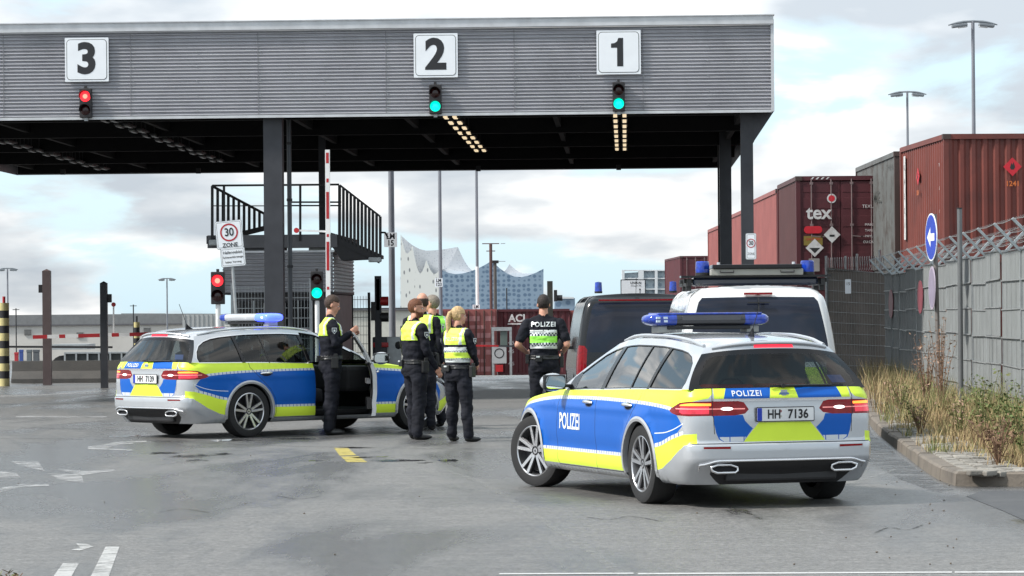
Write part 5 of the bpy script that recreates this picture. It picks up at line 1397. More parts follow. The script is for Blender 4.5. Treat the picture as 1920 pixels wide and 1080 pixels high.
for x in(420,563,636): q.bar(L2(x,348),L2(x,452),.045,.045,dark_steel)
q.bar(L2(398,386),L2(636,386,),.02,.02,dark_steel); q.build('railing',root)
rail('stair_railing',(L2(398,349),L2(496,401,64.5)),(L2(398,452),L2(496,428,64.5)),11)
rail('stair_railing',(L2(637,347),L2(713,406)),(L2(637,452),L2(713,490)),12)
q=MB(); a,b_=L2(620,436),L2(713,478)
q.add([a,b_,b_+Vector((0,0,-.07)),L2(640,488),a+Vector((0,0,-.25)),*[v+Vector((0,.9,0)) for v in(a,b_,b_+Vector((0,0,-.07)),L2(640,488),a+Vector((0,0,-.25)))]],[(0,1,2,3,4),(9,8,7,6,5)]+[(i,(i+1)%5,5+(i+1)%5,5+i) for i in range(5)],dark_steel); q.build('stair_flight',root)
q=MB(); c=L2(703,487); q.box(c,(.25,.2,.10),galv,bev=.02); q.build('floodlight',root)
q=MB(); c=L2(402,455); q.box(c,(.2,.2,.12),galv,bev=.02); q.build('floodlight',root)
q=MB(); q.path([L2(713,436),L2(722,436),L2(727,445)],.02,dark_steel); q.build('bracket',root)
# mesh fences beside the booth
def mesh_fence(a,b_,h,label,m=None,post=None,nx=None,name='mesh_fence',thick=.008,pitch=.06,hp=.2):
    a=Vector(a); b_=Vector(b_); L_=(b_-a).length; root=empty(name,a,label=label,cat='fence'); d=(b_-a)/L_
    q=MB(); n=int(L_/pitch)
    for i in range(n+1): o_=d*(L_*i/n); q.bar(o_,o_+Vector((0,0,h)),thick,thick,m or galv)
    for k in range(int(h/hp)+1): z=min(h,k*hp+.02); q.bar(Vector((0,0,z)),d*L_+Vector((0,0,z)),thick*1.2,thick*1.6,m or galv)
    q.build('mesh_panel',root)
    for t in(0,1): q=MB(); q.bar(d*L_*t,d*L_*t+Vector((0,0,h+.08)),.06,.06,post or galv); q.build('post',root)
    return root
g0=P(505,700,61);g1=P(584,700,61);g0.z=g1.z=0; mesh_fence(g0,g1,2.32,'steel mesh fence panel in front of the booth window')
g0=P(437,700,61.5);g1=P(503,700,61.5);g0.z=g1.z=0; mesh_fence(g0,g1,2.25,'steel mesh fence panel behind the leaning pole')
g0=P(661,700,70);g1=P(693,700,70);g0.z=g1.z=0; mesh_fence(g0,g1,2.1,'mesh fence panel with black post right of the booth',m=mat('mesh_grey',(.22,.23,.23),.5,.3),post=dark_steel)
# pale equipment cabinet behind mesh
p=P(515,650,61.9); b=MB(); b.box((p.x,p.y+.1,1.05),(.42,.35,1.75),mat('cabinet_grey',(.42,.42,.41),.6),bev=.01); b.box((p.x,p.y-.08,1.05),(.38,.01,1.6),mat('cabinet_door',(.46,.46,.45),.6)); tag(b.build('equipment_cabinet'),'pale grey equipment cabinet behind the mesh fence','cabinet')
# ------------------------------------------------------------------ containers
def cont_mat(name,col,dirt=(.05,.04,.035),amt=.6,ds=.9): return mat(name,col,.55,.05,var=.12,scale=1.2,dirt=dirt,dirt_amt=amt,dscale=ds)
c_red=cont_mat('container_red',(.165,.040,.030),(.09,.028,.024),.7); c_dark=cont_mat('container_dark_red',(.07,.022,.022),(.06,.02,.02),.6); c_pink=cont_mat('container_faded_red',(.27,.085,.078),(.20,.06,.055),.5)
c_grey=cont_mat('container_grey_green',(.115,.12,.117),(.05,.035,.028),.9,1.6); c_maroon=cont_mat('container_maroon',(.085,.016,.022),(.05,.014,.018),.6)
frame_m=mat('frame_dark',(.06,.035,.03),.6); lockm=mat('lock_rod',(.22,.16,.16),.5,.3)
dec_w=mat('decal_white',(.62,.62,.62),.6,dirt=(.3,.2,.18),dirt_amt=.5,dscale=7); dec_r=mat('decal_red',(.55,.015,.03),.5); dec_o=mat('decal_orange',(.65,.16,.03),.5); dec_k=mat('decal_black',(.02,.02,.02),.6)
def container(a,yaw,Lc,Hc,z0,m,label,end='doors',group=None,wd=2.44,endm=None,decals=None):
    """a = near left bottom corner (x,y); long side runs away along (sin yaw, cos yaw); end faces the camera"""
    root=empty('shipping_container',(a[0],a[1],z0),-yaw,label,'container',group)
    # local: x right, y away
    b=MB(); f=.12
    def corrv(p,d,nrm,L_,z1,z2,mm,pitch=.28,dep=.036):
        p=Vector(p); d=Vector(d); nrm=Vector(nrm); n=int(L_/pitch); pts=[]
        for i in range(n):
            for t,o_ in((0,0),(.30,0),(.5,-1),(.80,-1)): pts.append(p+d*((i+t)*L_/n)+nrm*dep*o_)
        pts.append(p+d*L_)
        vs=[];
        for q in pts: vs+= [q+Vector((0,0,z1)),q+Vector((0,0,z2))]
        b.add(vs,[(2*i,2*i+2,2*i+3,2*i+1) for i in range(len(pts)-1)],mm)
    corrv((.03,f,0),(0,1,0),(-1,0,0),Lc-2*f,.16,Hc-.10,m)
    corrv((wd-.03,f,0),(0,1,0),(1,0,0),Lc-2*f,.16,Hc-.10,m)
    b.add([(.02,0,Hc-.03),(wd-.02,0,Hc-.03),(wd-.02,Lc,Hc-.03),(.02,Lc,Hc-.03)],[(0,1,2,3)],m); b.box((wd/2,Lc-.05,Hc/2),(wd-.1,.04,Hc-.1),m)
    b.build('side_wall',root)
    b=MB(); fm=endm or m
    for x in(f/2,wd-f/2):
        for y in(f/2,Lc-f/2): b.box((x,y,Hc/2),(f,f,Hc-.02),fm)
    for x in(.04,wd-.04): b.box((x,Lc/2,Hc-.06),(.08,Lc-2*f,.12),m); b.box((x,Lc/2,.08),(.08,Lc-2*f,.16),m)
    for y in(.05,Lc-.05): b.box((wd/2,y,Hc-.06),(wd-2*f,.10,.12),fm); b.box((wd/2,y,.08),(wd-2*f,.10,.16),fm)
    b.build('frame',root)
    for x in(.08,wd-.08):
        for y in(.08,Lc-.08):
            for z in(.06,Hc-.06): pass
    b=MB()
    for x in(.075,wd-.075):
        for z in(.06,Hc-.06): b.box((x,.07,z),(.18,.18,.12),frame_m)
    b.build('corner_casting',root)
    em=endm or m
    if end=='doors':
        for s,x0 in((0,f),(1,wd/2+.01)):
            w2=wd/2-f-.01; q=MB(); q.box((x0+w2/2,.06,Hc/2),(w2,.05,Hc-.30),em)
            for z in(.45,.95,1.45,1.95,2.4): 
                if z<Hc-.3: q.box((x0+w2/2,.034,z),(w2-.12,.014,.30),em,bev=.006)
            d=q.build('door',root)
            for t in(.28,.78):
                q=MB(); x=x0+w2*t; q.cyl((x,.0,.10),(x,.0,Hc-.08),.019,lockm,n=8)
                for z in(.2,Hc*.5,Hc-.2): q.box((x,.01,z),(.09,.05,.07),lockm)
                q.bar((x,-.01,1.05),(x+(.3 if t<.5 else -.3),-.01,1.02),.02,.03,lockm); q.build('lock_rod',d,smooth=50)
    else:
        b=MB(); corrv((f,.03,0),(1,0,0),(0,-1,0),wd-2*f,.16,Hc-.12,em,.26,.05); b.build('end_wall',root)
    if decals:
        b=MB(); decals(b,wd,Lc,Hc); b.build('marking',root)
    return root
X_=Vector((1,0,0)); Z_=Vector((0,0,1)); YL=Vector((0,-1,0))
def diamond(b,c,r,m,ux=X_,inner=None,im=None):
    c=Vector(c); b.prism([(0,r),(r,0),(0,-r),(-r,0)],m,c,ux,Z_,.004)
    if inner: b.prism([(x*r,y*r) for x,y in inner],im,c+ux.cross(Z_)*.005,ux,Z_,.001)
flame=[(-.28,-.1),(-.1,.45),(.0,.2),(.12,.5),(.28,-.05),(.12,-.3),(-.15,-.3)]
def dec_flam(b,w_,L_,H_):
    c=Vector((1.62,-.012,H_-.78)); diamond(b,c,.22,dec_r,inner=flame,im=dec_k); text_obj('t','1241',.17,dec_o,c+Vector((0,-.01,-.40)),X_,Z_,bold=.003,into=b)
    cl=Vector((-.008,3.4,H_-.85)); diamond(b,cl,.22,dec_r,ux=YL,inner=flame,im=dec_k); text_obj('t','1241',.17,dec_o,cl+Vector((-.01,0,-.40)),YL,Z_,bold=.003,into=b)
    cl=Vector((-.008,L_-.75,H_/2+.15)); b.prism(rrect(0,0,.26,2.1,.01),dec_w,cl,YL,Z_,.002)
    for i,ch in enumerate('K4521'): text_obj('t',ch,.2,frame_m,cl+Vector((-.006,0,.75-.36*i)),YL,Z_,into=b)
    for i in range(3): text_obj('t',('TB','22','17')[i],.10,dec_w,Vector((-.010,.55,H_-.7-.55*i)),YL,Z_,into=b)
def dec_tex(b,w_,L_,H_):
    text_obj('t','tex',.52,dec_w,(.62,-.03,H_-1.02),X_,Z_,bold=.012,into=b)
    b.prism(arc(0,0,.13,0,330,18),dec_w,Vector((.98,-.012,H_-.62)),X_,Z_,.003); b.prism(arc(0,0,.09,0,330,18),dec_r,Vector((.98,-.016,H_-.62)),X_,Z_,.002)
    diamond(b,(.98,-.03,H_-1.62),.23,dec_w,inner=[(-.3,0),(.3,0),(.3,-.25),(-.3,-.25)],im=dec_k)
    diamond(b,(.50,-.03,H_-1.98),.25,dec_w,inner=[(-.6,0),(.6,0),(.0,-.6)],im=dec_k)
    b.prism(rrect(.0,0,.50,.20,.09),dec_r,Vector((.46,-.02,H_-1.48)),X_,Z_,.003); b.prism(rrect(0,0,.52,.26,.02),mat('caution_yellow',(.22,.16,.03),.6),Vector((.46,-.014,H_-1.78)),X_,Z_,.002)
    text_obj('t','CAUTION',.09,dec_r,Vector((.46,-.022,H_-1.74)),X_,Z_,into=b)
    b.prism(rrect(0,0,.30,.36,.02),mat('plate_grey_c',(.30,.28,.27),.5),Vector((.48,-.02,H_-2.45)),X_,Z_,.003)
    text_obj('t','TEXU',.13,dec_w,(1.98,-.03,H_-.85),X_,Z_,into=b)
    for i,t in enumerate(('MAX.','TARE','PAYL','CU.CAP')): text_obj('t',t,.095,dec_w,(2.0,-.03,H_-1.35-.16*i),X_,Z_,into=b)
    for i in range(4): b.prism([(0,0),(.05,0),(.11,.06),(.06,.06)],dec_w,Vector((.40+.14*i,-.004,H_-.09)),X_,Z_,.002)
def dec_grey(b,w_,L_,H_):
    text_obj('t','MSEL',.42,mat('faded_ink',(.05,.055,.05),.7),(-.012,3.9,H_-1.05),YL,Z_,bold=.006,into=b,xs=1.5)
    text_obj('t','TGHU 214507',.16,mat('faded_ink',(.05,.055,.05),.7),(-.012,1.1,H_-.35),YL,Z_,into=b)
def yawto(n,f_): return math.atan2(f_[0]-n[0],f_[1]-n[1])
p=(10.15,72.5); container(p,-.045,6.06,2.9,2.9,c_red,'rust red container with red flame diamond, top of the stack at the right edge','wall','stacked shipping containers',endm=c_red,decals=dec_flam)
container(p,-.045,6.06,2.9,0,c_red,'rust red container below the flame marked one, half hidden by the fence','wall','stacked shipping containers')
p=(9.95,80.2); container(p,.0,9.1,2.9,2.9,c_grey,'weathered grey green container between the red one and the tex container','doors','stacked shipping containers',decals=dec_grey,endm=frame_m)
container(p,.0,9.1,2.9,0,c_grey,'weathered grey container at the bottom below the upper grey one','doors','stacked shipping containers')
p=(7.86,85.3); container(p,0,6.06,2.7,2.7,c_dark,'dark red container with white tex lettering on its doors','doors','stacked shipping containers',decals=dec_tex,endm=c_maroon)
container(p,0,6.06,2.7,0,c_dark,'dark red container underneath the tex lettered container','doors','stacked shipping containers',endm=c_maroon)
zc=0
lab=('nearest faded red container behind the tex one','middle faded red container behind the front right canopy column','farthest faded red container at the left end of the upper row')
for i,(y0,Lc) in enumerate(((91.7,12.19),(104.2,12.19),(116.7,7.2))):
    container((7.86,y0),0,Lc,2.7,GZ(y0)*.6+2.7,c_pink,lab[i]+', top tier','wall','stacked shipping containers'); container((7.86,y0),0,Lc,2.7,GZ(y0)*.6,c_pink,lab[i]+', bottom tier','wall','stacked shipping containers')
p=P(1275,480,194); container((p.x,194),-.03,12.19,2.7,p.z-2.7,c_maroon,'far dark red container at the gap left of the canopy columns, top tier','doors','stacked shipping containers'); container((p.x,194),-.03,12.19,2.7,p.z-5.4,c_maroon,'far dark red container at the gap, bottom tier','doors','stacked shipping containers')
# far low row
def back_cont(x0,x1,ytop,D,m,label,kind):
    a=P(x0,ytop,D); c=P(x1,ytop,D); h=a.z-GZ(D); L_=c.x-a.x
    root=empty('shipping_container',(a.x,D,GZ(D)),0,label,'container','dark red containers closing the yard'); b=MB()
    if kind=='side':
        n=int(L_/.28); vs=[]
        for i in range(n+1):
            for t,o_ in((0,0),(.3,0),(.5,.036),(.8,.036)):
                vs+=[(min(L_,(i+t)*L_/n),o_,.1),(min(L_,(i+t)*L_/n),o_,h-.08)]
        b.add(vs,[(2*i,2*i+2,2*i+3,2*i+1) for i in range(len(vs)//2-1)],m); b.box((L_/2,.0,h-.05),(L_,.08,.10),m); b.box((L_/2,.0,.07),(L_,.08,.14),m); b.box((L_/2,1.25,h/2),(L_-.04,2.3,h-.04),m)
        b.build('side_wall',root)
        if 'ACL' in label: 
            q=MB(); text_obj('t','ACL',.42,dec_w,(L_*.29,-.06,h-.38),X_,Z_,bold=.012,into=q); q.box((L_*.29,-.055,h-.60),(.85,.01,.06),dec_w)
            for z in(1.0,1.35,.5): text_obj('t','4 5',.20,dec_w,(L_*.19,-.06,z),X_,Z_,into=q)
            q.build('marking',root)
    else:
        b.box((L_/2,1.3,h/2),(L_,2.44,h),m); b.build('frame',root)
        for k in range(2):
            q=MB(); w2=L_/2-.06; x=.05+k*(w2+.02)+w2/2; q.box((x,.05,h/2),(w2,.06,h-.1),m)
            for z in range(7):
                for t in(-.33,.0,.33):
                    if (z*3+int(t*10)+k)%4: q.box((x+t*w2,.015,.3+z*.34),(.20,.01,.14 if z%2 else .2),cont_mat('door_label',(.42,.20,.20),(.3,.1,.1),.5,3))
            d=q.build('door',root)
            for t in(-.25,.25): q=MB(); q.cyl((x+t*w2,-.02,.05),(x+t*w2,-.02,h-.05),.03,frame_m,n=6); q.build('lock_rod',d)
    return root
back_cont(806,868,580,124,c_pink,'faded red container end with many door labels behind the group of officers','end')
back_cont(869,931,580,125,c_pink,'faded red container end with door labels right of the white and grey mast','end')
back_cont(932,1068,580,126,c_maroon,'long dark maroon container marked ACL closing the yard','side')
back_cont(1069,1150,582,127,c_pink,'faded red container partly hidden behind the black van','end')
# ------------------------------------------------------------------ poles and lamps
mast_m=mat('mast_grey',(.22,.23,.26),.5,.3,var=.1,scale=2); pole_brown=mat('pole_brown',(.10,.045,.04),.6)
def mast(x,ytop,D,w_,m,label,taper=.75,group='tall masts in the yard',name='mast',ybot=None):
    p=P(x,ytop,D); z0=GZ(D); r=w_/2/FPX*D; root=empty(name,(p.x,D,z0),label=label,cat='mast',group=group)
    q=MB(); q.cyl((0,0,0),(0,0,p.z-z0),r,m,r1=r*taper,n=14); q.cyl((0,0,0),(0,0,.25),r*1.6,m,n=12); q.build('pole',root,smooth=50); return root,p.z-z0,r
def lm(root,x,y,D,w_,h_,lines):
    p=P(x,y,D); c=Vector((p.x-root.location.x,-.25,p.z-root.location.z)); q=MB(); q.prism(rrect(0,0,w_,h_,.02),sign_w,c,X_,Z_,.01)
    for i,t in enumerate(lines): text_obj('t',t,h_*.52,ink,c+Vector((0,-.012,h_*(.23-.46*i))),X_,Z_,bold=.006,xs=.9,into=q)
    q.bar(c+Vector((0,.02,h_*.3)),c+Vector((0,.25,h_*.3)),.03,.03,galv); q.build('mast_sign',root)
r_,h_,rr=mast(731,60,85,13,mast_m,'thick grey mast with LM 15 board right of the booth'); lm(r_,733,450,85,.36,.40,('LM','15'))
r_,h_,rr=mast(822,60,120,7.5,mast_m,'slim grey mast with LM 123 board before the white building'); lm(r_,823,530,120,.30,.34,('LM','123'))
r_,h_,rr=mast(891,60,128,6.2,mast_m,'grey mast with white lower half and LM board'); lm(r_,893,579,128,.30,.34,('LM','7'))
q=MB(); q.cyl((0,-.01,0),(0,-.01,P(891,500,128).z-r_.location.z),rr*1.08,white_paint,r1=rr*1.05,n=14); q.build('white_sleeve',r_,smooth=50)
r_,h_,rr=mast(920,456,138,6,pole_brown,'short brown pole with crossbar before the glass building',1.0); lm(r_,921,602,138,.30,.34,('LM','8'))
q=MB(); q.bar((-.38,0,h_-.02),(.38,0,h_-.02),.05,.04,pole_brown); q.bar((-.2,0,h_-.35),(.2,0,h_-.35),.04,.04,pole_brown); q.bar((.45,0,h_-.02),(.65,0,h_-.02),.08,.03,galv); q.build('crossbar',r_)
r_,h_,rr=mast(928,491,146,7,mat('pole_dark',(.09,.08,.075),.6),'dark thin pole just behind the brown crossbar pole',.9); q=MB(); q.box((0,0,h_),(.35,.2,.14),dark_steel); q.bar((.1,0,h_+.02),(.5,0,h_+.02),.04,.03,galv); q.build('lamp_head',r_)
mast(950,540,170,3,dark_steel,'very thin dark pole standing in front of the blue glass facade',.8)
def lamp_mast(x,ytop,D,w_,spread,label,m=mast_m):
    root,h_,r=mast(x,ytop,D,w_,m,label,.7,group='double armed yard lamps',name='lamp_mast')
    root['category']='street lamp'
    s=spread/2/FPX*D
    for sg in(-1,1):
        q=MB(); pts=[(sg*s*t,0,h_+.0-.12*t*t*s/.8) for t in frange(0,1,.2)]; q.path(pts,[r*.55,r*.5,.05,.045,.035,.02],mat('lamp_grey2',(.20,.22,.24),.4,.3),n=8); q.build('arm',root,smooth=60)
        q=MB(); q.box((sg*s*.55,-.03,h_-.12*s/.8-.02),(s*.62,.34,.10*s/.8),mat('lamp_grey2',(.20,.22,.24),.4,.3),bev=.03,ry=sg*.12); q.box((sg*s*.42,-.05,h_-.185*s/.8),(s*.36,.24,.05),mat('lamp_glass',(.55,.57,.58),.15),bev=.01,ry=sg*.12); q.build('lamp_head',root)
lamp_mast(1824,40,110,9,92,'tall double armed lamp mast above the rightmost red container')
lamp_mast(1701,172,140,6,72,'smaller double armed lamp mast left of the tall one')
lamp_mast(14,503,190,4,40,'double armed lamp at the left picture edge')
lamp_mast(313,522,200,3.5,34,'thin double armed lamp above the pale warehouse')
for x,y,l in((30,578,'tiny dark pole on the warehouse skyline beside the striped bollard'),(250,571,'tiny dark pole on the warehouse skyline above the short bollard')):
    r_,h_,rr=mast(x,y,230,2.2,dark_steel,l,1.0); q=MB(); q.bar((-.25,0,h_-.1),(.25,0,h_-.1),.05,.05,dark_steel); q.build('crossbar',r_)
# ------------------------------------------------------------------ warehouses
wh=mat('warehouse_wall',(.56,.54,.51),.75,0,var=.05,scale=.6,dirt=(.36,.34,.31),dirt_amt=.5,dscale=.3); wh_roof=mat('warehouse_roof',(.17,.175,.18),.7,0,var=.1)
def house(name,x0,x1,ytop,D,dep,m,label,cat,roofm=None,band=None,ybot=None,rib=None):
    a=P(x0,ytop,D); c=P(x1,ytop,D); z0=GZ(D); h=(a.z+c.z)/2-z0; L_=c.x-a.x; root=empty(name,(a.x,D,z0),0,label,cat); q=MB(); q.box((L_/2,dep/2,h/2),(L_,dep,h),m)
    if rib:
        n=int(L_/rib); 
        for i in range(n): q.box(((i+.5)*L_/n,-.02,h/2),(.06,.06,h),m)
    q.build('wall',root)
    if roofm: q=MB(); bh=band; q.box((L_/2,dep/2,h-bh/2+.02),(L_+.3,dep+.3,bh),roofm,bev=.02); q.box((L_/2,-.17,h-bh),(L_+.32,.06,.10),mat('gutter',(.10,.10,.11),.6)); q.build('roof',root)
    return root,L_,h
r_,L_,h=house('warehouse',-40,341,590,250,30,wh,'long pale low warehouse with dark roof band at the left','building',wh_roof,.82)
for x,y in((52,623),(276,620),(150,628)):
    p=P(x,y,250); q=MB(); q.box((p.x-r_.location.x,-.04,p.z-r_.location.z),(.55,.10,.45),mat('vent_grey',(.20,.19,.18),.6)); q.box((p.x-r_.location.x,-.09,p.z-r_.location.z),(.48,.03,.36),mat('vent_dark',(.12,.12,.12),.6)); q.build('vent_window',r_)
q=MB(); p=P(20,585,251); c=P(310,585,251); q.bar((P(230,588,251).x-r_.location.x,.2,P(230,589,251).z-r_.location.z),(P(312,588,251).x-r_.location.x,.2,P(312,589,251).z-r_.location.z),.3,.12,wh_roof); q.build('roof_ridge',r_)
house('warehouse',342,470,589,240,20,mat('ribbed_wall',(.36,.37,.37),.7,0,var=.05),'ribbed light grey warehouse end behind the open police car','building',rib=.35)
house('warehouse',600,768,578,200,26,mat('warehouse_cream',(.50,.49,.44),.75,0,var=.05),'cream warehouse wall behind the mesh fence right of the booth','building',dark_steel,.10)
# clutter low behind the barrier blocks
def dark_box(name,x0,x1,y0,y1,D,m,label,cat,parts=None):
    a=P(x0,y0,D); c=P(x1,y1,D); root=empty(name,(a.x,D,GZ(D)),0,label,cat); return root,a,c,c.x-a.x,a.z-GZ(D)
r_,a,c,L_,h=dark_box('low_wall',122,250,662,690,95,None,'long low dark wall behind the lowered barrier','wall'); q=MB(); q.box((L_/2,.2,h/2),(L_,.4,h),mat('wall_dark',(.05,.055,.055),.8)); q.box((L_/2,.2,h),(L_+.05,.5,.05),galv); 
for i in range(7): q.bar((L_*i/6,-.05,0),(L_*i/6,-.05,h),.05,.05,galv)
q.build('wall',r_)
r_,a,c,L_,h=dark_box('flatbed_trailer',100,165,644,690,105,None,'low flatbed trailer with grey load behind the brown post','trailer'); q=MB(); q.box((L_/2,.8,h-.12),(L_,2.2,.18),galv); q.build('deck',r_)
for x in(.3,.75): q=MB(); q.cyl((L_*x,-.2,.42),(L_*x,.1,.42),.42,rubber,n=20); q.build('wheel',r_)
def lathe_bin(x0,x1,yt,D,m,label):
    a=P(x0,yt,D); c=P(x1,yt,D); w_=c.x-a.x; h=a.z-GZ(D); root=empty('waste_bin',((a.x+c.x)/2,D,GZ(D)),0,label,'bin'); q=MB(); q.box((0,0,h*.46),(w_*.9,w_*.8,h*.9),m,bev=w_*.06); q.build('body',root); q=MB(); q.box((0,0,h*.95),(w_,w_*.9,h*.08),m,bev=w_*.03); q.build('lid',root)
bluebin=mat('bin_blue',(.04,.08,.28),.5); redm=mat('crate_red',(.40,.03,.04),.5)
lathe_bin(36,44,655,98,bluebin,'small blue bin behind the left barrier blocks'); lathe_bin(27,35,660,98,redm,'small red bin right behind the striped bollard')
lathe_bin(50,60,655,98,mat('bin_grey',(.13,.15,.16),.6),'dark grey bin left of the brown post, left one of two'); lathe_bin(62,74,655,98,mat('bin_grey2',(.10,.11,.12),.6),'dark grey bin nearer the brown post, right one of two')
# barrier drive unit and machinery between signal post and mast
r_,a,c,L_,h=dark_box('barrier_drive',694,752,632,690,66,None,'dark barrier machine with red parts at the foot of the tall grey mast','machine')
q=MB(); q.box((L_*.35,.2,h*.5),(L_*.55,.45,h),col_steel,bev=.03); q.box((L_*.35,-.03,h*.86),(L_*.5,.06,.10),red_paint,bev=.01); q.box((L_*.42,-.04,h*.62),(L_*.2,.05,.14),mat('faded_pink',(.35,.17,.17),.6),bev=.01); q.box((L_*.78,.1,h*.55),(.30,.3,h*.9),galv,bev=.02); q.ell((L_*.92,.05,h*.85),(.14,.12,.16),dark_steel); q.build('housing',r_,smooth=50)
# pedestrian gate frame before the ACL container
r_,a,c,L_,h=dark_box('turnstile_gate',924,958,614,700,118,None,'grey turnstile frame with round sign before the maroon container','gate')
q=MB(); 
for x in(0,L_): q.box((x,0,h/2),(.09,.09,h),galv)
q.box((L_/2,0,h-.06),(L_+.1,.10,.14),galv); q.box((L_/2,0,h*.62),(L_,.06,.05),galv); q.build('frame',r_)
q=MB(); q.box((L_*.62,.1,h*.78),(L_*.4,.2,h*.30),mat('screen_green',(.10,.13,.12),.3),bev=.02); q.build('turnstile',r_)
q=MB(); q.prism(rrect(0,0,.55,.62,.03),mat('sign_greyish',(.38,.39,.40),.5),Vector((L_*.35,-.06,h*.44)),X_,Z_,.01); ring(q,Vector((L_*.35,-.075,h*.48)),X_,Z_,.19,.0,dark_steel,.2); q.box((L_*.35,-.06,h*.18),(.28,.02,.26),red_paint); q.build('panel',r_)
# machinery post with signal behind the short sleeved officer
p=P(1031,527,95); root=empty('signal_post',(p.x,95,GZ(95)),0,'dark signal post behind the head of the short sleeved officer','traffic light'); h=p.z-GZ(95)
q=MB(); q.box((0,0,h/2),(.17,.16,h),mat('post_olive',(.035,.035,.028),.7)); q.build('post',root); q=MB(); q.box((.17,0,h-.45),(.10,.2,.35),dark_steel); q.lathe([(.09,0),(.09,.18)],dark_steel,c=(.2,0,h-.52),axis='X',n=14); q.build('housing',root)
# direction board
p=P(1187,538,92); root=empty('direction_board',(p.x,92,GZ(92)),0,'white framed direction board with arrow above the black van','sign'); z=p.z-GZ(92); w_,h_=47/FPX*92,28/FPX*92
q=MB(); q.prism(rrect(0,0,w_,h_,.02),dark_steel,Vector((0,0,z)),X_,Z_,.02); q.prism(rrect(0,0,w_-.05,h_-.05,.01),sign_w,Vector((0,0,z)),X_,Z_,.024)
text_obj('t','UNIKAI',.10,ink,(.08,-.03,z+.12),X_,Z_,bold=.002,into=q); text_obj('t','Schuppen 48',.058,ink,(.08,-.03,z+.035),X_,Z_,into=q); q.prism([(-.008,-.09),(.008,-.09),(.008,.0),(.03,.0),(0,.05),(-.03,.0),(-.008,0)],ink,Vector((.2,-.03,z-.09)),X_,Z_,.001); q.build('panel',root)
q=MB(); 
for x in(-w_*.4,w_*.4): q.bar((x,.05,0),(x,.05,z),.06,.06,galv)
q.build('post',root)
# ------------------------------------------------------------------ far skyline
def facade_mat(name,base,dark,sx,sz,th=.45,rnd=.5,light=None):
    m=bpy.data.materials.new(name); nt,b=nodes(m); N=nt.nodes.new; L=nt.links.new
    tc=N('ShaderNodeTexCoord'); mp=N('ShaderNodeMapping'); mp.inputs['Scale'].default_value=(sx,sx,sz); L(tc.outputs['Object'],mp.inputs[0])
    v=N('ShaderNodeTexVoronoi'); v.inputs['Scale'].default_value=1.0; v.inputs['Randomness'].default_value=rnd; L(mp.outputs[0],v.inputs[0])
    r=N('ShaderNodeMapRange'); r.interpolation_type='SMOOTHSTEP'; r.inputs[1].default_value=th-.1; r.inputs[2].default_value=th+.05; L(v.outputs['Distance'],r.inputs[0])
    no=N('ShaderNodeTexNoise'); no.inputs['Scale'].default_value=.05; L(tc.outputs['Object'],no.inputs[0])
    mx=N('ShaderNodeMix'); mx.data_type='RGBA'; L(r.outputs[0],mx.inputs[0]); mx.inputs[6].default_value=dark+(1,); mx.inputs[7].default_value=base+(1,)
    w_=N('ShaderNodeMix'); w_.data_type='RGBA'; w_.blend_type='MULTIPLY'; w_.inputs[0].default_value=.5; L(mx.outputs[2],w_.inputs[6]); L(no.outputs[0],w_.inputs[7])
    L(mx.outputs[2],b.inputs['Base Color']); b.inputs['Roughness'].default_value=.35; return m
ED=2400
def solid(poly,D,dep,m,name,root):
    """outline in picture pixels carried to distance D, given real thickness dep"""
    pts=[P(x,y,D) for x,y in poly]; o=root.location; q=MB(); n=len(pts)
    A=[p-o for p in pts]; B=[p-o+Vector((0,dep,0)) for p in pts]
    q.add(A+B,[tuple(range(n-1,-1,-1)),tuple(range(n,2*n))]+[(i,(i+1)%n,n+(i+1)%n,n+i) for i in range(n)],m); return q.build(name,root)
def wave(pts,n=6):
    f=interp(pts); out=[]
    for (a,_),(b_,_) in zip(pts[:-1],pts[1:]):
        for i in range(n): x=a+(b_-a)*i/n; out.append((x,f(x)))
    out.append(pts[-1]); return out
def cusp(pts,n=7):
    """scalloped line: peaks joined by hanging curves; pts alternate peak, trough, peak ..."""
    out=[]
    for i in range(0,len(pts)-2,2):
        (x0,y0),(xm,ym),(x1,y1)=pts[i:i+3]
        for k in range(n):
            t=k/n; x=x0+(x1-x0)*t
            if x<xm: u=(xm-x)/(xm-x0); y=ym+(y0-ym)*u**1.7
            else: u=(x-xm)/(x1-xm); y=ym+(y1-ym)*u**1.7
            out.append((x,y))
    out.append(pts[-1]); return out
root=empty('concert_hall',P(885,600,ED),0,'large far building with blue glass front and white wave shaped roof','building')
elw=facade_mat('white_perforated',(.68,.69,.66),(.20,.21,.22),.36,.14,.24,.75); elb=facade_mat('blue_glass_front',(.22,.30,.39),(.10,.16,.24),.25,.27,.40,.35); elr=facade_mat('roof_sequins',(.50,.52,.55),(.40,.42,.46),.5,.5,.3,.6); elr2=mat('roof_rim_white',(.70,.72,.74),.5,0,var=.05,scale=.05)
solid([(751,600)]+cusp([(751,440),(763,476),(773,461),(788,513),(799,488),(814,514),(828,500)])+[(828,600)],ED,20,elw,'white_facade',root)
solid([(826,600)]+cusp([(826,506),(856,514),(922,489),(972,520),(1019,504)])+[(1019,600)],ED,120,elb,'glass_facade',root)
solid([(751,520)]+cusp([(751,441),(800,470),(858,463)],9)+[(858,520)],ED+25,60,elr,'roof',root)
solid([(826,512)]+cusp([(826,507),(830,505),(858,463),(890,509),(893,509)],7)+[(893,515)],ED+14,40,elr,'roof',root)
solid([(828,511),(845,506),(866,509),(888,511),(888,515),(828,515)],ED+8,30,elr2,'roof_rim',root)
solid([(812,478),(842,480),(836,488),(818,490)],ED+40,15,mat('roof_opening',(.07,.07,.08),.7),'roof_opening',root)
solid([(940,515)]+cusp([(940,511),(944,509),(955,495),(984,513),(1000,512)],7)+[(1010,518)],ED+20,40,elr,'roof',root)
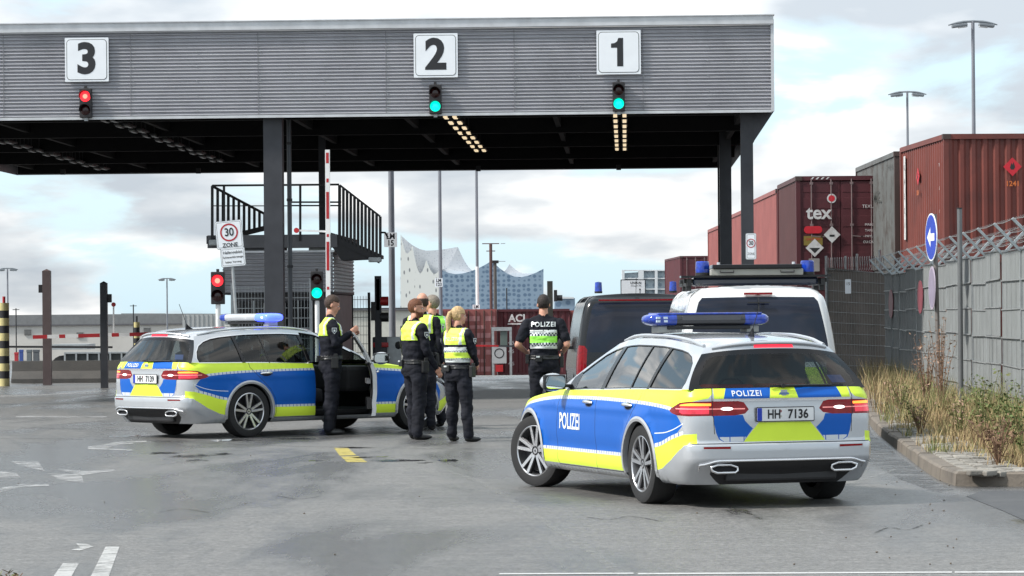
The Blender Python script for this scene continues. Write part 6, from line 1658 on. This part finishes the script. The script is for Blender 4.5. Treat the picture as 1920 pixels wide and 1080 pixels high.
solid([(948,516),(960,512),(985,513),(1005,512),(1000,520),(960,521)],ED+10,30,elr2,'roof_rim',root)
root=empty('office_building',P(1225,600,900),0,'pale grey glass office block above the black van','building')
og=facade_mat('office_glass',(.30,.36,.40),(.17,.22,.27),.5,.5,.3,.2); ow=mat('office_frame',(.62,.64,.66),.5)
solid([(1170,600),(1170,512),(1204,510),(1204,506),(1253,508),(1253,600)],900,20,og,'glass_front',root)
for x0,x1 in((1166,1171),(1197,1207),(1228,1233),(1250,1255)): solid([(x0,600),(x0,506),(x1,506),(x1,600)],898.5,3,ow,'column',root)
for y in(506,521,541): solid([(1171,y+2),(1171,y),(1250,y),(1250,y+2)],898.8,3,ow,'floor_band',root)
root=empty('office_building',P(1060,600,1500),0,'small blue glass block beside the right end of the wave roofed building','building'); solid([(1040,600),(1040,557),(1078,559),(1078,600)],1500,30,elb,'glass_front',root); solid([(1042,560),(1042,556),(1076,557),(1076,560)],1499,8,ow,'roof_edge',root)
# ------------------------------------------------------------------ fence on the right
panel_m=mat('fence_infill',(.205,.218,.22),.8,0,var=.10,scale=1.6,dirt=(.155,.165,.162),dirt_amt=.5,dscale=1.5,bump=.3,bscale=120)
panel_d=mat('fence_infill_brown',(.22,.19,.17),.85,0,var=.15,scale=1.5,dirt=(.14,.13,.12),dirt_amt=.5,dscale=2)
wire_m=mat('fence_wire',(.33,.34,.34),.5,.5)
random.seed(5)
A0=P(1661,600,71); A0.z=0; A1=P(1995,600,37.5); A1.z=0; A1=A0+(A1-A0)*17/14
root=empty('screened_fence',A0,0,'long grey screened security fence with angled barbed wire arms at the right','fence')
d=(A1-A0); L_=d.length; d/=L_; H_=2.50; npan=17; nn=Vector((-d.y,d.x,0)); 
if nn.x>0: nn=-nn
# nn points to the road side (left)
ts=[L_*i/npan for i in range(npan+1)]
for i in range(npan):
    a=d*ts[i]+nn*random.uniform(-.03,.03); b_=d*ts[i+1]+nn*random.uniform(-.03,.03); z1=H_+random.uniform(-.03,.03)
    q=MB(); K=6
    for k in range(K):
        z0=.04+(z1-.04)*k/K; z2=.04+(z1-.04)*(k+1)/K; sl_=random.uniform(-.01,.02)
        q.prism([(0,z0),((b_-a).length,z0+sl_*0),((b_-a).length,z2-.004),(0,z2-.004)],panel_m,a+nn*(.012*(k%2)),(b_-a).normalized(),Vector((0,0,1)),.008)
    q.build('screen_panel',root)
    q=MB()
    for k in range(K+1): z=.04+(z1-.04)*k/K; q.bar(a+nn*.03+Vector((0,0,z+random.uniform(-.015,.015))),b_+nn*.03+Vector((0,0,z+random.uniform(-.015,.015))),.012,.018,wire_m)
    for k in range(1,4): q.bar(a.lerp(b_,k/4)+nn*.02,a.lerp(b_,k/4)+nn*.02+Vector((0,0,z1)),.006,.006,wire_m)
    q.build('mesh_panel',root)
for i in range(npan+1):
    c=d*ts[i]; q=MB(); q.bar(c-nn*.03,c-nn*.03+Vector((0,0,H_+.02)),.09,.05,galv); q.build('post',root)
    for sg in(-1,1):
        q=MB(); q.bar(c+Vector((0,0,H_-.04)),c+nn*.36*sg+Vector((0,0,H_+.34)),.10,.035,mat('arm_galv',(.34,.38,.40),.5,.4,var=.1),up=(0,0,1)); q.build('bracket_arm',root)
q=MB()
for sg in(-1,1):
    for t in(.35,.68,.98):
        pts=[d*ts[i]+nn*.36*sg*t+Vector((0,0,H_+.34*t)) for i in range(npan+1)]
        for a,b_ in zip(pts[:-1],pts[1:]):
            m_=(a+b_)/2-Vector((0,0,.02)); q.bar(a,m_,.007,.007,wire_m); q.bar(m_,b_,.007,.007,wire_m)
            for k in range(1,9): e=a.lerp(b_,k/9); q.bar(e-Vector((.02,0,.02)),e+Vector((.02,0,.02)),.004,.004,wire_m)
q.build('barbed_wire',root)
# frontal section with razor coil
B0=P(1549,600,75.5); B1=P(1661,600,73); B0.z=B1.z=0
root=empty('mesh_fence',B0,0,'brown screened mesh fence with razor wire coil between van and grey fence','fence'); dd=B1-B0; Lb=dd.length; dd/=Lb; ups=Vector((0,0,1))
q=MB(); q.prism([(0,.05),(Lb,.05),(Lb,2.55),(0,2.75)],panel_d,Vector((0,.04,0)),dd,ups,.01); q.build('screen_panel',root)
q=MB()
for k in range(11): q.bar(Vector((0,-.0,.1+.26*k)),dd*Lb+Vector((0,-.0,.1+.245*k)),.008,.012,wire_m)
for k in range(int(Lb/.12)): q.bar(dd*(k*.12),dd*(k*.12)+ups*2.6,.004,.006,wire_m)
q.build('mesh_panel',root)
for x,yt in((1559,478),(1596,478),(1618,474),(1661,466)):
    p=P(x,yt,74.2); q=MB(); o=Vector((p.x-B0.x,-.06,0)); q.cyl(o,o+ups*p.z,.035,galv,n=10); q.build('post',root,smooth=60)
q=MB(); pts=[]
n=26; 
for i in range(n*14+1):
    t=i/14; a=2*math.pi*t; pts.append(dd*(Lb*t/n)+Vector((.04*math.cos(a),.17*math.cos(a),2.80+.17*math.sin(a))))
q.path(pts,.007,wire_m,n=4); q.build('razor_coil',root)
p=P(1590,537,73.9); q=MB(); q.prism(rrect(0,0,.14,.34,.01),sign_w,p,X_,Z_,.012); text_obj('t','15',.10,ink,p+Vector((0,-.015,.06)),X_,Z_,into=q); tag(q.build('fence_sign'),'small upright white sign on the brown mesh fence','sign')
for x,y,l,D in((1671,570,'small dark red round sign seen edge on at the start of the grey fence',68.5),(1726,557,'dark red round sign seen nearly edge on halfway along the grey fence',59.5)):
    p=P(x,y,D); q=MB(); M=Matrix.Rotation(R(-88.5),3,'Z'); q.prism([(.32*math.cos(R(a)),.32*math.sin(R(a))) for a in range(0,360,15)],mat('sign_dark_red',(.20,.03,.045),.5),p,M@X_,Z_,.012); tag(q.build('round_sign'),l,'sign')
# arrow sign on its post
SD=50; p=P(1752,405,SD); b0=P(1757,760,SD); root=empty('arrow_sign_post',(p.x,SD,0),0,'round blue left arrow sign on a steel post before the fence','sign'); hz=p.z
q=MB(); q.cyl((0.06,0,0),(0,0,hz+.03),.036,mat('post_brownish',(.20,.18,.17),.5,.3),n=12); q.build('post',root,smooth=60)
sb=mat('sign_blue',(.015,.05,.42),.4); c=P(1746,445,SD)-Vector((p.x,SD,0)); c.y=-.06
M=Matrix.Rotation(R(-84),3,'Z'); ux=M@X_; q=MB(); rr=.385; cir=lambda r:[(r*math.cos(R(a)),r*math.sin(R(a))) for a in range(0,360,10)]
q.prism(cir(rr),sign_w,c,ux,Z_,.012); q.prism(cir(rr*.94),sb,c,ux,Z_,.015); q.prism([(-.24,0),(-.02,.16),(-.02,.06),(.24,.06),(.24,-.06),(-.02,-.06),(-.02,-.16)],sign_w,c,ux,Z_,.018); q.build('arrow_disc',root)
c=P(1749,540,SD)-Vector((p.x,SD,0)); c.y=.04; q=MB(); M=Matrix.Rotation(R(-89),3,'Z'); q.prism(cir(.35),mat('sign_pale_violet',(.40,.34,.42),.5),c,M@X_,Z_,.012); q.prism(cir(.31),mat('sign_dull_violet',(.26,.22,.30),.5),c,M@X_,Z_,.015); q.build('lower_disc',root)
p=P(1799,392,46); q=MB(); q.cyl((p.x,46,0),(p.x,46,p.z),.038,mat('post_steel',(.16,.165,.17),.5,.5),n=12); q.cyl((p.x,46,p.z),(p.x,46,p.z+.02),.042,dark_steel,n=12); tag(q.build('steel_post',smooth=50),'bare grey steel post standing in the weeds right of the arrow sign','post')
# ------------------------------------------------------------------ kerb, cobbles, verge, weeds
kp=[G(1600,744),G(1612,765),G(1640,808),G(1668,833),G(1700,857),G(1735,884),G(1762,901),G(1790,911),G(1840,915),G(1925,913),G(2100,911)]
kp=[Vector((p.x,p.y,0)) for p in kp]
fx=interp([(i,p.x) for i,p in enumerate(kp)]); fy=interp([(i,p.y) for i,p in enumerate(kp)])
KS=[Vector((fx(t),fy(t),0)) for t in frange(0,len(kp)-1,.1)]
acc=[0]
for a,b_ in zip(KS[:-1],KS[1:]): acc.append(acc[-1]+(b_-a).length)
def kat(s):
    for i in range(len(acc)-1):
        if acc[i+1]>=s: t=(s-acc[i])/(acc[i+1]-acc[i]); p=KS[i].lerp(KS[i+1],t); d=(KS[i+1]-KS[i]).normalized(); return p,d
    return KS[-1],(KS[-1]-KS[-2]).normalized()
kerb_m=mat('kerb_stone',(.17,.145,.12),.8,0,var=.25,scale=1.2,dirt=(.05,.045,.04),dirt_amt=.8,dscale=1.2,bump=.3)
q=MB(); s=0; KW=.16; KH=.13
random.seed(3)
while s<acc[-1]-.5:
    p0,d0=kat(s+.006); p1,d1=kat(s+.99); n0=Vector((-d0.y,d0.x,0)); n1=Vector((-d1.y,d1.x,0))   # n: to the right-hand side seen from travel
    if n0.x<0 and s<acc[-1]*.3: pass
    side=1 if (n0.x>0) else 1
    i0=p0+n0*KW; i1=p1+n1*KW; h=KH+random.uniform(-.008,.008); c=.02
    vs=[p0,p1,p1+n1*c*.5+Vector((0,0,h-c)),p0+n0*c*.5+Vector((0,0,h-c)),p1+n1*c*1.6+Vector((0,0,h)),p0+n0*c*1.6+Vector((0,0,h)),i1+Vector((0,0,h)),i0+Vector((0,0,h)),i1,i0]
    q.add(vs,[(0,1,2,3),(3,2,4,5),(5,4,6,7),(7,6,8,9),(0,3,5,7,9),(1,8,6,4,2)],kerb_m); s+=1.0
tag(q.build('kerb'),kind='structure')
# verge soil
inner=[]
for i in range(0,len(KS),2):
    p=KS[i]; d0=(KS[min(i+1,len(KS)-1)]-KS[max(i-1,0)]).normalized(); inner.append(p+Vector((-d0.y,d0.x,0))*KW*.9)
soil=mat('verge_soil',(.11,.085,.06),.95,0,var=.3,scale=3,dirt=(.17,.14,.10),dirt_amt=.7,dscale=2.5,bump=.8,bscale=18)
far_pts=[Vector((14,34,0)),Vector((10.5,56,0)),Vector((10.2,72,0)),Vector((8.2,75,0)),Vector((7.2,62,0))]
poly=[(p.x,p.y) for p in inner]+[(p.x,p.y) for p in far_pts]
res=delaunay_2d_cdt([Vector(p) for p in subdiv(poly,1.0)],[(i,(i+1)%len(subdiv(poly,1.0))) for i in range(len(subdiv(poly,1.0)))],[],1,1e-5)
q=MB(); q.add([(v.x,v.y,.115) for v in res[0]],[tuple(f) for f in res[2]],soil); tag(q.build('verge'),kind='structure')
# cobbles
cob=mat('cobble',(.24,.225,.20),.8,0,var=.35,scale=2.2,dirt=(.10,.09,.08),dirt_amt=.6,dscale=3,bump=.3); q=MB(); random.seed(8)
s=1.0
while s<acc[-1]-.3:
    p,d0=kat(s); n0=Vector((-d0.y,d0.x,0)); rz=math.atan2(d0.y,d0.x)
    for r_i in range(4):
        if random.random()<.08+.05*r_i: continue
        c=p+n0*(KW+.07+.15*r_i)+d0*random.uniform(-.02,.02); q.box((c.x,c.y,.118+random.uniform(-.01,.012)),(.135,.135,.05),cob,rz=rz+random.uniform(-.12,.12),rx=random.uniform(-.06,.06),bev=.014)
    s+=.15
tag(q.build('cobble_strip'),'strip of worn grey cobbles behind the kerb','paving',kind='stuff')
# weeds and dry grass
g_mats=[mat('straw',(.46,.36,.19),.9,0,var=.25),mat('dry_grass',(.36,.26,.14),.9,0,var=.25),mat('green_blade',(.14,.17,.055),.85,0,var=.25),mat('olive_blade',(.24,.23,.10),.85,0,var=.25),mat('brown_stalk',(.15,.085,.05),.9,0,var=.25)]
def inpoly(x,y,poly):
    c=False; n=len(poly)
    for i in range(n):
        x1,y1=poly[i]; x2,y2=poly[(i+1)%n]
        if (y1>y)!=(y2>y) and x<(x2-x1)*(y-y1)/(y2-y1)+x1: c=not c
    return c
vp=poly; q=MB(); random.seed(11); cnt=0; cells={m:[[],[]] for m in g_mats}
def blade(x,y,z,h,w_,m,lean):
    a=random.uniform(0,6.283); dx,dy=math.cos(a),math.sin(a); la=random.uniform(0,6.283); lx,ly=math.cos(la)*lean*h,math.sin(la)*lean*h
    V_,F_=cells[m]; o=len(V_)
    V_+= [(x-dx*w_,y-dy*w_,z),(x+dx*w_,y+dy*w_,z),(x+dx*w_*.7+lx*.4,y+dy*w_*.7+ly*.4,z+h*.55),(x-dx*w_*.7+lx*.4,y-dy*w_*.7+ly*.4,z+h*.55),(x+lx,y+ly,z+h)]
    F_+= [(o,o+1,o+2,o+3),(o+3,o+2,o+4)]
tries=0
while cnt<21000 and tries<200000:
    tries+=1; x=random.uniform(3.5,9.5); y=random.choice((random.uniform(26,45),random.uniform(26,70)))
    if not inpoly(x,y,vp): continue
    # distance behind the kerb
    dk=min((Vector((x,y,0))-k_).length for k_ in KS[::6])
    if dk<.68+.25*noise.noise(Vector((x*1.5,y*1.5,0))): continue
    if x>6.45+(y-37.5)*.092+.9: continue
    nz=noise.noise(Vector((x*.55,y*.35,3))); n2=noise.noise(Vector((x*1.4,y*.9,9)))
    if n2<-.25 and random.random()<.6: continue
    tall=(.24+.40*max(0,nz+.25))*sstep(.5,1.9,dk)+.10
    cx,cy=x,y; k=random.randint(4,8)
    gsel=noise.noise(Vector((x*.8,y*.5,20)))
    for j in range(k):
        r=random.random()
        if gsel>.16: m=g_mats[2] if r<.45 else (g_mats[3] if r<.75 else g_mats[0])
        elif gsel<-.18: m=g_mats[4] if r<.55 else (g_mats[1] if r<.8 else g_mats[0])
        else: m=g_mats[0] if r<.45 else (g_mats[1] if r<.8 else g_mats[3])
        blade(cx+random.gauss(0,.05),cy+random.gauss(0,.05),.11,tall*random.uniform(.45,1.25),random.uniform(.003,.0065),m,random.uniform(.1,.55)); cnt+=1
b=MB()
for m,(V_,F_) in cells.items(): b.add(V_,F_,m)
tag(b.build('weeds'),'dry straw coloured and green weeds growing on the verge','weeds',kind='stuff')
# taller bushy weeds as plants of their own
def bush(x,y,D,h,w_,pal,label,n=260,seed=1,z0=.11):
    p=P(x,y,D); root=empty('weed_plant',(p.x,D,z0),0,label,'plant','tall weeds on the verge'); rs=random.Random(seed)
    st=MB(); lf=MB()
    for k in range(14):
        a=rs.uniform(0,6.28); e=Vector((math.cos(a)*w_*rs.uniform(.2,1),math.sin(a)*w_*rs.uniform(.2,1),h*rs.uniform(.6,1))); mid=e*.5+Vector((0,0,h*.12)); st.path([(0,0,0),mid,e],[.006,.005,.002],pal[2],n=4)
        for j in range(n//14):
            t=rs.uniform(.25,1.05); c=(mid*2*t if t<.5 else mid.lerp(e,(t-.5)*2)) + Vector((rs.gauss(0,.035),rs.gauss(0,.035),rs.gauss(0,.03))); s_=rs.uniform(.012,.032); u=Vector((rs.gauss(0,1),rs.gauss(0,1),rs.gauss(0,.6))).normalized()*s_; v=Vector((rs.gauss(0,1),rs.gauss(0,1),rs.gauss(0,1))).normalized()*s_*.5
            lf.add([c-u,c+v,c+u,c-v],[(0,1,2,3)],pal[rs.randint(0,1)])
    st.build('stem',root); lf.build('leaves',root)
gm1=mat('leaf_green',(.09,.13,.035),.8,0,var=.3); gm2=mat('leaf_olive',(.16,.17,.06),.8,0,var=.3); dm1=mat('seed_brown',(.20,.12,.075),.9,0,var=.3); dm2=mat('seed_pink',(.34,.22,.16),.9,0,var=.3)
bush(1880,800,33,.88,.42,(gm1,gm2,gm2),'tall green leafy weed at the right picture edge',420,2)
bush(1845,800,36,.86,.36,(gm1,gm2,gm2),'upright green weed left of the tall leafy one',300,3)
bush(1918,800,31,.86,.35,(gm1,gm1,gm2),'dark green weed cut by the right picture edge',300,4)
bush(1765,760,44,1.45,.34,(dm1,dm2,dm1),'tall dry brownish weed between the two sign posts',300,5)
bush(1738,760,47,1.25,.30,(dm2,dm2,dm1),'dry feathery weed left of the arrow sign post',240,6)
bush(1800,790,37,.62,.38,(gm2,dm2,gm2),'low olive weed in front of the bare steel post',260,7)
bush(1690,760,46,.55,.35,(gm2,dm2,gm2),'low weed at the left end of the verge',240,8)
bush(1872,850,30.5,.52,.42,(dm1,dm1,dm1),'dark brown dried weed clump in the middle of the verge',380,9)
bush(1725,820,38,.5,.3,(gm2,dm2,dm1),'small yellowish weed behind the cobbles',220,10)
bush(20,1075,18.6,.13,.08,(dm1,gm2,dm1),'tiny dry weed in the asphalt at the lower left edge',70,12,z0=0)
# ------------------------------------------------------------------ painted marks and patches on the asphalt
def paint_mat(name,col,wear=.5):
    m=bpy.data.materials.new(name); m.use_nodes=True; nt=m.node_tree; b=nt.nodes['Principled BSDF']; N=nt.nodes.new; L=nt.links.new
    b.inputs['Base Color'].default_value=col+(1,); b.inputs['Roughness'].default_value=.55
    tc=N('ShaderNodeTexCoord'); no=N('ShaderNodeTexNoise'); no.inputs['Scale'].default_value=3.0; no.inputs['Detail'].default_value=10; no.inputs['Roughness'].default_value=.75; L(tc.outputs['Object'],no.inputs[0])
    r=N('ShaderNodeMapRange'); r.inputs[1].default_value=wear-.12; r.inputs[2].default_value=wear+.10; r.inputs[3].default_value=.05; r.inputs[4].default_value=.72; L(no.outputs[0],r.inputs[0]); L(r.outputs[0],b.inputs['Alpha']); return m
pw=paint_mat('worn_white_paint',(.55,.55,.54),.46); pw2=paint_mat('very_worn_white_paint',(.5,.5,.5),.545); py=paint_mat('worn_yellow_paint',(.55,.45,.10),.42); wl=paint_mat('line_white',(.6,.6,.6),.35)
def mark(name,polys,m,z=.004):
    q=MB()
    for pl in polys: g=[G(x,y) for x,y in pl]; q.add([(p.x,p.y,z+GZ(p.y)) for p in g],[tuple(range(len(g)))],m)
    return tag(q.build(name),kind='structure')
mark('road_marking',[[(100,1082),(118,1057),(148,1057),(134,1082)],[(170,1082),(198,1026),(224,1026),(204,1082)]],pw)
mark('road_marking',[[(133,1032),(150,1028),(143,1020),(163,1021),(175,1026),(150,1033)]],pw)
mark('road_marking',[[(20,866),(72,866),(84,884),(40,874)],[(90,888),(152,890),(158,906),(110,900)],[(0,916),(40,908),(92,908),(92,912),(40,914),(0,924)],[(0,884),(30,888),(40,896),(0,896)]],pw2)
mark('road_marking',[[(165,838),(215,830),(275,826),(275,829),(215,836),(200,842),(248,843),(248,846),(165,843)],[(105,880),(165,884),(214,880),(214,884),(150,892)]],pw2)
mark('road_marking',[[(626,840),(652,840),(668,854),(637,855)],[(639,856.5),(672,856),(689,867),(651,867)]],py)
mark('road_marking',[[(936,1075.8),(1188,1074.8),(1188,1077),(936,1078)],[(1196,1075.5),(1785,1072.5),(1785,1075),(1196,1078)],[(1790,1072.5),(1925,1071.5),(1925,1075),(1790,1075)]],wl)
mark('road_marking',[[(868,711.5),(964,711),(964,713),(868,713.5)]],wl)
mark('road_marking',[[(0,742),(110,738),(200,732),(200,734),(110,741),(0,745)],[(30,780),(200,781),(200,783),(30,783)]],pw2)
seal_m=mat('dark_asphalt_patch',(.052,.052,.055),.55,0,var=.2,scale=14,bump=.4,bscale=120,dirt=(.09,.09,.09),dirt_amt=.6,dscale=2)
g=[G(1812,931),(G(1840,921)),G(1925,920),G(1990,925),G(1990,1010),G(1925,978),G(1880,958)]
q=MB(); q.add([(p.x,p.y,.003) for p in g],[tuple(range(len(g)))],seal_m); tag(q.build('asphalt_patch'),kind='structure')
# thin standing water
water=mat('puddle_water',(.03,.03,.032),.05,0,var=.3,spec=.5)
nt=water.node_tree; _b=nt.nodes['Principled BSDF']; _t=nt.nodes.new('ShaderNodeTexCoord'); _n=nt.nodes.new('ShaderNodeTexNoise'); _n.inputs['Scale'].default_value=2.4; _n.inputs['Detail'].default_value=9; _n.inputs['Roughness'].default_value=.7; nt.links.new(_t.outputs['Object'],_n.inputs[0]); _r=nt.nodes.new('ShaderNodeMapRange'); _r.inputs[1].default_value=.44; _r.inputs[2].default_value=.56; _r.inputs[4].default_value=.85; nt.links.new(_n.outputs[0],_r.inputs[0]); nt.links.new(_r.outputs[0],_b.inputs['Alpha'])
def puddle(cx,cy,wx,wy,seed):
    rs=random.Random(seed); c=G(cx,cy); l=G(cx-wx,cy); t=G(cx,cy-wy); rx=abs(c.x-l.x); ry=abs(t.y-c.y); pts=[]
    for k in range(48):
        a=2*math.pi*k/48; r=.55+.75*abs(noise.noise(Vector((math.cos(a)*1.6+seed,math.sin(a)*1.6,seed*.7))))+.25*noise.noise(Vector((math.cos(a)*6,math.sin(a)*6+seed,0)))
        pts.append((c.x+rx*r*math.cos(a),c.y+ry*r*math.sin(a),.0045))
    q=MB(); q.add(pts,[tuple(range(48))],water); tag(q.build('puddle'),kind='structure')
for i,(x,y,wx,wy) in enumerate(((310,850,40,2.5),(355,856,55,3),(402,853,38,3),(368,864,26,3),(440,826,55,3),(560,823,45,2),(655,840,60,2.2),(700,858,45,2),(745,864,55,3),(842,864,30,3),(590,864,16,2),(800,868,20,2),(240,818,50,2.5))): puddle(x,y,wx,wy,i+1)

# ------------------------------------------------------------------ worn traces on the asphalt
def stroke(name,pts,w,m,z=.0035):
    g=[G(x,y) for x,y in pts]; fx_=interp([(i,p.x) for i,p in enumerate(g)]); fy_=interp([(i,p.y) for i,p in enumerate(g)]); P_=[Vector((fx_(t),fy_(t),0)) for t in frange(0,len(g)-1,.1)]
    vs=[];n_=len(P_)
    for i,p in enumerate(P_):
        d_=(P_[min(i+1,n_-1)]-P_[max(i-1,0)]).normalized(); q_=Vector((-d_.y,d_.x,0))*w/2; vs+=[(p.x+q_.x,p.y+q_.y,z),(p.x-q_.x,p.y-q_.y,z)]
    q=MB(); q.add(vs,[(2*i,2*i+1,2*i+3,2*i+2) for i in range(n_-1)],m); return tag(q.build(name),kind='structure')
def soft(name,col,a0,a1,scale,lo,hi,rough=.5):
    m=bpy.data.materials.new(name); m.use_nodes=True; nt=m.node_tree; b=nt.nodes['Principled BSDF']; N=nt.nodes.new; L=nt.links.new
    b.inputs['Base Color'].default_value=col+(1,); b.inputs['Roughness'].default_value=rough
    tc=N('ShaderNodeTexCoord'); no=N('ShaderNodeTexNoise'); no.inputs['Scale'].default_value=scale; no.inputs['Detail'].default_value=8; no.inputs['Roughness'].default_value=.7; L(tc.outputs['Object'],no.inputs[0])
    r=N('ShaderNodeMapRange'); r.inputs[1].default_value=lo; r.inputs[2].default_value=hi; r.inputs[3].default_value=a0; r.inputs[4].default_value=a1; L(no.outputs[0],r.inputs[0]); L(r.outputs[0],b.inputs['Alpha']); return m
tyre=soft('tyre_trace',(.04,.04,.04),0,.32,3.0,.42,.66); seam=soft('pale_seam',(.30,.30,.29),.0,.42,5.0,.40,.62); crack=soft('crack',(.03,.03,.03),.1,.75,9.0,.40,.55,.8)
stroke('asphalt_seam',[(840,884),(900,905),(960,940),(1030,985),(1100,1030),(1170,1080)],.07,seam)
stroke('asphalt_seam',[(1480,930),(1600,905),(1680,880)],.05,seam,.0038)
for pts in (([(0,800),(200,806),(420,812),(700,806),(900,800)]),([(0,822),(260,826),(520,836),(900,842),(1150,838)])): stroke('tyre_mark',pts,.22,tyre,.0030)
for pts in (([(1100,970),(1140,975),(1180,969),(1240,978)]),([(520,930),(560,936),(600,931)]),([(1640,1000),(1668,990),(1700,994),(1730,985)]),([(300,960),(340,955),(392,961)])): stroke('asphalt_crack',pts,.022,crack,.0042)
# broken, wet strip of asphalt along the kerb
rub=soft('damp_broken_asphalt',(.035,.033,.030),.0,.75,2.2,.45,.60,.35); g=[G(x,y) for x,y in ((1612,775),(1636,815),(1700,866),(1755,904),(1790,918),(1760,925),(1690,900),(1600,850),(1560,800))]
q=MB(); q.add([(p.x,p.y,.0032) for p in g],[tuple(range(len(g)))],rub); tag(q.build('damp_edge'),kind='structure')
random.seed(4); q=MB()
for k in range(38):
    x=random.choice((random.uniform(1640,1800),random.uniform(0,1900))); y=random.uniform(835,1060)
    if x>1780 and y<930: continue
    p=G(x,y); q.ell((p.x,p.y,.006),(random.uniform(.005,.011),random.uniform(.005,.010),.005),soil,n=6,k=4)
tag(q.build('loose_grit'),'small loose stones and leaves lying on the asphalt','grit',kind='stuff')
